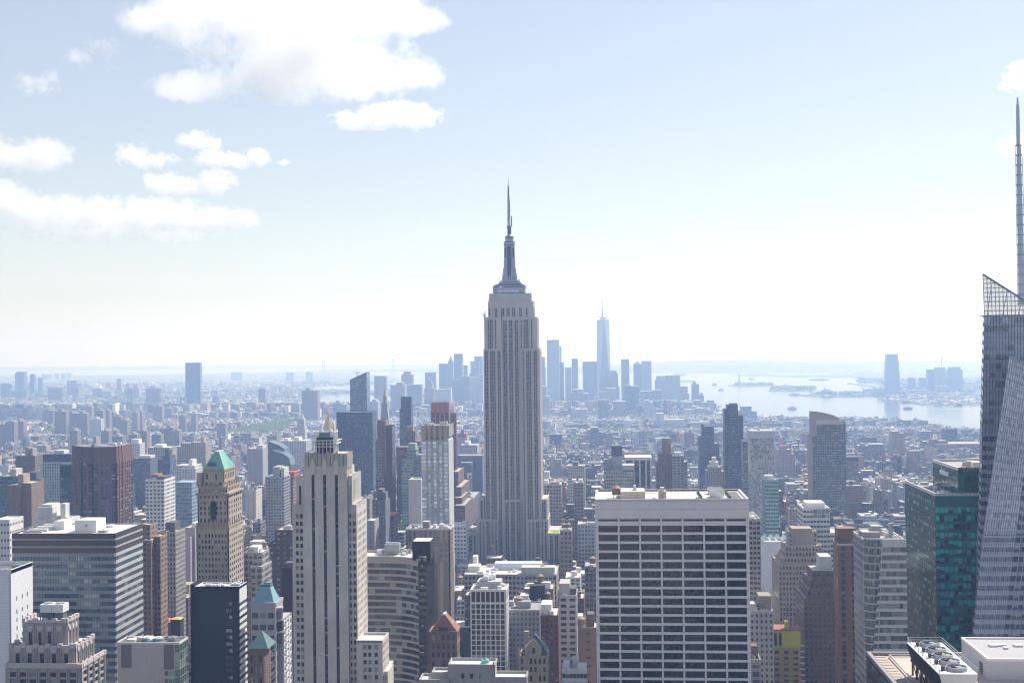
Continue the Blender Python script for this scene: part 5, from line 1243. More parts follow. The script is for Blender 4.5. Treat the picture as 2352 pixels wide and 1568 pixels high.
T('brick_block', 'plain brown brick block with blank front beside the white grid tower', 1327, 1374, 1440, 640, 16, (.17, .13, .105), (7, 4, .2, .2, .1), 'dk', (.55, .53, .5), ((.0, .25, .2, .7, 4.8, 'offw'), (.45, .8, .3, .8, 5.5, 'dkgrey')), ((.15, .2, 1.8),), kit=3, cat='building')
T('brick_block', 'dark red brick block with white stair house, left of the bare concrete tower', 1241, 1282, 1412, 700, 24, (.14, .075, .065), 'punch', 'dk', (.6, .58, .55), ((.02, .6, .25, .8, 4.5, 'white'),), kit=5, cat='building')
T('brick_block', 'long dark brick block with black billboard-like box on its roof', 1192, 1262, 1386, 860, 26, (.12, .08, .07), 'punch', 'dk', (.5, .48, .45), ((.32, .82, .4, .7, 10, 'black'), (.03, .3, .1, .5, 5, 'white')), ((.9, .6, 2),), kit=8, cat='building')
T('grey_office', 'slate grey glazed office block behind the bare concrete tower', 1343, 1372, 1300, 930, 24, (.22, .22, .23), 'grid', 'grey', (.4, .4, .38), (), ((.6, .4, 2.2),), cat='building')
T('tan_loft', 'tan brick loft building with white parapet, right of the spired tower base', 1286, 1313, 1217, 1230, 26, (.36, .28, .22), (3.6, 4.4, .62, .55, .1), 'dk', (.6, .58, .55), (), ((.3, .4, 2.2), (.7, .4, 2.2)), kit=6, cat='building')
T('white_loft', 'white cornered loft with tall windows, up the street right of the spired tower', 1327, 1372, 1203, 1300, 24, (.50, .50, .50), 'loft', 'blue', (.55, .55, .55), (), ((.35, .5, 2.2),), kit=5, cat='building')
T('white_corner_building', 'small bright white building with three dark windows, right of the spired tower', 1248, 1281, 1140, 1560, 24, (.24, .235, .235), 'punch', 'dk', (.3, .3, .3), ((.62, .98, -.02, .95, 3, (.62, .62, .61)), (.25, .6, .3, .7, 6, 'dkgrey')), cat='building')
T('arcade_building', 'ornate pink stone building of arcaded storeys, right of the spired tower', 1242, 1289, 1112, 1480, 26, (.42, .36, .33), 'loft', 'dk', (.6, .55, .52), ((.05, .35, .3, .7, 4, 'white'), (.4, .9, .3, .7, 2, 'pink')), cat='building')
T('teal_sliver', 'narrow teal glass strip of a tower against the side of the spired tower', 1237, 1248, 1077, 1420, 16, (.22, .30, .30), 'cur', 'teal', (.5, .5, .45))
T('tan_slab', 'slender tan brick tower with cornice at top, beyond the pink arcaded building', 1318, 1340, 1108, 1500, 20, (.36, .29, .25), 'loft', 'grey', (.55, .55, .55), ((-.2, .2, .2, .8, 3, 'white'), (.5, .9, .2, .8, 3, 'white')))
T('white_block', 'long white building with two tall window rows behind the pink arcaded building', 1304, 1343, 1069, 1700, 30, (.50, .50, .50), 'off', 'blue', (.4, .4, .4), ((.3, .6, .2, .7, 4, 'dkgrey'),))
# ------------------------------------------------------------------ spired tower
Y0 = 1270.0
r = thing('spired_tower', 'tallest grey limestone skyscraper with stepped shoulders and needle spire, centre', 'skyscraper', (W(1172, 1000, Y0).x, Y0 + 22, 0))
lim, spn = stone('limestone', (.49, .45, .415), .22, .85), (.22, .185, .175)
mw = MB(); strips = []
def esb(xa, xb, yt, dy, dp, cols, yb=None, ystr=None, lit=4, capz=2.0):
    ax, bx, zt = fr(xa, xb, yt, Y0 + dy); ya = Y0 + dy; zb_ = 0 if yb is None else W(xa, yb, ya).z - 1
    zs_ = zt - capz if ystr is None else W(xa, ystr, ya).z
    mw.box(ax + .9, bx - .9, ya + .9, ya + dp - .9, zb_, zt - .6)
    cl = [(W(a, 1000, ya).x - W(0, 1000, ya).x, W(b_, 1000, ya).x - W(0, 1000, ya).x) for a, b_ in cols]
    o_ = W(0, 1000, ya).x - ax; cl = [(a + o_, b_ + o_) for a, b_ in cl]
    for w_ in facade(mw, mw, (ax, ya + .9), UX, NV, bx - ax, zb_, zt, cl, [(zb_ + .5 if zb_ else 14, zs_)], .9): strips.append(w_)
    if lit:
        n_ = max(2, int(dp / lit))
        for e_, N in ((bx - .9, WV), (ax + .9, EV)):
            for w_ in facade(mw, mw, (e_, ya + .05), UY, N, dp - .1, zb_, zt, bays(dp - .1, n_, .42, .8), [(zb_ + .5 if zb_ else 14, zs_)], .9): strips.append(w_)
    reg(ax, bx, ya, ya + dp, zt)
    return ax, bx, zt
A = [(1115.2, 1123), (1127, 1139.5), (1144.3, 1151.6)]; B_ = [(1198.6, 1205.6), (1210, 1222), (1227, 1235.2)]; M_ = [(1158.2, 1167), (1171.3, 1180), (1184.3, 1192.7)]
# base wings and shoulders
esb(1069.6, 1096, 1224, -10, 60, [(1074.7, 1081), (1085.8, 1092.4)]); esb(1257, 1285.5, 1224.5, -10, 60, [(1260, 1266.5), (1271.8, 1279)])
esb(1094.3, 1143.6, 1192, -4, 52, [(1099, 1102), (1107, 1110), (1114.6, 1123), (1127.2, 1130.8), (1135, 1138.8)]); esb(1208, 1258.3, 1192, -4, 52, [(1212.4, 1215.4), (1219.8, 1223.9), (1228.3, 1236.6), (1241.3, 1244.7), (1249, 1252.7)])
esb(1098, 1112, 1144.5, -1, 46, [(1101.8, 1109.8)]); esb(1240, 1256.5, 1146, -1, 46, [(1242.5, 1251.2)])
# shaft wings, recessed middle
esb(1110.3, 1153.8, 801, 0, 41, A, None, 806); esb(1196.3, 1239.2, 800, 0, 41, B_, None, 805)
esb(1153, 1197, 727, 3.2, 34, M_, None, 735, 0)
esb(1155.8, 1195.2, 1147, .8, 12, M_, None, 1152, 0)
# upper shaft
esb(1112.5, 1151.6, 728, 2.0, 38, [(1114.7, 1118.3), (1122.9, 1134.5), (1139, 1142.5)], 803, 734); esb(1192.8, 1233.6, 728, 2.0, 38, [(1197.8, 1201.5), (1205.3, 1216.7), (1222, 1225.6)], 803, 733)
esb(1120.7, 1225, 692, 5, 32, [(1126, 1129), (1139.3, 1145.4), (1154.3, 1161.3), (1166.4, 1174), (1179.2, 1187), (1195.4, 1201.6), (1211, 1214.8)], 730, 707)
cx0, cx1, zc = esb(1123.6, 1220.5, 673.5, 6.5, 29, [], 694, 680, 0)
part(r, 'wall', mw, lim)
for P, U, N, zz, ww, hh in strips:
    b_ = MB(); P_ = P + N * .06; e_ = U * (ww / 2); lo, hi = zz - hh / 2, zz + hh / 2; n_ = max(1, round(ww / 1.75))
    b_.fq((P_ - e_).to_3d()[:2] + (lo,), (P_ + e_).to_3d()[:2] + (lo,), (P_ + e_).to_3d()[:2] + (hi,), (P_ - e_).to_3d()[:2] + (hi,), spn, (1.75, 3.62, .74, .5, .1), (.06, .066, .085), n_)
    part(r, 'window_strip', b_, FAC)
mt = MB()
for P, U, N, zz, ww, hh in strips:
    n_ = max(1, round(ww / 1.75)); 
    if N is NV:
        for k in range(1, n_): u = -ww / 2 + ww * k / n_; mt.obox(Vector((P.x, P.y, 0)), U, N, u - .18, u + .18, zz - hh / 2, zz + hh / 2, 0, .5)
part(r, 'mullion', mt, stone('nickel', (.40, .38, .38), .1, .5))['kind'] = 'stuff'
grn = stone('roof_lawn', (.20, .30, .05), .25)
for xa, xb, yt in ((1071, 1094, 1224), (1259, 1285, 1224.5), (1242, 1255, 1146)):
    ax, bx, zt = fr(xa, xb, yt, Y0 - 10 if yt > 1200 else Y0 - 1); a = MB(); ya = Y0 - 9 if yt > 1200 else Y0; a.box(ax + .9, bx - .6, ya + .6, ya + (26 if yt > 1200 else 12), zt - .6, zt - .25); part(r, 'roof_lawn', a, grn)
    a = MB(); a.box(ax + 1, ax + 4.5, ya + 2, ya + 8, zt - .3, zt + .1); part(r, 'terrace', a, stone('terrace_pink', (.62, .5, .47), .1))
w5 = stone('ornament_pale', (.52, .48, .45), .1)
for a_, b_ in ((1154.3, 1161.3), (1166.4, 1174), (1179.2, 1187)):
    a = MB(); u0, u1 = W(a_, 700, Y0 + 5).x, W(b_, 700, Y0 + 5).x; z0 = W(1170, 707, Y0 + 5).z; a.box(u0, u1, Y0 + 4.6, Y0 + 5.4, z0, z0 + 2.8); a.box(u0 + .6, u1 - .6, Y0 + 4.55, Y0 + 5.4, z0 + 2.8, z0 + 4.6); part(r, 'ornament', a, w5)
# stepped metal base of the mast
al = stone('mast_metal', (.36, .39, .46), .15, .45, .35, .5); ald = stone('mast_dark', (.10, .115, .15), .2, .5)
my = Y0 + 20.5
def mbox(xa, xb, ya, yb, hd): q0, q1, _ = fr(xa, xb, yb, my); return (q0, q1, my - hd, my + hd, W(1170, yb, my).z, W(1170, ya, my).z)
a = MB(); bs_ = [mbox(1134.5, 1207.5, 660, 673.6, 12), mbox(1136, 1206, 656, 660.3, 11), mbox(1142, 1200, 653.5, 656.3, 9.5), mbox(1147.5, 1195.5, 649, 653.8, 8.5), mbox(1151, 1191, 644.5, 649.3, 7.4)]
for q in bs_: a.box(*q)
part(r, 'mast_base', a, al)
a = MB()
for q in bs_[:4]: a.box(q[0] - .3, q[1] + .3, q[2] - .3, q[3] + .3, q[5] - .5, q[5] + .15)
part(r, 'mast_ledge', a, ald)
a = MB(); q = bs_[0]
for k in range(15): u = q[0] + 5.5 + (q[1] - q[0] - 11) * k / 15; a.box(u, u + (q[1] - q[0] - 11) / 15 * .75, q[2] - .15, q[2] + .1, q[4] + .5, q[4] + 2.6)
part(r, 'deck_window', a, stone('white_blind', (.72, .72, .72), .05, .5))['kind'] = 'stuff'  # deck windows in one plain white
mx = W(1170.5, 600, my).x; zq = lambda q: W(1170.5, q, my).z
a = MB(); hw = lambda px: px * my / F
prf = [(645, 17.2), (630, 16.4), (629, 15.2), (617, 14.6), (616, 13.2), (600, 12.9), (598, 12.4), (563, 11.8)]
for (ya, wa), (yb, wb) in zip(prf[:-1], prf[1:]):
    for s1, s2 in ((1, .42), (.42, 1)):
        a.hexa([(mx - hw(wa) * s1, my - hw(wa) * s2, zq(ya)), (mx + hw(wa) * s1, my - hw(wa) * s2, zq(ya)), (mx + hw(wa) * s1, my + hw(wa) * s2, zq(ya)), (mx - hw(wa) * s1, my + hw(wa) * s2, zq(ya)),
                (mx - hw(wb) * s1, my - hw(wb) * s2, zq(yb)), (mx + hw(wb) * s1, my - hw(wb) * s2, zq(yb)), (mx + hw(wb) * s1, my + hw(wb) * s2, zq(yb)), (mx - hw(wb) * s1, my + hw(wb) * s2, zq(yb))])
a.frus(mx, my, zq(648), zq(563), hw(11), hw(9.5), 20); mast = part(r, 'mast', a, al)
a = MB()
for e_ in (-1, 0, 1): u = mx + hw(2.6) * e_; a.box(u - hw(.9), u + hw(.9), my - hw(17.4), my - hw(11.6), zq(645), zq(566)) if e_ else None
for e_ in (-1, 1): a.box(mx + e_ * hw(9.4) - hw(1.8), mx + e_ * hw(9.4) + hw(1.8), my - hw(6.2), my + hw(6.2), zq(592), zq(570))
a.box(mx - hw(4.2), mx + hw(4.2), my - hw(16.6), my - hw(11.4), zq(646), zq(566))
part(mast, 'mast_window', a, stone('mast_glass', (.06, .075, .10), .2, .25))
a = MB()
for ya, yb, ra, rb_ in ((563, 556, 12.6, 12.6), (556, 545, 9.6, 9.3), (545, 538, 8.6, 4.2)): a.frus(mx, my, zq(ya), zq(yb) + .05, hw(ra), hw(rb_), 24)
part(mast, 'drum', a, al)
a = MB()
for y_, ra in ((563.5, 13.2), (557, 13.2), (545, 10.4), (548.5, 9.9)): a.frus(mx, my, zq(y_), zq(y_) + .7, hw(ra), hw(ra), 24)
part(mast, 'gallery', a, ald)
a = MB(); a.frus(mx, my, zq(538), zq(520), hw(4.3), hw(4.0), 14)
for k in range(6): a.frus(mx, my, zq(536 - 2.8 * k), zq(536 - 2.8 * k) + .5, hw(5.0), hw(5.0), 12)
a.frus(mx, my, zq(520.8), zq(519.6), hw(6.6), hw(6.6), 16)
ant = part(r, 'antenna', a, ald)
a = MB()
def lattice(x, ya, yb, w0, w1, n):
    for k in range(n):
        f0, f1 = k / n, (k + 1) / n; z0, z1 = zq(ya + (yb - ya) * f0), zq(ya + (yb - ya) * f1); r0, r1 = hw(w0 + (w1 - w0) * f0), hw(w0 + (w1 - w0) * f1)
        c0 = [(x + s_ * r0, my + t_ * r0, z0) for s_, t_ in ((-1, -1), (1, -1), (1, 1), (-1, 1))]; c1 = [(x + s_ * r1, my + t_ * r1, z1) for s_, t_ in ((-1, -1), (1, -1), (1, 1), (-1, 1))]
        for q in range(4): a.bar(c0[q], c1[q], .34); a.bar(c0[q], c1[(q + 1) % 4], .2); a.bar(c0[q], c0[(q + 1) % 4], .22)
lattice(mx - .3, 519.6, 461, 2.7, 2.0, 14); a.frus(mx - .3, my, zq(519), zq(462), hw(.9), hw(.8), 8); a.frus(mx - .3, my, zq(461), zq(460), hw(3.8), hw(3.8), 12)
lattice(mx - .5, 460, 427, 1.4, 1.0, 8); a.frus(mx - .5, my, zq(460), zq(427), hw(.55), hw(.5), 8); a.frus(mx - .6, my, zq(427), zq(405), hw(.7), hw(.15), 8)
for k in range(5):
    zz = zq(452 + 0 if k == 0 else 466 + 9 * k); a.bar((mx - hw(3.6), my, zz), (mx + hw(3.2), my, zz), .25)
a.bar((mx + hw(5.6), my, zq(519)), (mx + hw(5.6), my, zq(497)), .9); a.bar((mx, my, zq(517)), (mx + hw(5.6), my, zq(517)), .3); a.bar((mx, my, zq(498)), (mx + hw(5.6), my, zq(498)), .3)
part(ant, 'lattice', a, stone('lattice_steel', (.09, .10, .13), .2, .5))
rg = random.Random(8); a = MB()
for k in range(46):      # small aerials and dishes on the setbacks
    lv_ = rg.choice(((1134.5, 1207, 660, 12), (1147, 1196, 649, 8), (1121, 1224, 673.3, 16), (1112, 1120, 728, 14), (1225, 1233, 728, 14), (1112, 1120, 728, 14), (1122, 1132, 692, 14), (1212, 1226, 692, 14)))
    u = W(rg.uniform(lv_[0], lv_[1]), lv_[2], my).x; v = my - lv_[3] * rg.uniform(.6, 1); zz = W(1170, lv_[2], my).z
    a.bar((u, v, zz - .5), (u, v, zz + rg.uniform(2, 7)), .2)
part(r, 'aerial', a, stone('lattice_steel', (.09, .10, .13), .2, .5))['kind'] = 'stuff'
for px, py in ((1210, 716), (1206, 720), (1214, 720), (1221, 722), (1150, 659), (1152, 646), (1138, 721), (1192, 645)):
    a = MB(); v = W(px, py, my - 14); a.frus(0, 0, 0, .5, 1.25, 1.35, 14); a.v = [(v.x + q[0], v.y - q[2], v.z + q[1]) for q in a.v]; part(r, 'dish', a, WHITEM)
LMK.append((1175, 1150, 'spired tower', Y0))
# ------------------------------------------------------------------ left side, middle distance
# brown faceted tower
Y0 = 1250.0
r = root_for('brick_tower', 'massive brown brick tower with canted corners and tall blank brick crown, left', 'office tower', W(165, 1050, Y0).x, W(282, 1050, Y0).x, Y0, Y0 + 46)
pv = [(166, 20), (188, 3), (213, 0), (267, 0), (281.5, 18)]
pl = [(W(px, 1100, Y0 + dy).x, Y0 + dy) for px, dy in pv]; pl += [(pl[-1][0], Y0 + 40), (pl[-2][0], Y0 + 46), (pl[1][0], Y0 + 46), (pl[0][0], Y0 + 28)]
zt, zm = W(240, 1026, Y0).z, W(240, 1064, Y0).z; bw = (.15, .088, .07)
m_ = MB(); m_.fprism(pl, 0, zm, bw, (5.6, 3.6, .60, .78, .15), (.035, .04, .055), (.3, .3, .3)); part(r, 'wall', m_, FAC)
m_ = MB(); m_.fprism([(x * 1.0 + (x - pl[3][0]) * .0, y) for x, y in pl], zm - .1, zt, bw, S['blank'], GL['dk'], (.22, .23, .25), .965); part(r, 'crown', m_, FAC)
a = MB(); cxm, cym = sum(p_[0] for p_ in pl) / len(pl), sum(p_[1] for p_ in pl) / len(pl)
for (p_, q) in zip(pl[:5], pl[1:5]):
    n_ = max(1, round(math.hypot(q[0] - p_[0], q[1] - p_[1]) / 7.4))
    for k in range(n_ + 1):
        x, y = p_[0] + (q[0] - p_[0]) * k / n_, p_[1] + (q[1] - p_[1]) * k / n_
        a.hexa([(x - .7, y - .7, 0), (x + .7, y - .7, 0), (x + .7, y + .7, 0), (x - .7, y + .7, 0)] + [(x - .7, y - .7, zm), (x + .7, y - .7, zm), (x + .7, y + .7, zm), (x - .7, y + .7, zm)])
        xt, yt = cxm + (x - cxm) * .965, cym + (y - cym) * .965
        a.hexa([(x - .7, y - .7, zm), (x + .7, y - .7, zm), (x + .7, y + .7, zm), (x - .7, y + .7, zm)] + [(xt - .6, yt - .7, zt + .4), (xt + .6, yt - .7, zt + .4), (xt + .6, yt + .7, zt + .4), (xt - .6, yt + .7, zt + .4)])
part(r, 'pier', a, stone('red_brick_pier', (.19, .105, .08), .12))['kind'] = 'stuff'
roof_kit(r, pl[1][0] + 3, pl[3][0], Y0 + 6, Y0 + 40, zt, 8, 90)
reg(pl[0][0], pl[4][0], Y0, Y0 + 46, zt, 'brown faceted brick tower')
T('white_office', 'white gridded office block with round tank on roof, between two left-hand towers', 334, 377, 1101, 1150, 30, 'white', (3.3, 3.5, .58, .52, .15), (.07, .085, .095), (.45, .45, .44), ((.12, .5, .3, .7, 4, 'orange'), (.5, .9, .2, .8, 2, 'dkgrey')), (), (), 'office building', 'white gridded office', kit=5)
T('white_deco_building', 'white art deco building with stepped top and tall fin, behind the banded glass slab', 80, 152, 1193, 900, 24, 'white', (5.2, 9, .3, .5, .1), 'dk', (.7, .7, .68), ((.04, .52, .1, .9, 8.8, 'white'), (.68, .84, .3, .6, 10.6, 'white'), (.1, .45, .2, .8, 10.2, 'offw')), (), ((72, 155, 1203, 2, 26),), 'building', 'white deco building', kit=8)
T('white_office', 'pale white office block at the left edge above the plain white slab', -14, 22, 1193, 900, 22, 'white', (2.4, 5.5, .5, .3, .1), 'dk', (.6, .6, .58), (), (), (), 'office building')
T('brick_tower', 'brown brick apartment tower with pale shoulder and penthouse at the left edge', 16, 45, 1114, 1120, 26, (.22, .165, .13), (6, 3, .12, .4, .1), 'lt', (.5, .5, .5), ((.55, 1.0, .3, .8, 9, 'tan'),), (), ((42, 72, 1109, 4, 26),), 'apartment tower', 'brown apartment tower')
T('grey_brick_tower', 'broad grey brown apartment slab with paired rooftop boxes, far left', 36, 80, 1046, 1500, 24, (.20, .17, .17), 'punch', 'grey', (.4, .4, .4), ((.35, .55, .3, .8, 9, 'tan'), (.6, .75, .3, .8, 8, 'grey')), cat='apartment tower')
T('white_fin_block', 'white finned block with dark plant floor on top, left of the brown faceted tower', 97, 162, 1061, 1450, 30, (.52, .53, .55), (2.8, 3.4, .6, .7, .2), 'blue', (.4, .4, .42), ((0, 1, .05, .95, 9, (.09, .11, .15)), (.3, .65, .3, .8, 13, 'white')), cat='office building')
T('dark_tower', 'dark slate office block with flat overhanging roof cap, left edge middle', 44, 90, 1100, 1350, 26, (.07, .085, .11), 'grid', 'blue', (.2, .2, .2), ((.3, .75, .2, .8, 7, 'dkgrey'),), cat='office building')
T('glass_building', 'teal glass block with small white roof houses at the far left', -6, 42, 1093, 1300, 24, (.14, .19, .20), 'cur', 'teal', (.4, .42, .4), ((.5, .8, .2, .8, 7, 'offw'),), cat='building')
T('dark_tower', 'navy office slab with projecting dark cap, left of the brown faceted tower', 138, 164, 1094, 1300, 24, (.065, .08, .115), 'grid', 'blue', (.3, .3, .3), ((0, 1.0, 0, .9, 12, (.03, .04, .06)),), cat='office building')
T('blue_glass_block', 'low blue glass block with sloping roof, between white gridded office and green-roofed tower', 402, 440, 1107, 1300, 30, (.28, .36, .48), 'band', 'lt', (.35, .42, .52), (), cat='office building')
T('beige_ornate_block', 'cream stone block with ornate cornice and sunlit side, left of the green-roofed tower', 360, 403, 1221, 930, 22, (.34, .31, .29), 'old', 'dk', (.5, .48, .45), ((.3, .8, .3, .9, 6, 'dkgrey'),), (), (), 'building', 'cream ornate block', kit=6)
T('pink_slab', 'pale pinkish blank-sided slab between the cream ornate block and green-roofed tower', 424, 448, 1211, 1000, 22, (.42, .38, .38), (3, 3.6, .0, .0, .1), 'dk', (.55, .53, .5), ((.5, .9, .2, .8, 3, 'white'),), (), ((424, 437, 1233, -6, 14),), 'building')
T('brown_brick_tower', 'tan brown brick apartment tower hugging the banded glass slab', 328, 347, 1240, 790, 14, (.28, .205, .16), 'punch', 'dk', (.5, .48, .45), (), (), ((322, 345, 1204, 8, 12), (352, 368, 1231, 6, 13)), 'apartment tower', 'tan apartment tower')
T('dark_brick_block', 'black brown slab standing against the left edge of the black-striped tower', 647, 671, 1303, 720, 15, (.045, .04, .045), 'blank', 'dk', (.6, .6, .58), ((.1, .9, .3, .8, 2, 'dkgrey'),), cat='building')
T('brown_brick_office', 'dark reddish brown brick office block in two steps, left of the black-striped tower', 632, 676, 1216, 900, 26, (.12, .08, .075), (4.6, 3.7, .42, .42, .1), 'lt', (.55, .55, .53), (), (), ((616, 676, 1248, -6, 34),), 'office building', 'dark brown stepped office', kit=5)
T('brick_loft', 'red brown brick loft with cornice and roof sheds, right of the green-roofed tower', 562, 614, 1262, 960, 24, (.20, .12, .10), 'old', 'dk', (.6, .58, .55), ((.1, .6, .3, .8, 5, 'offw'),), ((.7, .4, 2),), (), 'building', kit=5)
T('stone_building', 'grey stone building with green cornice and columns, below the red brown brick loft', 560, 602, 1268, 830, 18, (.34, .32, .29), 'loft', 'dk', (.6, .58, .55), ((.2, .7, .2, .8, 3, 'white'),), (), ((575, 602, 1300, -8, 24),), 'building', kit=6)
T('apartment_tower', 'grey glass and concrete apartment tower with pale roof boxes, left of the black-striped tower', 609, 652, 1094, 1250, 26, (.34, .34, .36), (2.8, 3.0, .74, .66, .3), (.12, .14, .17), (.4, .42, .4), ((.35, .72, .2, .9, 9, 'conc'), (.78, .95, .2, .9, 8, 'offw')), cat='apartment tower', short='grey glass apartments')
cr_, x0, x1, z = T('construction_tower', 'unfinished tower with red netting around its top floors, behind the grey glass apartments', 650, 673, 1092, 1330, 22, (.30, .19, .18), (3.2, 3.4, .7, .6, .1), 'dk', (.4, .3, .28), cat='construction tower', side=(3.2, 3.4, .5, .5, .1))
a = MB(); a.box(x0 - .6, x1 + 1.0, 1329.4, 1353, z - 2.6, z + 3.2); part(cr_, 'safety_net', a, stone('red_net', (.42, .13, .10), .3))
a = MB(); a.ring(x0 - .9, x1 + 1.6, 1328.8, 1354.2, z + 3.1, z + 4.4, .5); part(cr_, 'edge_rail', a, stone('rail_pink', (.62, .3, .26), .1))
# dark glass wedge
a = MB(); pr = [(616, 1130), (616, 1013), (640, 1022), (652, 1030), (657, 1041), (657, 1130)]
for Y in (1900, 1930): a.v += [(W(px, py, 1900).x, Y, W(px, py, 1900).z if py < 1130 else 0) for px, py in pr]
n_ = len(pr); a.f.append(tuple(range(n_))); a.f.append(tuple(range(2 * n_ - 1, n_ - 1, -1)))
for k in range(n_): a.f.append((k, (k + 1) % n_, n_ + (k + 1) % n_, n_ + k))
r = root_for('wedge_building', 'dark glass building with curved sloping wedge roof, left of the black-striped tower', 'building', W(616, 1050, 1900).x, W(665, 1050, 1900).x, 1900, 1930)
part(r, 'rear_wedge', a, stone('dark_blue_glass', (.085, .12, .16), .12, .2)); a = MB()
pr = [(624, 1130), (624, 1034), (652, 1042), (664, 1052), (668, 1068), (668, 1130)]
for Y in (1870, 1899): a.v += [(W(px, py, 1870).x, Y, W(px, py, 1870).z if py < 1130 else 0) for px, py in pr]
a.f.append(tuple(range(n_))); a.f.append(tuple(range(2 * n_ - 1, n_ - 1, -1)))
for k in range(n_): a.f.append((k, (k + 1) % n_, n_ + (k + 1) % n_, n_ + k))
part(r, 'front_wedge', a, stone('dark_blue_glass2', (.10, .14, .18), .12, .2)); reg(W(616, 1050, 1870).x, W(668, 1050, 1870).x, 1870, 1930, 100)
# small towers with blue green roofs below the green-roofed tower
Y0 = 560; x0, x1, z = fr(575, 632, 1388, Y0)
r = root_for('teal_roof_tower', 'grey tower with pale blue green pyramid roof and rounded window bays, beside the black tower', 'tower', x0, x1, Y0, Y0 + 13)
ps = stone('lilac_stone', (.40, .385, .39), .1); mw = MB(); mw.box(x0 + .3, x1 - .3, Y0 + .5, Y0 + 13, 0, z - .4); ms = MB()
rows = [(W(600, q + 6.5, Y0).z, W(600, q - 6.5, Y0).z) for q in (1413, 1440, 1466, 1490, 1513, 1536, 1559)]
wn_ = facade(mw, ms, (x0, Y0 + .5), UX, NV, x1 - x0, 0, z, bays(x1 - x0, 3, .8, .3), rows, .4) + facade(mw, ms, (x1 - .3, Y0 + .2), UY, WV, 12.8, 0, z, bays(12.8, 3, .5, .4), rows, .4)
mw.ring(x0 - .2, x1 + .3, Y0 - .1, Y0 + 13.2, z - .6, z + .9, .7)
part(r, 'wall', mw, ps); part(r, 'spandrel', ms, ps); panes(r, wn_, glass('slate_glass', (.08, .095, .12), (.4, .4, .4), .2, .25), 'window', 60)
a = MB(); zz = W(609, 1343.5, Y0 + 6).z; a.hip(x0 + .5, x1 - .6, Y0 + 1, Y0 + 12, z - .2, zz, .42, .38); rf_ = part(r, 'roof', a, stone('teal_copper', (.20, .37, .40), .12, .6))
a = MB(); cxx = (x0 + x1) / 2; a.ring(cxx - 2.4, cxx + 2.4, Y0 + 4.2, Y0 + 8.8, zz - .3, zz + .7, .6); part(rf_, 'lantern', a, stone('dormer_dark', (.10, .17, .19), .2))
for k in range(3):
    a = MB(); z1 = W(640, 1397 + k * 27, Y0 + 4).z; a.frus(x1 - .2, Y0 + 4.5, z1 - 4.6, z1, 2.4, 2.4, 18); bw_ = part(r, 'round_bay', a, glass('slate_glass', (.08, .095, .12)))
    a = MB(); a.frus(x1 - .2, Y0 + 4.5, z1 - .1, z1 + .7, 2.65, 2.65, 18); part(bw_, 'bay_cap', a, ps)
q0, q1, qz = fr(634, 651, 1420, Y0 + 5); m_ = MB(); m_.box(q0, q1 - .2, Y0 + 5, Y0 + 19, 0, qz); part(r, 'side_wing', m_, ps)
a = MB()
for k in range(14): zz = qz - 1.5 - k * 3.2; a.bar((q1, Y0 + 5.3, zz), (q1, Y0 + 9.5, zz - 3), .35); a.bar((q1, Y0 + 9.5, zz - 3), (q1, Y0 + 18.5, zz), .35); a.bar((q1, Y0 + 5.2, zz), (q1, Y0 + 18.8, zz), .3)
for v in (5.2, 9.7, 14.2, 18.8): a.bar((q1, Y0 + v, 60), (q1, Y0 + v, qz), .45)
part(r, 'lattice', a, WHITEM); reg(x0, q1, Y0, Y0 + 19, zz)
LMK.append((605, 1343, 'teal pyramid roof', Y0))
Y0 = 500; x0, x1, z = fr(571, 605, 1488, Y0)
r = root_for('teal_roof_tower', 'brown brick tower with dark green pyramid roof in the gap beside the black tower', 'tower', x0, x1, Y0, Y0 + 12)
mw = MB(); mw.box(x0 + .3, x1 - .3, Y0 + .4, Y0 + 12, 0, z); rows = floors(z - 3, 90, 4.2, 2.4); wn_ = facade(mw, mw, (x0, Y0 + .4), UX, NV, x1 - x0, 0, z, bays(x1 - x0, 3, .45, .3), rows, .35)
part(r, 'wall', mw, stone('mauve_brick2', (.19, .145, .11), .2)); panes(r, wn_, glass('dark_window', (.02, .024, .03)), 'window')
a = MB(); a.hip(x0 - .5, x1 + 2.0, Y0 - .3, Y0 + 12, z - .1, W(580, 1449, Y0 + 5).z, .05, .05); part(r, 'roof', a, stone('dark_copper', (.11, .19, .18), .2, .6))
a = MB(); q1 = x1 + 2.2
for k in range(9): zz = z - 2 - k * 2.2; a.bar((x1, Y0 + .3, zz), (q1, Y0 + .3, zz), .14); a.bar((q1, Y0 + .3, zz), (q1, Y0 + 9, zz), .14)
for u in (x1 + .3, q1): a.bar((u, Y0 + .3, 95), (u, Y0 + .3, z), .16)
part(r, 'scaffold', a, stone('scaffold_brown', (.22, .17, .15), .2)); reg(x0, q1, Y0, Y0 + 12, z)
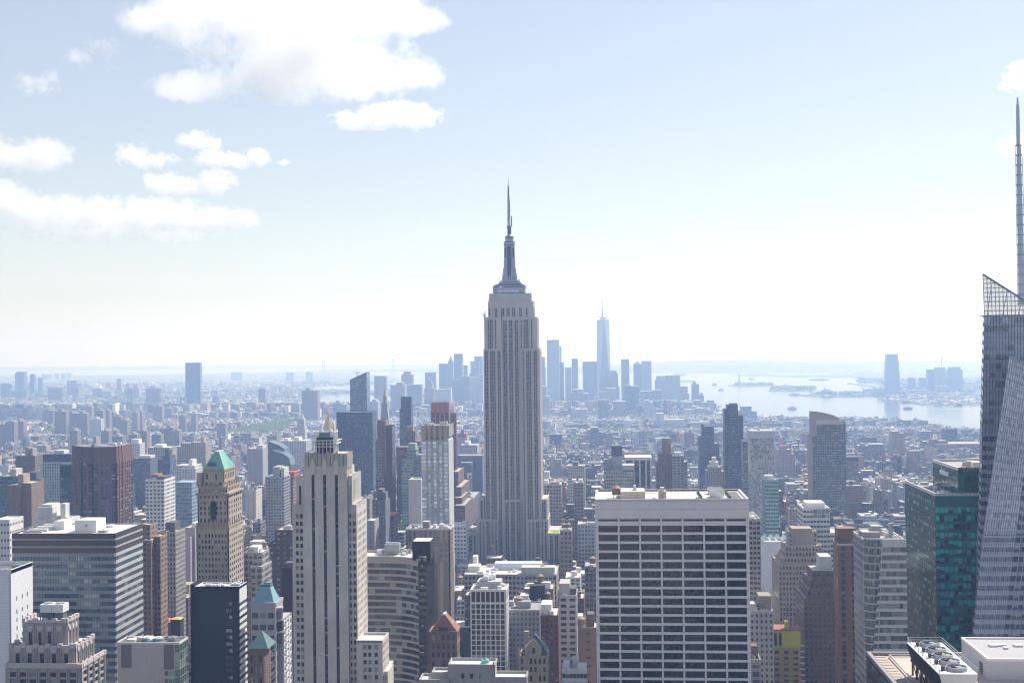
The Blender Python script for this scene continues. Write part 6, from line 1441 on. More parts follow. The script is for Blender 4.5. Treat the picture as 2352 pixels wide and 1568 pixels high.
# red-roofed old hotel between the glass slab and the black tower
Y0 = 880
r = root_for('red_roof_house', 'dark red brick Victorian building with bright red hipped roofs', 'building', W(331, 1400, Y0).x, W(400, 1400, Y0).x, Y0, Y0 + 26)
rb_ = stone('victorian_brick', (.13, .065, .058), .2); rr_ = stone('red_roof', (.58, .13, .10), .15, .7)
for xa, xb, ye, yp, dy in ((330, 359, 1383, 1362.5, 0), (348, 356, 1402, 1397, -4), (361, 369, 1392, 1386, -2), (362, 391, 1429, 1416.5, -10), (355, 368, 1437, 1430, -12)):
    q0, q1, qz = fr(xa, xb, ye, Y0 + dy); zp = W(xa, yp, Y0 + dy + 5).z
    a = MB(); n0 = 0; a.fbox(q0 + .4, q1 - .4, Y0 + dy + .4, Y0 + dy + (9 if xb - xa > 15 else 4), 0, qz, (.13, .065, .058), (3.2, 4, .3, .5, .1)); part(r, 'wall', a, FAC)
    a = MB(); a.hip(q0 - .3, q1 + .3, Y0 + dy - .2, Y0 + dy + (9.4 if xb - xa > 15 else 4.4), qz - .05, zp, .3 if xb - xa > 15 else .05, .05); part(r, 'roof', a, rr_)
    reg(q0, q1, Y0 + dy, Y0 + dy + 9, zp)
a = MB(); u = W(345, 1370, Y0 + 4).x; a.box(u - 1, u + .8, Y0 + 3, Y0 + 5, W(345, 1385, Y0).z, W(345, 1357, Y0).z); part(r, 'chimney', a, rb_)
LMK.append((345, 1363, 'red hipped roofs', Y0))
T('brick_complex', 'dark brick apartment blocks with pale roof terraces behind the red hipped roofs', 362, 432, 1372, 960, 26, (.15, .085, .08), 'apt', 'dk', (.62, .6, .57), ((-.1, .25, .3, .8, 12, (.15, .085, .08)), (.3, .42, .4, .8, 6, 'red'), (.6, .9, .4, .9, 8, 'buff')), (), ((355, 380, 1352, 6, 18),), 'building', kit=8)
gx0, gx1, gz = fr(391, 414, 1422, 840); r = root_for('gold_roof_tower', 'dark box tower with shallow pale gold pyramid roof', 'building', gx0, gx1, 840, 847)
a = MB(); a.fbox(gx0, gx1, 840, 847, 0, gz, (.05, .042, .045), S['blank']); part(r, 'wall', a, FAC); a = MB(); a.hip(gx0 - .2, gx1 + .2, 839.8, 847.2, gz - .02, W(402, 1415, 844).z, .06, .06); part(r, 'roof', a, stone('gold_roof', (.50, .42, .18), .1)); reg(gx0, gx1, 840, 847, gz)
# ------------------------------------------------------------------ centre left, middle distance
cr_, x0, x1, z = T('crowned_hotel_tower', 'slender pale hotel tower with flaring sandstone crown and blue window columns', 968, 1029, 1009, 1006, 30, (.50, .51, .53), 'blank', 'dk', (.5, .5, .5), (), short='sand-crowned tower')
P = (x0, 1006, 0); L = x1 - x0; mw = MB(); rows = floors(z - 1.5, 60, 2.93, 2.25); cl = [(W(a_, 1050, 1006).x - x0, W(b_, 1050, 1006).x - x0) for a_, b_ in ((968.2, 979), (982.5, 989.5), (995, 1002.5), (1008.5, 1015.5), (1019.5, 1028.8))]
wl_ = facade(mw, mw, P, UX, NV, L, 0, z, cl, rows, .7, .25); wl_ = [(p_, u_, n_, zz, w_ - .1, h_) for p_, u_, n_, zz, w_, h_ in wl_]
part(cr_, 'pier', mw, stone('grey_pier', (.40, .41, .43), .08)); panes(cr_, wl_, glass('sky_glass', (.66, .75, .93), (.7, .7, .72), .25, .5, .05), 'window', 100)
a = MB()
for k in range(10): v = 1006 + .4 + k * 3.1; a.box(x1 - .1, x1 + .5, v, v + 1.6, 0, z - 1)
part(cr_, 'side_fin', a, stone('fin_white', (.66, .66, .64), .05))['kind'] = 'stuff'
sc_ = stone('sand_crown', (.47, .40, .32), .1); zt = W(1000, 976, 1006).z
for a_, b_ in ((967.5, 978.5), (983, 989.3), (995.3, 1002), (1008.3, 1015), (1019.3, 1028.5)):
    m_ = MB(); u0, u1 = W(a_, 1000, 1006).x, W(b_, 1000, 1006).x; m_.hexa(((u0 + .3, 1005.2, z), (u1 - .3, 1005.2, z), (u1 - .3, 1006.6, z), (u0 + .3, 1006.6, z), (u0 - .2, 1004, zt), (u1 + .2, 1004, zt), (u1 + .2, 1005.2, zt), (u0 - .2, 1005.2, zt))); part(cr_, 'crown_panel', m_, sc_)
m_ = MB(); m_.box(x0 + .4, x1 - .4, 1006.7, 1035, z - 1, zt - .8); m_.ring(x0 - .2, x1 + .8, 1005.4, 1036, z + 2, zt, .5); part(cr_, 'crown', m_, stone('crown_side', (.30, .29, .28), .1)); roof_kit(cr_, x0 + 2, x1 - 2, 1009, 1033, zt - .8, 7, 66)
reg(x0, x1, 1004, 1036, zt)
T('blank_wall_building', 'blank pale lilac wall of a slab with planted roof, left of the sand-crowned tower', 938, 967.5, 1101, 1060, 22, (.50, .49, .52), (40, 3.2, .0, .0, .1), 'dk', (.3, .36, .2), (), cat='building', short='blank lilac slab')
nb, x0, x1, z = T('net_tower', 'construction tower wrapped in red netting with hoist scaffold, behind the sand-crowned tower', 989, 1031, 925, 1570, 26, (.30, .25, .26), (5.2, 3.6, .7, .82, .1), (.16, .05, .05), (.4, .3, .3), cat='construction tower', short='red netted tower')
a = MB()
for k in range(4): u0 = x0 + (x1 - x0) * k / 4; a.box(u0 + .9, u0 + (x1 - x0) / 4 - .3, 1569, 1569.6, W(1000, 948, 1570).z, z + .5)
part(nb, 'safety_net', a, stone('red_net2', (.42, .19, .16), .4))
a = MB(); h0, h1 = W(1034, 1000, 1565).x, W(1048, 1000, 1565).x; hz_ = W(1040, 941, 1565).z
for u in (h0, (h0 + h1) / 2, h1):
    for v in (1565, 1571): a.bar((u, v, 0), (u, v, hz_), .4)
zz = hz_
while zz > 60: a.bar((h0, 1565, zz), (h1, 1565, zz), .35); a.bar((h0, 1565, zz), (h1, 1565, zz - 3.6), .25); a.bar((h1, 1565, zz), (h1, 1571, zz), .3); zz -= 3.6
part(nb, 'hoist', a, stone('hoist_red', (.33, .19, .19), .2))
a = MB(); a.box(h0 + .5, h1 - .5, 1567, 1570, 0, hz_ - 4); part(nb, 'hoist_shaft', a, stone('hoist_pink', (.28, .2, .21), .2))
a = MB()
for k in range(9): u = x0 + (x1 - x0) * k / 8; a.bar((u, 1571, z - .5), (u, 1571, z + 3 + 2 * (k % 3 == 0)), .25)
part(nb, 'rebar', a, stone('dark_steel', (.07, .07, .075), .2))
T('dark_slab', 'huge dark navy blank-looking slab tower behind the black-striped tower', 772.5, 855.5, 946, 1880, 34, (.065, .085, .12), (2.4, 3.7, .9, .55, .2), (.05, .068, .11), (.2, .22, .25), (), cat='office tower', short='dark navy slab')
r, x0, x1, z = T('slanted_glass_tower', 'blue glass tower with slanting top edge and crane on its roof', 803.5, 842, 872, 2200, 30, (.15, .22, .31), 'cur', (.12, .19, .27), (.3, .3, .3), cat='glass tower', short='slanted glass tower')
a = MB(); zl, zr_ = W(803.5, 872, 2200).z, W(842, 854, 2200).z; a.hexa(((x0, 2200, zl - .5), (x1, 2200, zl - .5), (x1, 2230, zl - .5), (x0, 2230, zl - .5), (x0, 2200, zl + .2), (x1, 2200, zr_), (x1, 2230, zr_), (x0, 2230, zl + .2))); part(r, 'slanted_top', a, stone('top_glass', (.13, .20, .27), .1, .2, 0, .3))
a = MB(); u = W(820, 860, 2215).x; a.bar((u, 2215, zl + 2), (u, 2215, zl + 12), .9); a.bar((u - 5, 2215, zl + 12), (u + 5, 2215, zl + 12.5), .8); part(r, 'crane', a, stone('dark_steel', (.07, .07, .075), .2))
T('brick_twin_tower', 'reddish brick apartment tower with blank top, right of the dark navy slab', 866, 885, 964, 1520, 22, (.24, .165, .15), 'blank', 'dk', (.3, .25, .24), (), (), ((863.5, 885, 1009, -2, 20),), 'apartment tower', 'brick twin towers')
T('brick_twin_tower', 'dark maroon windowless slab adjoining the reddish brick apartment tower', 885.5, 900.5, 977, 1500, 22, (.105, .062, .065), (16, 3.4, .03, .3, .1), 'lt', (.2, .16, .16), (), cat='apartment tower', side=(2.2, 3.3, .7, .6, .3))
a = MB(); a.fbox(W(863.8, 1100, 1515).x, W(883, 1100, 1515).x, 1514, 1518, 0, W(870, 1014, 1515).z, (.26, .20, .19), (3.5, 3.4, .8, .6, .2), (.10, .11, .14)); whole('balcony_front', a, FAC, 'balconied brick front stacked below the reddish brick apartment tower top', 'apartment front')
T('dark_glass_tower', 'thin black glass tower with teal glass lower half, beyond the brick twin towers', 920.5, 937, 911.5, 2180, 24, (.05, .065, .085), 'cur', (.04, .055, .075), (.2, .2, .2), (), (), ((917.5, 935, 939, -6, 18), (931, 943.5, 911.5, 1, 20)), 'glass tower', 'thin black glass tower')
r, x0, x1, z = T('gold_top_tower', 'maroon brick tower topped by small gold trapezoid roof, left of the sand-crowned tower', 930, 953, 990, 1680, 24, (.17, .10, .095), (3, 3.5, .5, .6, .1), 'lt', (.3, .25, .22), (), (), ((926, 966, 1013, -4, 34),), 'tower')
a = MB(); a.hip(W(932, 990, 1684).x, W(950, 990, 1684).x, 1684, 1696, z - 1, W(941, 978, 1684).z, .75, .7); part(r, 'roof', a, stone('gold_dull', (.36, .25, .10), .12))
T('teal_glass_tower', 'pale teal glass tower with arched top opening, left of the sand-crowned tower', 935, 955, 1031, 1420, 22, (.28, .36, .36), (1.8, 3.3, .86, .72, .4), (.19, .27, .27), (.3, .38, .3), ((.1, .9, .2, .8, 6, (.3, .42, .38)),), (), ((922, 950, 1056, -4, 22), (940, 968, 1044, 2, 26)), 'glass tower', 'pale teal glass tower')
T('maroon_frame_block', 'maroon framed apartment block with pergola roofline beside the pale teal glass tower', 910, 967, 1026, 1560, 26, (.20, .15, .16), (2.6, 3.4, .62, .7, .2), (.16, .19, .2), (.3, .3, .3), (), cat='apartment tower')
T('dark_deco_tower', 'dark blue grey setback tower with water tank, below the brick twin towers', 866, 885, 1149, 1100, 24, (.15, .165, .19), (3.4, 3.5, .3, .4, .1), 'lt', (.4, .4, .4), ((.0, .55, .2, .8, 9, (.12, .13, .16)),), ((.25, .5, 2.6),), ((855, 867, 1148, 2, 22), (866, 886, 1130, 6, 12)), 'tower', 'dark setback tower')
T('half_built_block', 'half built concrete frame with red netting at the foot of the brick twin towers', 887, 905, 1186, 1180, 20, (.21, .15, .16), (4, 3.6, .7, .7, .1), (.09, .08, .1), (.4, .2, .18), ((0, 1, 0, 1, 2, (.5, .16, .12)),), cat='building')
T('grey_gable_block', 'small blue grey slab with peaked mast roof beside the black-striped tower', 842, 860, 1195, 1020, 20, (.30, .30, .33), (8, 3.6, .1, .4, .1), 'dk', (.5, .5, .5), (), cat='building')
T('avenue_brick_front', 'tall brown setback fronts lining the avenue left of the spired tower', 1046, 1060, 1118, 1420, 90, (.20, .15, .14), 'old', 'dk', (.4, .38, .35), (), (), ((1040, 1052, 1083, 40, 60), (1044, 1068, 1160, -40, 80), (1043, 1062, 1142, -20, 70)), 'building', 'avenue brown fronts')
T('avenue_slab', 'low flat-roofed red brick block on the avenue corner beside the spired tower', 1068, 1085, 1147, 1600, 100, (.17, .12, .13), 'off', 'lt', (.33, .38, .37), (), cat='building')
T('billboard_block', 'blue grey block carrying a tall pale advertisement panel, left of the spired tower', 1057, 1082, 1062, 1900, 40, (.17, .19, .24), 'off', 'blue', (.3, .3, .32), (), (), ((1050, 1108, 1046, 30, 40),), 'building')
a = MB(); v0, v1 = W(1072, 1065, 1895), W(1084, 1098, 1895); a.box(v0.x, v1.x, 1894, 1896, v1.z, v0.z); bo = whole('billboard', a, stone('poster_blue', (.12, .14, .19), .4), 'tall advertisement panel with dark picture above white lower half, left of spired tower', 'billboard')
a = MB(); vm = W(1072, 1085, 1893.6); a.box(v0.x + .3, v1.x - .3, 1893.5, 1893.9, v1.z + .5, vm.z); part(bo, 'white_half', a, stone('poster_white', (.6, .62, .66), .05)); a = MB(); a.frus((v0.x + v1.x) / 2 + 1, 0, 0, .3, 1.6, 1.6, 14); a.v = [(x, 1893.2 + z_, v1.z + 3 + y) for x, y, z_ in a.v]; part(bo, 'emblem', a, stone('poster_navy', (.03, .05, .14), .1))
T('white_wide_block', 'long white office block with rows of small windows, left of the spired tower', 1058, 1096, 1021.5, 2080, 36, (.50, .52, .55), 'off', 'blue', (.5, .5, .5), ((.2, .5, .2, .8, 5, 'white'),), cat='building')
T('red_top_building', 'white framed building with reddish set-back top, left of the spired tower', 1049, 1073, 1005, 2300, 30, (.50, .49, .50), 'punch', 'grey', (.4, .35, .35), ((.1, .9, .1, .9, 7, (.32, .2, .2)), (.35, .65, .3, .7, 14, 'steel')), cat='building')
# gold pyramid, clock towers
Y0 = 1850; x0, x1, z = fr(731, 767, 1001, Y0)
r = root_for('gold_pyramid_tower', 'stone tower with tall gilded octagonal pyramid spire, behind the black-striped tower', 'tower', x0, x1, Y0, Y0 + 30)
m_ = MB(); m_.fbox(x0, x1, Y0, Y0 + 30, 0, z, C['lime'], S['old'], GL['grey']); part(r, 'wall', m_, FAC); cxx, cyy = (x0 + x1) / 2, Y0 + 15
gd = stone('gilding', (.62, .47, .20), .12, .45, .35, .5); a = MB(); zz = [W(750, q, Y0 + 12).z for q in (1001, 962, 952, 945, 935)]
a.frus(cxx, cyy, zz[0] - 1, zz[1], 11.8, 3.2, 8, 1, math.pi / 8); a.frus(cxx, cyy, zz[1], zz[2], 2.3, 2.1, 8); a.frus(cxx, cyy, zz[2], zz[3], 2.6, 1.0, 8); a.frus(cxx, cyy, zz[3], zz[4], .8, .1, 8); part(r, 'roof', a, gd); reg(x0, x1, Y0, Y0 + 30, zz[2])
LMK.append((749, 940, 'gold pyramid', Y0))
Y0 = 2090; x0, x1, z = fr(872, 896, 984, Y0); cxx, cyy = W(884.5, 950, Y0 + 12).x, Y0 + 12
r = root_for('gold_cupola_tower', 'grey campanile tower with steep pyramid roof and gold cupola, right of the slanted glass tower', 'tower', x0, x1, Y0, Y0 + 24)
m_ = MB(); m_.fbox(x0, x1, Y0, Y0 + 24, 0, z, (.36, .37, .38), S['old'], GL['grey']); part(r, 'wall', m_, FAC)
zq = lambda q: W(884.5, q, cyy).z; a = MB(); a.frus(cxx, cyy, zq(984), zq(932), 9.6 * 1.3, 5.4, 4, 1, math.pi / 4); part(r, 'roof', a, stone('lead_roof', (.30, .32, .34), .15))
a = MB(); a.frus(cxx, cyy, zq(932), zq(924), 6, 5.4, 8); a.frus(cxx, cyy, zq(924), zq(911), 3.0, 2.8, 8); part(r, 'lantern', a, stone('lantern_grey', (.32, .33, .34), .1))
a = MB(); a.frus(cxx, cyy, zq(911), zq(909), 3.6, 3.4, 12); a.frus(cxx, cyy, zq(909), zq(902), 3.0, 1.1, 12); a.frus(cxx, cyy, zq(902), zq(897), 1.5, 1.2, 10); a.frus(cxx, cyy, zq(897), zq(887), .9, .1, 8); part(r, 'cupola', a, gd); reg(x0, x1, Y0, Y0 + 24, zq(911))
Y0 = 2860; x0, x1, z = fr(683, 700, 980, Y0)
r = root_for('white_clock_tower', 'white stepped tower with small green lantern tip, left of the gold pyramid', 'tower', x0, x1, Y0, Y0 + 24)
wc_ = (.52, .52, .53); m_ = MB(); m_.fbox(x0, x1, Y0, Y0 + 24, 0, z, wc_, S['old'], GL['grey']); q0, q1, qz = fr(676, 706, 1009, Y0 - 3); m_.fbox(q0, q1, Y0 - 3, Y0 + 26, 0, qz, wc_, S['old'], GL['grey']); q0, q1, qz = fr(685, 698, 962, Y0 + 3); m_.fbox(q0, q1, Y0 + 3, Y0 + 19, z, qz, wc_, S['old'], GL['grey']); part(r, 'wall', m_, FAC)
a = MB(); cxx = (x0 + x1) / 2; a.frus(cxx, Y0 + 11, W(691, 962, Y0 + 11).z, W(691, 950, Y0 + 11).z, 6.4, 1.6, 8); part(r, 'roof', a, stone('roof_white2', (.6, .6, .6), .05)); a = MB(); a.frus(cxx, Y0 + 11, W(691, 950, Y0 + 11).z, W(691, 936, Y0 + 11).z, 1.5, .5, 8); part(r, 'lantern', a, stone('copper_green', (.20, .47, .37), .22)); reg(x0, x1, Y0, Y0 + 24, z)
T('white_cornice_block', 'large white office block with deep cornice, left of the black-striped tower top', 640, 703, 1012, 2450, 46, (.52, .52, .53), 'loft', 'blue', (.5, .5, .5), ((.5, .7, .2, .8, 6, 'white'), (.15, .3, .2, .7, 4, 'white')), cat='building')
T('grey_slab', 'lilac grey slab with white side, left of the wedge building', 567, 603, 1030, 2000, 30, (.36, .36, .40), (9, 3.3, .1, .3, .1), 'grey', (.5, .5, .5), ((.55, .95, .2, .9, 5, 'offw'),), cat='building')
T('beige_apartments', 'pair of beige apartment towers, right of the white gridded office', 439, 472, 1015, 2250, 30, (.36, .32, .28), 'apt', 'grey', (.5, .48, .45), ((.6, .8, .2, .7, 8, 'tan'),), (), ((400, 441, 1025, 20, 32), (415, 441, 1017, 24, 30)), 'apartment tower')
T('white_terraced_block', 'bright white terraced apartment block above the green-roofed tower shoulder', 405, 447, 1068, 1700, 30, (.58, .58, .58), (3.4, 3.2, .5, .4, .1), 'grey', (.6, .6, .6), ((.6, .8, .2, .8, 7, 'white'),), (), ((418, 449, 1075, -10, 30),), 'apartment block')
T('white_stepped_tower', 'white stepped apartment tower right of the brown faceted tower', 296, 321, 1018, 2200, 26, (.56, .56, .57), 'apt', 'grey', (.55, .55, .55), ((.1, .8, .2, .8, 7, 'white'),), cat='apartment tower')
T('gothic_block', 'broad cream block with arched dark window row, right of the brown faceted tower', 340, 390, 1027, 2150, 36, (.42, .40, .38), 'loft', 'grey', (.6, .6, .58), ((.2, .6, .2, .8, 4, 'white'),), cat='building')
T('dark_loft', 'dark blue grey flat block above the white gridded office', 302, 345, 1052, 1750, 30, (.12, .13, .17), 'off', 'blue', (.4, .4, .4), ((.2, .9, .3, .9, 3, 'offw'),), cat='building')
T('dark_tower', 'narrow navy tower with stepped cap above the white gridded office', 373, 390, 1046, 1800, 24, (.09, .105, .15), 'grid', 'blue', (.2, .2, .2), ((.2, .7, .2, .8, 8, (.07, .08, .12)),), (), ((361, 392, 1055, 4, 24),), 'tower')
T('blank_apartment_tower', 'tan two-tone slab tower standing among blocks, left of the faceted glass tower', 2048, 2066, 990, 2700, 26, (.34, .28, .24), (12, 3, .1, .3, .1), 'grey', (.4, .38, .36), (), (), ((2062, 2078, 994, 3, 24),), 'apartment tower')
T('brick_mass', 'wide mauve brick warehouse block spreading left of the faceted glass tower', 2147, 2262, 1019, 2900, 70, (.24, .19, .20), 'off', 'grey', (.38, .34, .34), ((.02, .3, .2, .8, 6, (.24, .19, .2)), (.0, .1, .2, .8, 9, 'brick')), cat='warehouse')
T('brick_loft', 'dark mauve brick loft with pale rooftop, right of the sail-crowned tower', 1943, 1972, 1057, 1900, 30, (.22, .16, .15), 'off', 'lt', (.6, .6, .58), ((0, 1, 0, .9, 5, 'dkgrey'),), (), ((1940, 1982, 1085, -10, 36),), 'building')
T('brick_apartments', 'mauve brick apartment rows with flat roofs left of the tan two-tone slab', 1972, 2000, 1023, 2650, 34, (.24, .19, .20), 'apt', 'grey', (.4, .36, .36), ((.3, .6, .2, .8, 4, 'grey'),), (), ((1997, 2032, 1020, 6, 36),), 'apartment block')
T('red_brick_flats', 'red brick balconied flats with white bands right of the tan two-tone slab', 2090, 2123, 1035, 2400, 30, (.25, .15, .14), 'res', 'lt', (.35, .4, .34), (), cat='apartment block')
T('limestone_stepped', 'orange tan stepped loft building right of the mirror glass tower', 1786, 1818, 1032, 2350, 30, (.36, .25, .20), 'old', 'grey', (.5, .45, .4), ((.2, .7, .2, .8, 6, 'orange'),), (), ((1783, 1826, 1042, -4, 34),), 'building')
# ------------------------------------------------------------------ far towers: downtown, across the rivers
FT = dict(d=(.22, .24, .28), g=(.34, .36, .38), b=(.24, .19, .17), w=(.50, .52, .54), n=(.30, .27, .25), k=(.12, .15, .2), l=(.40, .44, .50))
def far(name, label, Y, D, c, segs, sty='off', cat='tower', group=None, gl='blue', crane=False):
    m_ = MB()
    for (xl, xr, yt, dy) in segs:
        x0, x1, z = fr(xl, xr, yt, Y + dy); m_.fbox(x0, x1, Y + dy, Y + dy + D, 0, z, FT[c], S[sty], GL[gl], (.45, .46, .48)); reg(x0, x1, Y + dy, Y + dy + D, z)
    return whole(name, m_, FAC, label, cat, group)
X_ = 588 + 588
t1 = lambda q: q / 4.0
t2 = lambda q: q / 4.0 + 588
t3 = lambda q: q / 4.0 + 1176
t4 = lambda q: q / 4.0 + 1764
ty = lambda q: q / 4.0 + 746.5
# downtown west, right of the spired tower
r = thing('glass_spire_tower', 'tallest far tower, pale tapering glass with thin mast, right of the spired tower', 'skyscraper', (W(1384, 800, 6500).x, 6500, 0))
m_ = MB(); a0, a1 = W(1370, 734, 6500).x, W(1399.5, 734, 6500).x; zt = W(1385, 734, 6500).z; hw_ = (a1 - a0) / 2; cxx = (a0 + a1) / 2; cyy = 6530
bt = [(cxx + hw_ * math.cos(q * math.pi / 2 + math.pi / 4 + .22) * 1.38, cyy + hw_ * math.sin(q * math.pi / 2 + math.pi / 4 + .22) * 1.38) for q in range(4)]
tp_ = [(cxx + hw_ * math.cos(q * math.pi / 2 + .22) * 1.0, cyy + hw_ * math.sin(q * math.pi / 2 + .22) * 1.0) for q in range(4)]
for k in range(4):
    b0, b1, t0, t1_ = bt[k], bt[(k + 1) % 4], tp_[(k) % 4], tp_[(k + 1) % 4]
    cc_ = ((.34, .40, .50), (.20, .25, .34))[k % 2]
    m_.face(((b0[0], b0[1], 40), (b1[0], b1[1], 40), (t1_[0], t1_[1], zt)), ((0, 0), (20, 0), (10, 90)), ((.22, .27, .36), (.16, .21, .30), (.9, .5, .35)))
    m_.face(((b0[0], b0[1], 40), (t1_[0], t1_[1], zt), (t0[0], t0[1], zt)), ((0, 0), (20, 90), (10, 90)), ((.42, .47, .55), (.32, .38, .47), (.9, .5, .35)))
m_.fprism(bt, 0, 41, (.3, .35, .4), S['cur'], GL['lt']); m_.face([(x, y, zt) for x, y in tp_])
part(r, 'shaft', m_, FAC); a = MB(); a.frus(cxx, cyy, zt, zt + 4, 14, 14, 20); a.frus(cxx, cyy, zt + 6, zt + 8, 20, 20, 20); a.frus(cxx, cyy, zt + 8.1, zt + 11, 17, 20, 20); part(r, 'ring', a, STEEL)
a = MB(); zz = [W(1383, q, cyy).z for q in (730, 713, 676)]; a.frus(cxx - 2, cyy, zz[0], zz[1], 3.2, 2.4, 8); a.frus(cxx - 2, cyy, zz[1], zz[2], 1.7, .5, 8); a.frus(cxx - 2, cyy, zz[1] - 1, zz[1] + 3, 5, 5, 8)
for s_ in (-1, 1): a.bar((cxx - 2 + 9 * s_, cyy, zt), (cxx - 2, cyy, zz[1]), .7)
part(r, 'mast', a, STEEL); reg(a0, a1, 6500, 6560, zt, 'far glass spire')
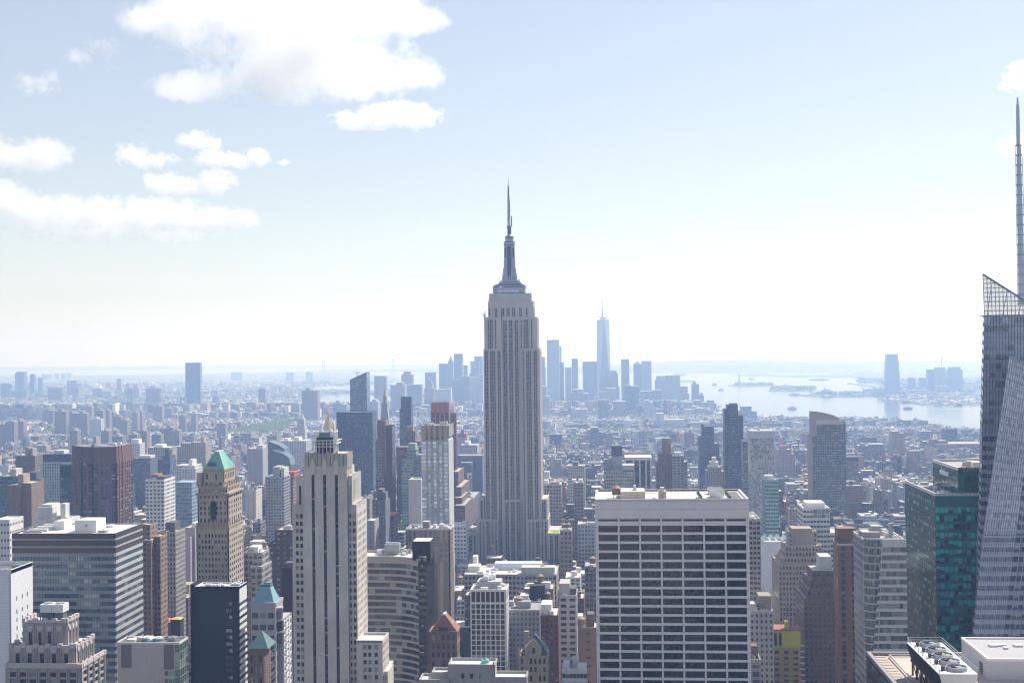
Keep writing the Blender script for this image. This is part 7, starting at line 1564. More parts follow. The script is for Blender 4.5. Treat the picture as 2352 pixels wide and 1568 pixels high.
FARL = [
 ('far_tower', 'pale bronze ribbed tower under construction, first right of the spired tower', 6200, 40, 'l', ((t3(318), t3(432), ty(135), 0),), 'pier'),
 ('far_tower', 'pale slim tower peeking out behind the pale bronze ribbed tower', 6550, 40, 'l', ((t3(420), t3(453), ty(195), 0),)),
 ('far_tower', 'narrow stacked-box tower touching the right edge of the spired tower', 6000, 36, 'd', ((t3(240), t3(300), ty(292), 0), (t3(240), t3(306), ty(390), 4))),
 ('far_tower', 'dark slab tucked against the pale bronze ribbed tower', 6350, 40, 'k', ((t3(436), t3(476), ty(343), 0),)),
 ('far_tower', 'pale twin stub tower left of the slim dark hotel tower', 6300, 36, 'l', ((t3(487), t3(545), ty(388), 0),)),
 ('far_tower', 'slim dark hotel tower with crane on top', 6200, 34, 'd', ((t3(547), t3(605), ty(308), 0),)),
 ('far_tower', 'broad dark slab left of the far glass spire', 6300, 50, 'd', ((t3(648), t3(782), ty(334), 0),)),
 ('far_tower', 'low domed dark tower in front of the far glass spire', 6100, 30, 'b', ((t3(856), t3(918), ty(482), 0),)),
 ('far_tower', 'grey tower with stepped shoulders right of the far glass spire', 6450, 46, 'd', ((t3(902), t3(960), ty(418), 0), (t3(900), t3(975), ty(440), 3), (t3(900), t3(988), ty(560), -3))),
 ('far_tower', 'narrow tower with bright scaffold edge', 6150, 30, 'd', ((t3(1002), t3(1076), ty(312), 0),)),
 ('far_tower', 'white striped flat-topped tower beside the pyramid-capped tower', 6600, 46, 'l', ((t3(1188), t3(1280), ty(328), 0),), 'band'),
 ('far_tower', 'pale square tower with bright crown grid near the bay shore', 6400, 50, 'n', ((t3(1405), t3(1545), ty(462), 0), (t3(1370), t3(1432), ty(500), -10), (t3(1540), t3(1614), ty(562), 20), (t3(1560), t3(1628), ty(625), 0))),
 ('far_tower', 'grey tower with sloped shoulders behind the pale square tower', 6700, 50, 'd', ((t3(1326), t3(1400), ty(466), 0), (t3(1313), t3(1420), ty(500), 4))),
 ('far_tower', 'last slim tower before the bay with white roof box', 6300, 30, 'b', ((t3(1650), t3(1718), ty(540), 0), (t3(1662), t3(1690), ty(520), 4))),
 ('far_tower', 'short cupola-topped block last before the water', 6250, 30, 'b', ((t3(1718), t3(1762), ty(640), 0), (t3(1728), t3(1750), ty(622), 4))),
 ('far_block', 'massive brown stepped block below the broad dark slab', 5700, 60, 'b', ((t3(560), t3(655), ty(590), 0), (t3(535), t3(700), ty(625), -6), (t3(500), t3(712), ty(700), -10)), 'old'),
 ('far_block', 'white terraced block stepping up below the far glass spire', 5500, 50, 'w', ((t3(860), t3(955), ty(580), 0), (t3(800), t3(955), ty(610), -5), (t3(760), t3(950), ty(660), -10)), 'band'),
 ('far_block', 'dark square block in front of the white terraced block', 4700, 40, 'd', ((t3(790), t3(888), ty(685), 0),), 'grid'),
 ('far_block', 'dark mottled cluster block below the narrow scaffold-edged tower', 5300, 50, 'k', ((t3(1085), t3(1165), ty(560), 0), (t3(1030), t3(1090), ty(548), 20))),
 ('far_block', 'low dark brick block left of the dark mottled cluster block', 5100, 50, 'b', ((t3(930), t3(1050), ty(700), 0),)),
 ('far_block', 'long brown office wall left of the pale square tower', 5800, 50, 'b', ((t3(1180), t3(1370), ty(605), 0), (t3(1280), t3(1375), ty(595), 10))),
 ('far_block', 'white finned twin slab in the middle of the far blocks', 5000, 40, 'w', ((t3(1215), t3(1262), ty(690), 0), (t3(1235), t3(1295), ty(705), 5)), 'pier'),
 ('far_block', 'long low white warehouse with rows of windows', 4300, 60, 'w', ((t3(1350), t3(1580), ty(868), 0), (t3(1330), t3(1395), ty(812), 20)), 'loft'),
 ('far_block', 'wide low block with red and blue striped roof edge by the shore', 5600, 80, 'l', ((t3(1400), t3(1640), ty(745), 0),), 'band'),
 ('far_block', 'dark stepped office block on the shore right of the stepped blue tower', 4700, 60, 'k', ((t3(2110), t3(2200), ty(745), 0), (t3(2085), t3(2250), ty(790), -6)), 'band'),
 ('far_block', 'ornate white mansard-roofed block in the middle of the low city', 4600, 50, 'w', ((t3(560), t3(690), ty(770), 0), (t3(540), t3(580), ty(758), 4)), 'loft'),
 ('far_block', 'blue glass low tower in the low city right of the spired tower', 3300, 30, 'k', ((t3(722), t3(796), ty(940), 0),), 'grid'),
 ('far_block', 'dark brick block below the pale bronze ribbed tower', 5200, 50, 'b', ((t3(262), t3(345), ty(655), 0), (t3(240), t3(315), ty(560), 30))),
 # downtown east, left of the spired tower
 ('far_tower', 'dark tower block left of the spired tower with pale base', 6700, 50, 'd', ((t2(2005), t2(2080), ty(285), 40), (t2(1970), t2(2050), ty(330), 0), (t2(1958), t2(2080), ty(445), -8))),
 ('far_tower', 'rippled tall tower beside the needle-topped tower', 6150, 36, 'd', ((t2(1817), t2(1897), ty(263), 0),), 'band'),
 ('far_tower', 'greenish pyramid-shouldered tower right of the rippled tower', 6500, 40, 'd', ((t2(1895), t2(1938), ty(370), 0),)),
 ('far_tower', 'flat slab left of the needle-topped tower', 6600, 46, 'd', ((t2(1680), t2(1755), ty(352), 0), (t2(1680), t2(1810), ty(372), 6)), 'pier'),
 ('far_tower', 'squat dark tower over the water left of the flat slab', 6600, 50, 'd', ((t2(1553), t2(1645), ty(433), 0),)),
 ('far_tower', 'stepped dark apartment tower standing before the bay', 6200, 44, 'b', ((t2(1355), t2(1415), ty(425), 4), (t2(1335), t2(1437), ty(455), 0)), 'apt'),
 ('far_tower', 'tall ribbed white slab right of the slanted glass tower', 5200, 30, 'l', ((t2(1086), t2(1110), ty(466), 4), (t2(1112), t2(1196), ty(466), 0), (t2(1086), t2(1196), ty(490), 3)), 'pier'),
 ('far_tower', 'pale massive block right of the ribbed white slab', 5400, 60, 'n', ((t2(1235), t2(1365), ty(548), 0), (t2(1290), t2(1345), ty(525), 6)), 'punch'),
 ('far_tower', 'long grey slab behind the pale massive block', 5700, 50, 'd', ((t2(1365), t2(1520), ty(545), 0),)),
 ('far_tower', 'brown stone tower with peaked roof left of the flat slab', 5600, 40, 'n', ((t2(1545), t2(1635), ty(580), 0),), 'old'),
 ('far_tower', 'wide cream civic tower with twin lantern caps', 5500, 50, 'w', ((t2(1640), t2(1790), ty(590), 0), (t2(1745), t2(1790), ty(582), -4)), 'old'),
 ('far_tower', 'dark block mass below the rippled tower', 5900, 50, 'd', ((t2(1880), t2(1960), ty(470), 0), (t2(1790), t2(1880), ty(500), 10))),
 ('far_tower', 'checkered pale slab left of the spired tower at mid height', 5600, 40, 'l', ((t2(1960), t2(2030), ty(475), 0), (t2(2030), t2(2085), ty(455), 6)), 'punch'),
 ('far_tower', 'brown courthouse tower standing alone over the river', 4900, 40, 'b', ((t2(418), t2(565), ty(600), 0), (t2(455), t2(490), ty(576), 6)), 'blank'),
 ('far_block', 'low dark cluster with turret tops right of the brown courthouse tower', 4900, 40, 'd', ((t2(705), t2(780), ty(712), 0), (t2(735), t2(755), ty(692), 4), (t2(780), t2(830), ty(728), 2)), 'old'),
 ('far_block', 'grey stone block left of the ribbed white slab', 4600, 50, 'g', ((t2(1020), t2(1120), ty(700), 0), (t2(1065), t2(1100), ty(682), 4))),
 # across the east river and the lower east side
 ('far_tower', 'tall dark glass tower with construction crown, far left centre', 5800, 30, 'k', ((t1(1702), t1(1836), ty(345), 0),), 'cur'),
 ('far_tower', 'dark twin-peaked glass tower at the far left horizon', 8600, 44, 'k', ((t1(137), t1(170), ty(440), 0), (t1(150), t1(223), ty(428), 4)), 'cur'),
 ('far_tower', 'slim tower second from the left on the horizon', 8700, 36, 'k', ((t1(273), t1(313), ty(462), 0), (t1(280), t1(303), ty(448), 4)), 'cur'),
 ('far_tower', 'thinnest slim tower third from the left on the horizon', 8800, 30, 'k', ((t1(347), t1(380), ty(482), 0),), 'cur'),
 ('far_tower', 'rounded dark tower on the left picture edge', 8000, 44, 'b', ((t1(6), t1(76), ty(545), 0), (t1(20), t1(62), ty(536), 4)), 'old'),
 ('far_tower', 'square grey tower behind the waterfront, left', 8300, 44, 'd', ((t1(614), t1(705), ty(508), 0), (t1(705), t1(745), ty(535), 8))),
 ('far_tower', 'thin dark monolith before the square grey tower', 7600, 40, 'k', ((t1(507), t1(567), ty(570), 0), (t1(440), t1(507), ty(570), 40))),
 ('far_tower', 'narrow clock tower of brown stone on the left horizon', 8800, 34, 'n', ((t1(1070), t1(1110), ty(490), 0), (t1(1070), t1(1124), ty(570), -4)), 'old'),
 ('far_tower', 'green-domed turreted block right of the narrow clock tower', 7800, 44, 'n', ((t1(1150), t1(1275), ty(575), 0), (t1(1160), t1(1185), ty(535), 4), (t1(1225), t1(1260), ty(545), 4)), 'old'),
 ('far_tower', 'stepped apartment tower left of the tall dark glass tower', 6400, 40, 'b', ((t1(1340), t1(1455), ty(580), 0), (t1(1380), t1(1400), ty(562), 4)), 'apt'),
 ('far_tower', 'wide pinkish hotel block under the dark twin-peaked tower', 8100, 50, 'b', ((t1(92), t1(240), ty(602), 0),)),
 ('far_tower', 'dark block between waterfront and horizon, left of the narrow clock tower', 8000, 50, 'd', ((t1(850), t1(935), ty(580), 0),)),
 ('far_tower', 'pale lower block touching the dark block left of the narrow clock tower', 8006, 50, 'g', ((t1(936), t1(1020), ty(605), 0),)),
 ('far_tower', 'narrow dark block in front of the square grey tower', 7700, 50, 'd', ((t1(664), t1(720), ty(570), 0),)),
]
for nm, lb, Y, D, c, segs, *rest in FARL: far(nm, lb, Y, D, c, segs, rest[0] if rest else 'off', 'tower' if nm == 'far_tower' else 'building')
# pointed and odd tops
def pointed(name, label, Y, c, xl, xr, ye, yp, yb=None, mat=None, sty='old', n=4, tip=None):
    x0, x1, z = fr(xl, xr, ye, Y); r_ = root_for(name, label, 'tower', x0, x1, Y, Y + (x1 - x0)); m_ = MB(); m_.fbox(x0, x1, Y, Y + (x1 - x0), 0, z, FT[c], S[sty], GL['blue']); part(r_, 'shaft', m_, FAC)
    a = MB(); cx, cy, rr = (x0 + x1) / 2, Y + (x1 - x0) / 2, (x1 - x0) / 2; zp = W((xl + xr) / 2, yp, cy).z
    if n == 4: a.hip(x0, x1, Y, Y + x1 - x0, z - .1, zp, .04, .04)
    else: a.frus(cx, cy, z - .1, z + (zp - z) * .45, rr * .8, rr * .5, 8); a.frus(cx, cy, z + (zp - z) * .45, zp, rr * .5, .3, 8)
    part(r_, 'roof', a, mat or stone('far_roof', (.22, .26, .28), .1))
    if tip: a = MB(); a.frus(cx, cy, zp - .5, W((xl + xr) / 2, tip, cy).z, .9, .2, 6); part(r_, 'mast', a, STEEL)
    reg(x0, x1, Y, Y + x1 - x0, zp)
pointed('pyramid_tower', 'grey tower with green pyramid cap in the far right cluster', 6550, 'd', t3(1115), t3(1188), ty(360), ty(326), mat=stone('far_copper', (.25, .42, .36), .1))
pointed('needle_tower', 'needle-topped stone tower in the far cluster left of the spired tower', 6700, 'd', t2(1762), t2(1812), ty(330), ty(283), n=8, tip=ty(232))
pointed('peaked_tower', 'brown stone tower with steep peaked roof over the far civic blocks', 5620, 'n', t2(1560), t2(1622), ty(545), ty(488))
# towers across the bay
r = far('bay_tower', 'tall dark tower with chamfered top standing alone across the water, right', 7300, 44, 'd', ((t4(1080), t4(1209), ty(420), 0), (t4(1084), t4(1202), ty(330), 2), (t4(1089), t4(1193), ty(265), 5)), 'band'); LMK.append((2050, 815, 'lone tower across the bay', 7300))
far('bay_tower', 'bulky dark tower with stepped head, rightmost across the water', 7700, 50, 'd', ((t4(1672), t4(1770), ty(384), 2), (t4(1655), t4(1787), ty(410), 0), (t4(1635), t4(1800), ty(500), -6)))
far('bay_tower', 'dark slab left of the yellow-topped construction tower across the water', 7700, 40, 'k', ((t4(1467), t4(1537), ty(408), 0),))
r = far('bay_tower', 'yellow-topped construction tower with crane across the water', 7650, 40, 'n', ((t4(1540), t4(1632), ty(388), 0), (t4(1540), t4(1640), ty(480), -4)))
a = MB(); q = W(t4(1595), ty(385), 7660); a.bar(q, (q.x, q.y, q.z + 60), 2.0); a.bar((q.x, q.y, q.z + 40), (q.x + 20, q.y, q.z + 95), 1.6); whole('tower_crane', a, STEEL, 'thin luffing crane above the yellow-topped construction tower', 'crane')
far('bay_tower', 'square short tower first right of the lone tower across the bay', 8000, 40, 'd', ((t4(1284), t4(1355), ty(486), 0), (t4(1305), t4(1335), ty(480), 4)))
far('bay_tower', 'square short tower second right of the lone tower across the bay', 8100, 40, 'd', ((t4(1394), t4(1465), ty(484), 0), (t4(1415), t4(1445), ty(480), 4)))
for i, (lb, Y, segs, c) in enumerate((('low grey waterfront block at the foot of the lone tower', 7350, ((t4(1210), t4(1298), ty(605), 0),), 'd'), ('longer grey waterfront block second from the lone tower', 7400, ((t4(1300), t4(1480), ty(595), 0),), 'd'), ('pale low block behind the white pier apartments', 7250, ((t4(1860), t4(2000), ty(640), 0),), 'w'), ('pale brick waterfront block on the pier across the water', 7050, ((t4(1335), t4(1560), ty(660), 0), (t4(1480), t4(1560), ty(618), 60)), 'n'),
      ('white curved pier apartments low on the water, right', 6750, ((t4(1560), t4(1930), ty(690), 0), (t4(1620), t4(1680), ty(678), 10)), 'w'), ('grey block behind the white pier apartments', 7200, ((t4(1690), t4(1860), ty(620), 0), (t4(1580), t4(1692), ty(625), 0)), 'd'), ('mid grey block between construction tower and white pier apartments', 7400, ((t4(1560), t4(1660), ty(560), 0),), 'd'))):
    far('waterfront_block', lb, Y, 40, c, segs, 'off', 'building')
for lb, Y, segs in (('left one of two blocky flats on the far shore before the great bridge', 12500, ((t2(276), t2(340), ty(432), 0),)), ('right one of two blocky flats on the far shore before the great bridge', 12500, ((t2(458), t2(520), ty(428), 0),)), ('wide block on the far left horizon near the sea', 13500, ((t1(2122), t1(2222), ty(432), 0),)),
      ('pinkish slab beside the brown courthouse tower', 5900, ((t2(22), t2(85), ty(578), 0),)), *[(o_ + ' of five seaside flats in a row on the far left horizon', 15000, ((t1(a_), t1(b_), ty(y_), 0),)) for o_, a_, b_, y_ in (('leftmost', 380, 420, 450), ('second', 430, 468, 452), ('middle', 500, 535, 444), ('fourth', 562, 598, 442), ('rightmost', 618, 648, 440))]):
    far('far_block', lb, Y, 40, 'b' if 'pinkish' in lb else 'd', segs, 'off', 'building')
# brick housing towers of the lower east side, far left
HS = [(500, 605, 790, 3900), (612, 690, 808, 4050), (690, 802, 808, 3950), (868, 945, 780, 4100), (948, 1005, 782, 4250), (1005, 1050, 800, 4300), (1040, 1112, 836, 3900), (1112, 1168, 868, 3700), (1210, 1262, 800, 4250), (1262, 1306, 792, 4300), (1405, 1490, 745, 4700), (930, 998, 968, 3150), (1000, 1070, 962, 3300), (1030, 1125, 1018, 2950), (1180, 1258, 1000, 3050),
      (1262, 1346, 970, 3100), (1392, 1476, 1000, 2980), (1465, 1518, 945, 3250), (1520, 1588, 940, 3250), (1590, 1644, 968, 3150), (820, 928, 862, 3600), (50, 130, 885, 3500), (130, 215, 880, 3700), (1990, 2070, 900, 3700), (1750, 1800, 812, 4300), (1640, 1700, 830, 4300), (0, 45, 910, 3500), (640, 710, 965, 3100), (1950, 2008, 655, 6500), (385, 490, 782, 4600), (745, 840, 745, 5000)]
ON = ['first', 'second', 'third', 'fourth', 'fifth', 'sixth', 'seventh', 'eighth', 'ninth', 'tenth', 'eleventh', 'twelfth', 'thirteenth', 'fourteenth', 'fifteenth']
rows_ = {}
for q in sorted(HS): rows_.setdefault(0 if q[3] < 3300 else 1 if q[3] < 4200 else 2, []).append(q)
for rw_, L_ in rows_.items():
    for i, (a_, b_, y_, Y) in enumerate(L_):
        far('housing_tower', f"{'white' if a_ == 820 else 'brown'} housing tower, {ON[i]} from the left in the {('front', 'middle', 'rear')[rw_]} row at far left", Y, 24, 'w' if a_ == 820 else 'b', ((t1(a_), t1(b_), ty(y_), 0), (t1(a_ + (b_ - a_) * .35), t1(a_ + (b_ - a_) * .65), ty(y_ - 16), 8)), 'apt', 'apartment tower', 'housing towers of the lower east side')
# the great bridge on the horizon
r = thing('suspension_bridge', 'long pale suspension bridge with two towers on the far horizon', 'bridge', (W(823, 850, 17500).x, 17500, 0))
tw = [W(743, 828, 17500), W(903, 825, 17500)]; zd = W(823, 848, 17500).z
for q in tw:
    a = MB()
    for s_ in (-1, 1): a.box(q.x + s_ * 13 - 5, q.x + s_ * 13 + 5, 17490, 17510, 0, q.z)
    for f_ in (.97, .42): a.box(q.x - 14, q.x + 14, 17492, 17508, q.z * f_ - 8, q.z * f_)
    part(r, 'bridge_tower', a, stone('bridge_grey', (.28, .32, .36), .05))
a = MB(); xs = [tw[0].x - 650, tw[0].x, (tw[0].x + tw[1].x) / 2, tw[1].x, tw[1].x + 650]; dz_ = [20, zd - 12, zd, zd - 12, 30]
N_ = 24; pts_ = []
for k in range(N_ + 1):
    x = xs[0] + (xs[-1] - xs[0]) * k / N_; m0 = (tw[0].x + tw[1].x) / 2; hw2 = (xs[-1] - xs[0]) / 2; pts_.append((x, 17500, zd - 40 * ((x - m0) / hw2) ** 2))
for p_, q in zip(pts_[:-1], pts_[1:]): a.hexa([(p_[0], 17488, p_[2] - 7), (q[0], 17488, q[2] - 7), (q[0], 17512, q[2] - 7), (p_[0], 17512, p_[2] - 7), (p_[0], 17488, p_[2]), (q[0], 17488, q[2]), (q[0], 17512, q[2]), (p_[0], 17512, p_[2])])
part(r, 'deck', a, stone('bridge_grey', (.28, .32, .36), .05)); a = MB()
def cab(xa, za, xb, zb_, sag, n=16):
    pr = None
    for k in range(n + 1):
        f_ = k / n; p_ = (xa + (xb - xa) * f_, 17500, za + (zb_ - za) * f_ - sag * 4 * f_ * (1 - f_))
        if pr: a.bar(pr, p_, 3.2)
        pr = p_
cab(tw[0].x, tw[0].z, tw[1].x, tw[1].z, tw[0].z - zd - 4); cab(xs[0], 30, tw[0].x, tw[0].z, 20); cab(tw[1].x, tw[1].z, xs[-1], 40, 20); part(r, 'cable', a, stone('bridge_grey', (.28, .32, .36), .05))
# the nearer bridge over the east river
r = thing('blue_bridge', 'grey blue suspension bridge over the river at far left', 'bridge', (W(360, 920, 5900).x, 5900, 0)); a = MB()
tb = [W(299, 896, 5900), W(421, 912, 5700)]
for q in tb:
    c_ = MB()
    for s_ in (-1, 1): c_.box(q.x + s_ * 10 - 3, q.x + s_ * 10 + 3, q.y - 5, q.y + 5, 0, q.z)
    c_.box(q.x - 12, q.x + 12, q.y - 4, q.y + 4, q.z - 8, q.z); c_.box(q.x - 12, q.x + 12, q.y - 4, q.y + 4, 44, 50); part(r, 'bridge_tower', c_, stone('bridge_blue', (.17, .22, .29), .05))
d_ = (tb[1] - tb[0]); e0, e1 = tb[0] - d_ * .5, tb[1] + d_ * .5
a.bar((e0.x, e0.y, 42), (e1.x, e1.y, 42), 8); part(r, 'deck', a, stone('bridge_blue', (.17, .22, .29), .05)); a = MB()
for off in (-9, 9):
    pr = None
    for k in range(17):
        f_ = k / 16; p_ = tb[0].lerp(tb[1], f_); p_ = (p_.x + off, p_.y, p_.z - (tb[0].z - 52) * 4 * f_ * (1 - f_))
        if pr: a.bar(pr, p_, 1.3)
        pr = p_
    a.bar((tb[0].x + off, tb[0].y, tb[0].z), (e0.x + off, e0.y, 44), 1.3); a.bar((tb[1].x + off, tb[1].y, tb[1].z), (e1.x + off, e1.y, 44), 1.3)
part(r, 'cable', a, stone('bridge_blue', (.17, .22, .29), .05))
# ------------------------------------------------------------------ ordinary city blocks
rgf = random.Random(11)
def inpoly(x, y, P):
    n = len(P); c = False; j = n - 1
    for i in range(n):
        if (P[i][1] > y) != (P[j][1] > y) and x < (P[j][0] - P[i][0]) * (y - P[i][1]) / (P[j][1] - P[i][1]) + P[i][0]: c = not c
        j = i
    return c
def wet(x, y): return y > 3800 and any(inpoly(x, y, P) for P in WPOLY)
PARKS = []        # (x, y, rx, ry) patches of trees, no blocks there
def park(px, py, w, d):
    g = G(px, py); PARKS.append((g.x, g.y, w / 2, d / 2))
for xa, xb, ya, yb in ((-30, 112, 1028, 1052), (52, 128, 967, 981), (148, 178, 978, 990), (238, 262, 972, 983), (258, 288, 917, 928), (606, 646, 962, 996), (1390, 1410, 974, 986), (1414, 1438, 984, 995), (1448, 1478, 994, 1011), (1476, 1498, 992, 1006), (1294, 1354, 1002, 1020),
        (1826, 1862, 992, 1016), (2040, 2070, 1002, 1012), (430, 470, 992, 1000), (690, 720, 1000, 1012), (1240, 1262, 995, 1004), (1960, 1990, 1040, 1050), (1590, 1612, 1010, 1024), (0, 40, 990, 1000), (100, 140, 955, 962), (620, 650, 955, 960)):
    p0, p1 = G(xa, yb, 9), G(xb, ya, 9); PARKS.append(((p0.x + p1.x) / 2, (p0.y + p1.y) / 2, abs(p1.x - p0.x) / 2, abs(p1.y - p0.y) / 2))
OCC = np.zeros((400, 600), bool)
def occl(x0, x1, y0, y1, z, mark=True):
    """coarse count of what of a block is in view; nearer ones are marked first"""
    pts = [proj(x, y, z) for x in (x0, x1) for y in (y0, y1)]
    a = int(min(p[0] for p in pts) // 4); c = int(max(p[0] for p in pts) // 4) + 1
    top = int(min(p[1] for p in pts) // 4); bot = int(proj((x0 + x1) / 2, y0, 0)[1] // 4) + 1
    a, c, top, bot = max(a, 0), min(c, 588), max(top, 0), min(bot, 392)
    if a >= c or top >= bot: return 0
    s = OCC[top:bot, a:c]; n = int((~s).sum())
    if mark: s[:] = True
    return n
def ymin(px, Y):
    """no ordinary block may rise above this line of the skyline"""
    if Y < 1150: v = 1300 if px < 1380 else 1330
    elif Y < 1600: v = 1165
    elif Y < 2300: v = 1095
    elif Y < 3200: v = 1030
    elif Y < 4300: v = 985
    elif Y < 5200: v = 958
    elif Y < 7600: v = 915 if px < 1640 else 958
    else: v = 868
    return v + (6 - .01134 * (px - 1399)) * .5
PAL = ['brick', 'brick', 'red', 'dkbrick', 'brown', 'tan', 'sand', 'buff', 'lime', 'lime', 'offw', 'white', 'white', 'conc', 'grey', 'grey', 'dkgrey', 'steel', 'blue', 'pink', 'orange']
NAMEC = dict(brick='brown brick', red='red brick', dkbrick='dark brick', brown='brown', tan='tan', sand='sand coloured', buff='buff brick', lime='limestone', offw='cream', white='white', conc='concrete',
             grey='grey', dkgrey='dark grey', steel='steel grey', blue='blue glass', pink='pinkish', orange='orange brick')
ROOFS = [((.72, .72, .70), 'white roof'), ((.66, .65, .62), 'white roof'), ((.60, .60, .58), 'pale roof'), ((.40, .40, .39), 'grey roof'), ((.30, .30, .30), 'grey roof'), ((.14, .14, .14), 'dark roof'), ((.09, .09, .09), 'dark roof'), ((.36, .27, .21), 'tan roof')]
BL = []
def blocked(x0, x1, y0, y1):
    for a in HEROES:
        if x0 < a[1] + 3 and x1 > a[0] - 3 and y0 < a[3] + 3 and y1 > a[2] - 3: return True
    cx, cy = (x0 + x1) / 2, (y0 + y1) / 2
    for a in PARKS:
        if abs(cx - a[0]) < a[2] and abs(cy - a[1]) < a[3]: return True
    return False
AV = [-170, 110, 390, 670, 950, 1230, 1510, 1790, -310, -440, -570, -750, -940, -1130, -1330, -1530, -1740, -1950, -2160, -2380]
AV.sort()
def add_block(x0, x1, y0, y1):
    Y = y0
    if wet((x0 + x1) / 2, (y0 + y1) / 2) or wet(x0, y1) or wet(x1, y0): return
    px = proj((x0 + x1) / 2, y0, 20)[0]
    if px < -60 or px > 2420 or blocked(x0, x1, y0, y1): return
    q = rgf.random()
    if Y < 1250: h = rgf.choice((34, 42, 48, 55, 62, 70, 80, 92)) * rgf.uniform(.85, 1.15)
    elif Y < 2300: h = rgf.choice((18, 24, 34, 40, 46, 52, 60, 72)) * rgf.uniform(.8, 1.2)
    elif Y < 3000: h = rgf.choice((14, 16, 18, 22, 30, 36, 42, 52)) * rgf.uniform(.8, 1.2)
    elif Y < 5200: h = rgf.choice((12, 13, 15, 16, 18, 20, 22, 26)) * rgf.uniform(.8, 1.2) if q < .93 else rgf.uniform(30, 62)
    elif Y < 7500: h = rgf.uniform(14, 30) if q < .8 else rgf.uniform(35, 75)
    else: h = rgf.uniform(8, 15) if q < .96 else rgf.uniform(20, 45)
    lim = ymin(px, Y)
    for _ in range(8):
        if proj((x0 + x1) / 2, y1, h)[1] > lim: break
        h *= .8
    c = rgf.choice(PAL); base = C[c]; k = rgf.choice((.5, .75, 1.0, 1.15, 1.3)) * rgf.uniform(.9, 1.1); col = tuple(min(.8, v * k) for v in base)
    if c == 'blue': st, gc = 'cur', GL['blue']
    elif c in ('dkgrey', 'steel'): st, gc = rgf.choice(('cur', 'band', 'pier')), rgf.choice((GL['dk'], GL['blue'], GL['grey']))
    elif c in ('white', 'offw', 'conc', 'grey'): st, gc = rgf.choice(('off', 'band', 'loft', 'grid', 'punch', 'res', 'few')), rgf.choice((GL['dk'], GL['grey']))
    else: st, gc = rgf.choice(('old', 'loft', 'apt', 'punch', 'few', 'old', 'pier')), rgf.choice((GL['dk'], GL['grey']))
    BL.append(dict(x0=x0, x1=x1, y0=y0, y1=y1, h=h, c=c, col=col, st=st, gc=gc, roof=rgf.choice(ROOFS), px=px, seed=rgf.randint(0, 10 ** 6)))
n = 8
while True:
    ys = (49.5 - n) * 0 + 712 + (n - 8) * 80.5; n += 1
    if ys > 5150: break
    for i in range(len(AV) - 1):
        a0, a1 = AV[i] + 14, AV[i + 1] - 14
        if a1 < -.50 * (ys + 80) - 60 or a0 > .345 * (ys + 80) + 60: continue
        for (u0, u1) in ((ys, ys + 30), (ys + 31, ys + 61)):
            x = a0
            while x < a1 - 6:
                wd = rgf.choice((9, 12, 14, 18, 22, 28, 38)) * (1.0 if ys < 2300 else .85)
                x2 = min(x + wd, a1)
                if a1 - x2 < 7: x2 = a1
                if rgf.random() > .04: add_block(x, x2 - .3, u0 + rgf.uniform(0, 1.5), u1 - rgf.choice((0, 0, 2, 6)))
                x = x2
y = 5160.0
while y < 7500:
    x = -.5 * y
    while x < .35 * y:
        wd = rgf.uniform(11, 34)
        if rgf.random() > .14: add_block(x, x + wd, y + rgf.uniform(0, 10), y + rgf.uniform(24, 48))
        x += wd + rgf.choice((1, 2, 3, 14))
    y += rgf.uniform(42, 56)
while y < 15500:
    x = -.5 * y
    st = 1 + (y - 7500) / 5000
    while x < .36 * y:
        wd = rgf.uniform(14, 46) * st
        if rgf.random() > .42: add_block(x, x + wd, y, y + rgf.uniform(14, 40) * st)
        x += wd + rgf.choice((2, 6, 20, 40)) * st
    y += rgf.uniform(62, 88) * st
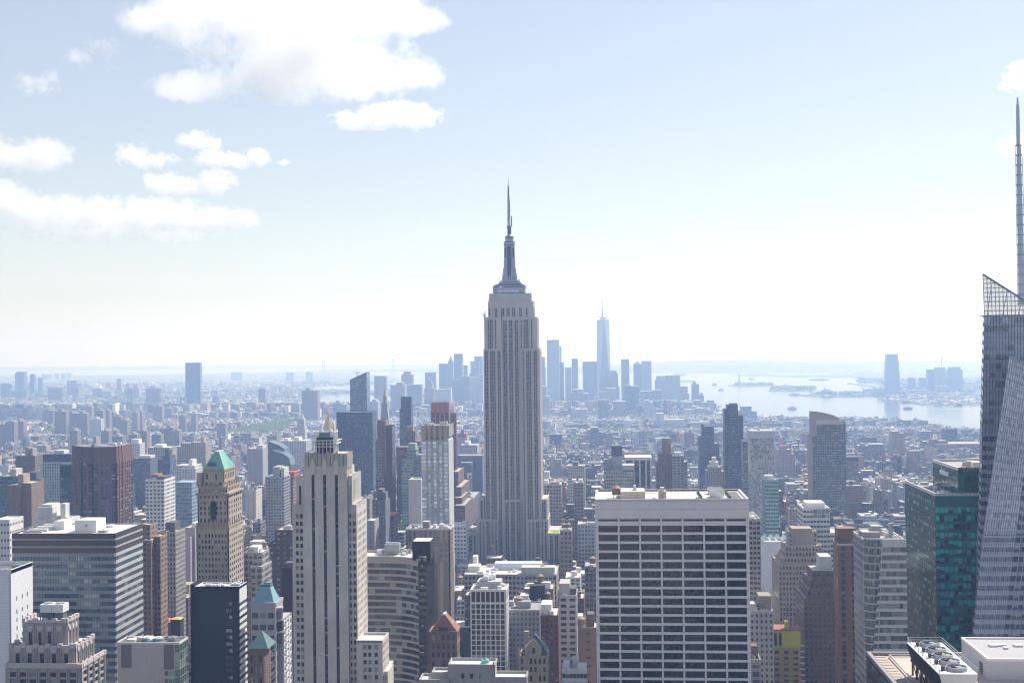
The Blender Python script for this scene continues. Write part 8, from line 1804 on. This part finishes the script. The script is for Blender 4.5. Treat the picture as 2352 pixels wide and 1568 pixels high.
def block_mesh(B, m, rf, ph, tk, detail):
    """walls, roof, bulkheads and tank go to the collectors given"""
    rg = random.Random(B['seed']); random.seed(B['seed'])
    x0, x1, y0, y1, h = B['x0'], B['x1'], B['y0'], B['y1'], B['h']; sty = S[B['st']]
    blank = S['blank'] if rg.random() < .5 and B['st'] not in ('cur', 'band') else sty
    n0 = len(m.f)
    par = .9 if y0 < 4200 else 0
    w_, d_ = x1 - x0, y1 - y0
    rc = B['roof'][0]
    if h > 38 and rg.random() < .45 and y0 < 3200:          # a set-back upper part
        h2 = h * rg.uniform(.62, .85)
        a, c_, e = rg.uniform(.0, .22) * w_, rg.uniform(.0, .22) * w_, rg.uniform(.08, .35) * d_
        m.fbox(x0, x1, y0, y1, 0, h2, B['col'], sty, B['gc'], rc, blank)
        m.fbox(x0 + a, x1 - c_, y0 + e, y1 - .2, h2 - .1, h, B['col'], sty, B['gc'], rc, blank)
        x0, x1, y0 = x0 + a, x1 - c_, y0 + e
    else: m.fbox(x0, x1, y0, y1, 0, h, B['col'], sty, B['gc'], rc, blank)
    if par:
        n1 = len(m.f); m.ring(x0, x1, y0, y1 - .05, h - .05, h + par, .45)
        m.plainf(n1, tuple(min(.75, v * 1.15) for v in B['col']))
        if detail:
            n1 = len(rf.f); rf.box(x0 + .46, x1 - .46, y0 + .46, y1 - .52, h + .02, h + .12); rf.plainf(n1, rc)
    w_, d_ = x1 - x0, y1 - y0
    k = (0, 1, 1, 2, 3)[rg.randint(0, 4)] if y0 < 5200 else (0, 0, 0, 1)[rg.randint(0, 3)]
    for _ in range(k):
        a = rg.uniform(x0 + 1, x1 - 4); c_ = rg.uniform(y0 + 2, y1 - 4); s1, s2, s3 = rg.uniform(2.5, max(3, w_ * .4)), rg.uniform(2.5, max(3, d_ * .35)), rg.uniform(2, 5.5)
        pc = rg.choice(((.62, .61, .58), (.3, .3, .3), B['col'], (.12, .12, .12), B['col']))
        n1 = len(ph.f); ph.box(a, min(a + s1, x1 - .6), c_, min(c_ + s2, y1 - .6), h - .03, h + s3)
        for i_ in range(n1, len(ph.f)): ph.at[i_] = (pc, GL['dk'], (0, 0, 0))
        if len(ph.f) > n1 + 1: ph.at[n1 + 1] = (rc if rg.random() < .6 else pc, GL['dk'], (0, 0, 0))
    B['tank'] = False
    if y0 < 3400 and h > 22 and w_ > 11 and rg.random() < .42:
        B['tank'] = True
        tx, ty = rg.uniform(x0 + 4, x1 - 4), rg.uniform(y0 + 4, y1 - 4); r = rg.uniform(1.9, 2.7)
        B['tk'] = (tx, ty, h + rg.choice((0, 3, 4)), r)
        if tk is not None:
            n1 = len(tk.f); tx, ty, tz, r = B['tk']
            tk.frus(tx, ty, h, tz + 6, r, r, 8); tk.plainf(n1, (.2, .16, .13)); n1 = len(tk.f)
            tk.frus(tx, ty, tz + 5.95, tz + 7.6, r * 1.1, .1, 8); tk.plainf(n1, (.42, .36, .30))
BL.sort(key=lambda q: q['y0'])
allb = [(h[2], h, None) for h in HEROES] + [(B['y0'], (B['x0'], B['x1'], B['y0'], B['y1'], B['h']), B) for B in BL]
allb.sort(key=lambda q: q[0])
for y0, g, B in allb:
    n = occl(*g)
    if B is not None: B['vis'] = n
NIND = 300
seen = sorted([B for B in BL if B['vis'] > 0 and B['y0'] < 5150], key=lambda q: -q['vis'])[:NIND]
for B in seen: B['ind'] = True
# labels: look first, then the nearest landmark, then the order among look-alikes
def look(B):
    h, w_ = B['h'], B['x1'] - B['x0']
    s = 'tall' if h > 60 else 'mid-height' if h > 34 else 'low'
    s2 = 'narrow ' if w_ < 15 else 'broad ' if w_ > 34 else ''
    return f"{s} {s2}{NAMEC[B['c']]} block with {B['roof'][1]}" + (' and water tank' if B.get('tank') else '')
def where(B):
    best = None
    py = proj((B['x0'] + B['x1']) / 2, B['y0'], B['h'])[1]
    for px, ly, nm, ly0 in LMK:
        d = abs(px - B['px']) + .35 * abs(ly - py)
        if best is None or d < best[0]: best = (d, px, nm, ly)
    dx = B['px'] - best[1]
    rel = 'below' if abs(dx) < 30 and py > best[3] else 'above' if abs(dx) < 30 else 'left of' if dx < 0 else 'right of'
    return f"{rel} the {best[2]}"
city = MB()
for B in BL:
    if B.get('ind'):
        m, rf, ph = MB(), MB(), MB()
        block_mesh(B, m, rf, ph, None, True)
        B['parts'] = (m, rf, ph)
        B['lab'] = look(B) + ', ' + where(B)
        if len(B["lab"].split()) > 14: B['lab'] = B['lab'].replace(' and water tank', '').replace('mid-height ', '').replace(' block with', ' block,')
    else: block_mesh(B, city, city, city, city, False)
# unseen blocks added north of the viewpoint: they send sunlight back and stand in the windows' reflections
rgn = random.Random(77)
for j in range(16):
    yb = -150 - j * 85
    x = -1000.0
    while x < 1000:
        wd = rgn.uniform(26, 60)
        if rgn.random() > .2:
            k_ = rgn.choice((.62, .5, .42, .32)); random.seed(int(x * 7 + j))
            city.fbox(x, x + wd, yb - 60, yb, 0, rgn.uniform(70, 250) if abs(x) > 90 or j > 2 else rgn.uniform(60, 120), (k_, k_ * .95, k_ * .88), S[rgn.choice(('off', 'punch', 'pier', 'old'))], GL['grey'])
        x += wd + rgn.choice((2, 4, 22))
ORD = ['nearest', 'second nearest', 'third nearest', 'fourth nearest', 'fifth nearest', 'sixth nearest', 'seventh nearest', 'eighth nearest', 'ninth nearest', 'tenth nearest']
groups = {}
for B in seen: groups.setdefault(B['lab'], []).append(B)
for lab, L in groups.items():
    if len(L) > 1:
        for i, B in enumerate(sorted(L, key=lambda q: q['y0'])): B['lab'] = ORD[min(i, 9)] + ' ' + lab
for B in seen:
    nm = {'blue': 'glass_building', 'brick': 'brick_building', 'red': 'brick_building', 'dkbrick': 'brick_building', 'orange': 'brick_building'}.get(B['c'], 'city_building')
    r = root_for(nm, B['lab'], 'building', B['x0'], B['x1'], B['y0'], B['y1'], 'ordinary city blocks')
    m, rf, ph = B['parts']
    part(r, 'wall', m, FAC); part(r, 'roof', rf, FAC); part(r, 'bulkhead', ph, FAC)
    if B['tank']: water_tank(r, *B['tk'])
stuff('city_blocks', city.mesh('city_blocks', FAC), 'countless small blocks and rooftops filling the far city, plus unseen blocks added behind the viewpoint', 'city')
# trees of the parks and streets
def leafmat():
    m, t, b_ = nodes('leaves')
    p = geo(t)
    r = geo(t, 'Random Per Island')
    t.links.new(mixc(t, mth(t, 'ADD', mth(t, 'MULTIPLY', noise(t, .03, 2, p), .6), mth(t, 'MULTIPLY', r, .5)), (.11, .18, .035), (.36, .43, .11)), b_.inputs['Base Color'])
    b_.inputs['Roughness'].default_value = .8
    return m
LEAF = leafmat()
def leaves(m, x, y, z, rx, ry, rz, n, s, rg):
    for _ in range(n):
        while True:
            a, b_, c_ = rg.uniform(-1, 1), rg.uniform(-1, 1), rg.uniform(-1, 1)
            if .12 < a * a + b_ * b_ + c_ * c_ < 1: break
        q = Vector((x + a * rx, y + b_ * ry, z + c_ * rz))
        d = Vector((rg.gauss(0, 1), rg.gauss(0, 1), rg.gauss(0, 1) + .4)).normalized(); e = d.orthogonal().normalized(); f_ = d.cross(e)
        k = s * rg.uniform(.6, 1.4)
        m.face((q - e * k, q - f_ * k * .7, q + e * k, q + f_ * k * .7))
tm = MB(); rg = random.Random(3)
for (x, y, a, c_) in PARKS:
    for _ in range(min(2500, int(a * c_ / 15))):
        u, v = x + rg.uniform(-a, a), y + rg.uniform(-c_, c_); h = rg.uniform(9, 15)
        leaves(tm, u, v, h * .62, h * .42, h * .42, h * .38, 16, h * .2, rg)
for _ in range(2600):        # street and yard trees among the low houses
    Y = rg.uniform(2500, 9000); u = rg.uniform(-.48, .33) * Y
    if wet(u, Y): continue
    h = rg.uniform(8, 16) * (1 + max(0, Y - 4500) / 6000)
    leaves(tm, u, Y, h * .75, h * .7, h * .6, h * .4, 8, h * .25, rg)
stuff('tree_canopy', tm.mesh('tree_canopy', LEAF), 'spring green treetops of parks and streets among the blocks', 'trees')
# ------------------------------------------------------------------ islands, statue, boats, cars
def isle(name, pts, h=3.0, trees=0):
    m_ = MB(); q = [G(x, y) for x, y in pts]; n_ = len(q); m_.v = [(p_.x, p_.y, -.5) for p_ in q] + [(p_.x, p_.y, h) for p_ in q]
    for k in range(n_): m_.f.append((k, (k + 1) % n_, n_ + (k + 1) % n_, n_ + k))
    m_.f.append(tuple(range(n_, 2 * n_))); struct(name, m_, stone('island_green', (.08, .12, .05), .4)); return q
isle('statue_island', [(1672, 886.5), (1690, 887.8), (1720, 888.2), (1760, 887), (1780, 884.5), (1760, 882), (1720, 881), (1690, 882.5)])
isle('north_island', [(1765, 898), (1800, 899), (1850, 898), (1878, 895), (1872, 891), (1840, 889), (1800, 889.5), (1770, 893)])
isle('park_spit', [(1822, 908), (1860, 910.5), (1920, 911), (1960, 911), (2034, 909), (2034, 902), (1970, 904), (1900, 906)])
isle('causeway', [(1944, 881), (1965, 884), (2000, 889), (2022, 894), (2028, 893), (2010, 887), (1980, 882.5), (1950, 880.3)])
isle('dock_strip', [(1680, 862), (1764, 865), (1905, 867), (2034, 867.5), (2034, 862), (1900, 860), (1790, 861.5), (1700, 860.5)])
rg = random.Random(9); tm2 = MB()
for (xa, xb, ya, yb, n_) in ((1690, 1775, 882.5, 886.5, 90), (1775, 1870, 890, 897, 130), (1880, 2034, 904, 909.5, 160), (2080, 2240, 880, 900, 260), (1970, 2034, 870, 880, 120)):
    for _ in range(n_):
        g = G(rg.uniform(xa, xb), rg.uniform(ya, yb)); leaves(tm2, g.x, g.y, 9, 18, 14, 8, 9, 6, rg)
stuff('island_trees', tm2.mesh('island_trees', LEAF), 'pale green trees covering the bay islands and the far park', 'trees')
q = G(1698, 885); r = thing('statue', 'green robed statue holding up a torch on stepped stone pedestal on the bay island', 'statue', (q.x, q.y, 3))
a = MB(); a.frus(q.x, q.y, 2.9, 12, 26, 22, 8); a.frus(q.x, q.y, 12, 47, 11, 7.5, 4, 1, math.pi / 4); part(r, 'pedestal', a, stone('pedestal', (.40, .37, .33), .1))
a = MB(); prof = [(47, 6.0), (58, 5.4), (70, 4.6), (78, 4.2), (82, 2.0), (84, 2.4), (88, 2.3), (90, 1.0)]
for (z0, r0), (z1, r1) in zip(prof[:-1], prof[1:]): a.frus(q.x, q.y, z0, z1, r0, r1, 10)
a.bar((q.x - 3, q.y, 77), (q.x - 4.6, q.y, 91), 2.2); a.frus(q.x - 4.6, q.y, 91, 94, 1.8, .6, 8)
for k in range(7): an = math.pi * k / 6; a.bar((q.x, q.y, 87), (q.x + 4 * math.cos(an), q.y, 87 + 3.6 * math.sin(an)), .5)
a.bar((q.x + 3, q.y - 2, 66), (q.x + 4, q.y - 2, 74), 2.2); part(r, 'figure', a, stone('verdigris', (.16, .28, .24), .1))
# island buildings
for nm, lb, px, py, wd, h in (('museum', 'long brick hall with corner towers on the right bay island', 1808, 895, 110, 16), ('terminal', 'steep roofed rail terminal with spire on the park spit', 1900, 908.5, 70, 22)):
    g = G(px, py); r = root_for(nm, lb, 'building', g.x - wd / 2, g.x + wd / 2, g.y, g.y + 40); m_ = MB(); m_.fbox(g.x - wd / 2, g.x + wd / 2, g.y, g.y + 36, 2.5, h, (.2, .14, .13), S['loft']); part(r, 'wall', m_, FAC)
    a = MB(); a.hip(g.x - wd / 2, g.x + wd / 2, g.y, g.y + 36, h - .1, h + 14, .5, .1); part(r, 'roof', a, stone('far_roof', (.22, .26, .28), .1)); a = MB(); a.frus(g.x - 10, g.y + 10, h, h + 34, 5, .5, 6); part(r, 'spire', a, stone('far_roof', (.22, .26, .28), .1))
for k, (px, py) in enumerate(((1835, 850), (1853, 852), (1870, 850.5), (1938, 849.5), (1960, 850), (1985, 850.5), (2010, 850), (2120, 847), (2150, 849), (2190, 846))):
    g = G(px, py)
    for j in range(5): a = MB(); a.frus(g.x - 130 + 64 * j, g.y + (j % 2) * 70, 0, 22, 26, 26, 14); whole('storage_tank', a, stone('tank_white', (.78, .78, .76), .04), 'round white storage tank in the bright tank rows on the far shore', 'storage tank', 'white tank rows on the far shore')
# boats
hullw, hulld, wake = stone('hull_white', (.62, .62, .60), .05), stone('hull_dark', (.10, .09, .10), .1), stone('wake_foam', (.80, .82, .84), .1)
def boat(label, px, py, L_, h, dark=False, ang=0.0, wk=0, name='ferry'):
    g = G(px, py); r = thing(name, label, 'boat', (g.x, g.y, 0)); r.rotation_euler = (0, 0, ang)
    def add(nm, m_, mat):
        o = bpy.data.objects.new(nm, m_.mesh(nm, mat)); COL.objects.link(o); o.parent = r; return o
    B2 = L_ * .14; a = MB(); a.hexa(((-L_ / 2, -B2 * .7, .1), (L_ * .4, -B2 * .7, .1), (L_ * .4, B2 * .7, .1), (-L_ / 2, B2 * .7, .1), (-L_ / 2, -B2, h * .45), (L_ / 2, -B2 * .2, h * .55), (L_ / 2, B2 * .2, h * .55), (-L_ / 2, B2, h * .45))); add('hull', a, hulld if dark else hullw)
    a = MB(); a.box(-L_ * .38, L_ * .28, -B2 * .7, B2 * .7, h * .44, h * .8); add('cabin', a, hullw)
    a = MB(); a.box(-L_ * .1, L_ * .12, -B2 * .5, B2 * .5, h * .79, h); add('wheelhouse', a, hullw)
    a = MB(); a.frus(-L_ * .2, 0, h * .79, h * 1.25, L_ * .025, L_ * .02, 8); add('funnel', a, hulld)
    if wk:
        a = MB(); a.face(((-L_ * .5, -B2 * .4, .6), (-L_ * .5, B2 * .4, .6), (-wk, B2 * 1.6, .6), (-wk, -B2 * 1.6, .6))); add('wake', a, wake)
boat('white ferry crossing left of the sail-crowned tower', 1820, 940, 42, 13)
boat('dark-hulled ferry with long pale wake in the middle of the bay water', 2084, 939.5, 40, 12, True, math.pi, 260)
boat('long barge in front of the far island shore', 1580, 876, 130, 12, True, 0, 0, 'barge')
boat('small tug near the last slim tower', 1641, 884, 40, 16, True)
boat('small boat in the open bay left of the statue island', 1656, 896.5, 36, 12, True)
boat('tanker lying off the dock strip right', 1884, 873, 170, 16, True, 0, 0, 'tanker')
boat('small white boat off the statue island', 1727, 871.5, 60, 16)
boat('freighter far out beyond the pale square tower', 1563, 862, 140, 26, True, 0, 0, 'freighter')
boat('flat ferry at the tip of the park spit', 1826, 907.5, 70, 14)
# ------------------------------------------------------------------ haze
HZ = 33500.0
b = MB(); b.box(-HZ, HZ, -HZ, HZ, -1.0, 575.0)
m = bpy.data.materials.new('haze'); m.use_nodes = True; t = m.node_tree; t.nodes.clear()
vo = t.nodes.new('ShaderNodeVolumePrincipled'); ou = t.nodes.new('ShaderNodeOutputMaterial')
vo.inputs['Color'].default_value = (.39, .585, 1.0, 1)
vo.inputs['Absorption Color'].default_value = (1, 1, 1, 1)
vo.inputs['Density'].default_value = 1.28e-4
vo.inputs['Anisotropy'].default_value = .3
t.links.new(vo.outputs[0], ou.inputs['Volume'])
m.cycles.homogeneous_volume = True
hz = bpy.data.objects.new('haze', b.mesh('haze', m)); COL.objects.link(hz)
hz['kind'] = 'stuff'; hz['label'] = 'pale blue haze fading the far city'; hz['category'] = 'haze'
# ------------------------------------------------------------------ clouds, above and outside the haze
def cloud(label, Y, blobs, dens=1.0, wisp=0.0):
    """a body of vapour: hull from lobes, density falling off and broken up by turbulence"""
    import bmesh
    k = Y / F; B_ = []
    for px, py, rx, ry in blobs:
        c = W(px, py, Y); B_.append((c, rx * k * 1.18, max(min(rx, ry * 1.6) * k, 60) * 1.1, ry * k * 1.22))
    c0 = sum((q[0] for q in B_), Vector()) / len(B_)
    bm = bmesh.new()
    for c, rx, ry, rz in B_:
        M_ = Matrix.Translation(c - c0) @ Matrix.Diagonal((rx * 1.04, ry * 1.04, rz * 1.04, 1)); bmesh.ops.create_icosphere(bm, subdivisions=3, radius=1, matrix=M_)
    me = bpy.data.meshes.new('cloud'); bm.to_mesh(me); bm.free()
    o = bpy.data.objects.new('cloud', me); COL.objects.link(o)
    if len(B_) > 1:
        md = o.modifiers.new('m', 'REMESH'); md.mode = 'VOXEL'; md.voxel_size = max(min(q[3] for q in B_) / 4, 12)
        dg_ = bpy.context.evaluated_depsgraph_get(); m2 = bpy.data.meshes.new_from_object(o.evaluated_get(dg_)); o.modifiers.clear(); o.data = m2
    o.location = c0; o['label'] = label; o['category'] = 'cloud'
    m = bpy.data.materials.new('cloud_vapour'); m.use_nodes = True; t = m.node_tree; t.nodes.clear()
    out = t.nodes.new('ShaderNodeOutputMaterial'); vp = t.nodes.new('ShaderNodeVolumePrincipled'); t.links.new(vp.outputs[0], out.inputs['Volume'])
    vp.inputs['Color'].default_value = (1, 1, 1, 1); vp.inputs['Absorption Color'].default_value = (1, 1, 1, 1); vp.inputs['Anisotropy'].default_value = .6
    p = geo(t); fld = None
    for c, rx, ry, rz in B_:
        a = t.nodes.new('ShaderNodeVectorMath'); a.operation = 'SUBTRACT'; t.links.new(p, a.inputs[0]); a.inputs[1].default_value = c
        s_ = vscale(t, a.outputs[0], (1 / rx, 1 / ry, 1 / rz)); l = t.nodes.new('ShaderNodeVectorMath'); l.operation = 'LENGTH'; t.links.new(s_, l.inputs[0])
        v = mth(t, 'SUBTRACT', 1.0, l.outputs['Value']); fld = v if fld is None else mth(t, 'MAXIMUM', fld, v)
    rr = sum(q[3] for q in B_) / len(B_)
    n1 = mth(t, 'ADD', mth(t, 'MULTIPLY', noise(t, .75 / rr, 5, p, .6), .55), mth(t, 'MULTIPLY', noise(t, 2.6 / rr, 7, p, .7), .45))
    f = mth(t, 'ADD', mth(t, 'SUBTRACT', fld, .2), mth(t, 'MULTIPLY', mth(t, 'SUBTRACT', n1, .5 + wisp), 4.2))
    f = mth(t, 'MINIMUM', mth(t, 'MAXIMUM', mth(t, 'MULTIPLY', f, 3.2), 0.0), 1.0)
    edge = mth(t, 'MINIMUM', mth(t, 'MAXIMUM', mth(t, 'MULTIPLY', fld, 9.0), 0.0), 1.0)
    t.links.new(mth(t, 'MULTIPLY', mth(t, 'MULTIPLY', f, edge), dens * 1.3 / rr), vp.inputs['Density'])
    o.data.materials.clear(); o.data.materials.append(m)
    return o
sc.cycles.volume_max_steps = 256
cloud('largest white cloud, spreading across the top left of the sky', 6900, [(330, 40, 62, 55), (420, 50, 110, 75), (560, 30, 160, 90), (720, 40, 190, 100), (880, 30, 110, 60), (965, 45, 70, 30), (640, 120, 190, 95), (780, 140, 170, 85), (900, 175, 125, 50), (690, 195, 200, 42), (480, 200, 140, 38), (390, 205, 55, 30)], 1.0)
cloud('lens-shaped white cloud under the right end of the largest cloud', 7700, [(830, 275, 85, 24), (900, 265, 95, 32), (960, 268, 65, 32)], 1.0)
cloud('thin ragged wisp of cloud at upper left', 6900, [(85, 190, 58, 34), (120, 175, 30, 22)], .35, .05)
cloud('thin ragged wisp of cloud beside the largest cloud', 6700, [(175, 130, 45, 28), (235, 115, 45, 36), (262, 160, 30, 16)], .35, .05)
cloud('puffy cloud cut by the left edge of the sky', 9300, [(30, 355, 75, 42), (105, 355, 62, 40), (-30, 345, 60, 45)], .9)
cloud('small puffy cloud, topmost of the left cluster', 8900, [(455, 322, 50, 24), (485, 328, 30, 18)], .9)
cloud('flat puffy cloud, leftmost of the left cluster', 9300, [(305, 355, 45, 30), (355, 370, 62, 22)], .9)
cloud('flat puffy cloud, rightmost of the left cluster', 9300, [(490, 365, 52, 22), (545, 370, 50, 18), (590, 362, 34, 24), (652, 374, 18, 9)], .9)
cloud('flat puffy cloud, lowest of the left cluster', 10200, [(375, 420, 52, 28), (430, 425, 65, 24), (490, 418, 56, 28)], .9)
cloud('long banked cloud lying low along the left of the sky', 14500, [(20, 455, 75, 42), (100, 490, 130, 46), (220, 490, 150, 42), (340, 495, 160, 44), (460, 500, 130, 30), (550, 500, 62, 22), (200, 535, 200, 22), (390, 540, 160, 16)], .8)
cloud('white cloud at the upper right edge of the sky', 7000, [(2352, 180, 48, 36), (2320, 195, 26, 14)], .9)
cloud('white cloud low at the right edge behind the spire', 9000, [(2350, 335, 58, 26), (2312, 345, 26, 12)], .8)
cloud('faint thin cloud right of centre above the bay', 17000, [(1800, 592, 62, 20), (1870, 612, 45, 10)], .3, .03)
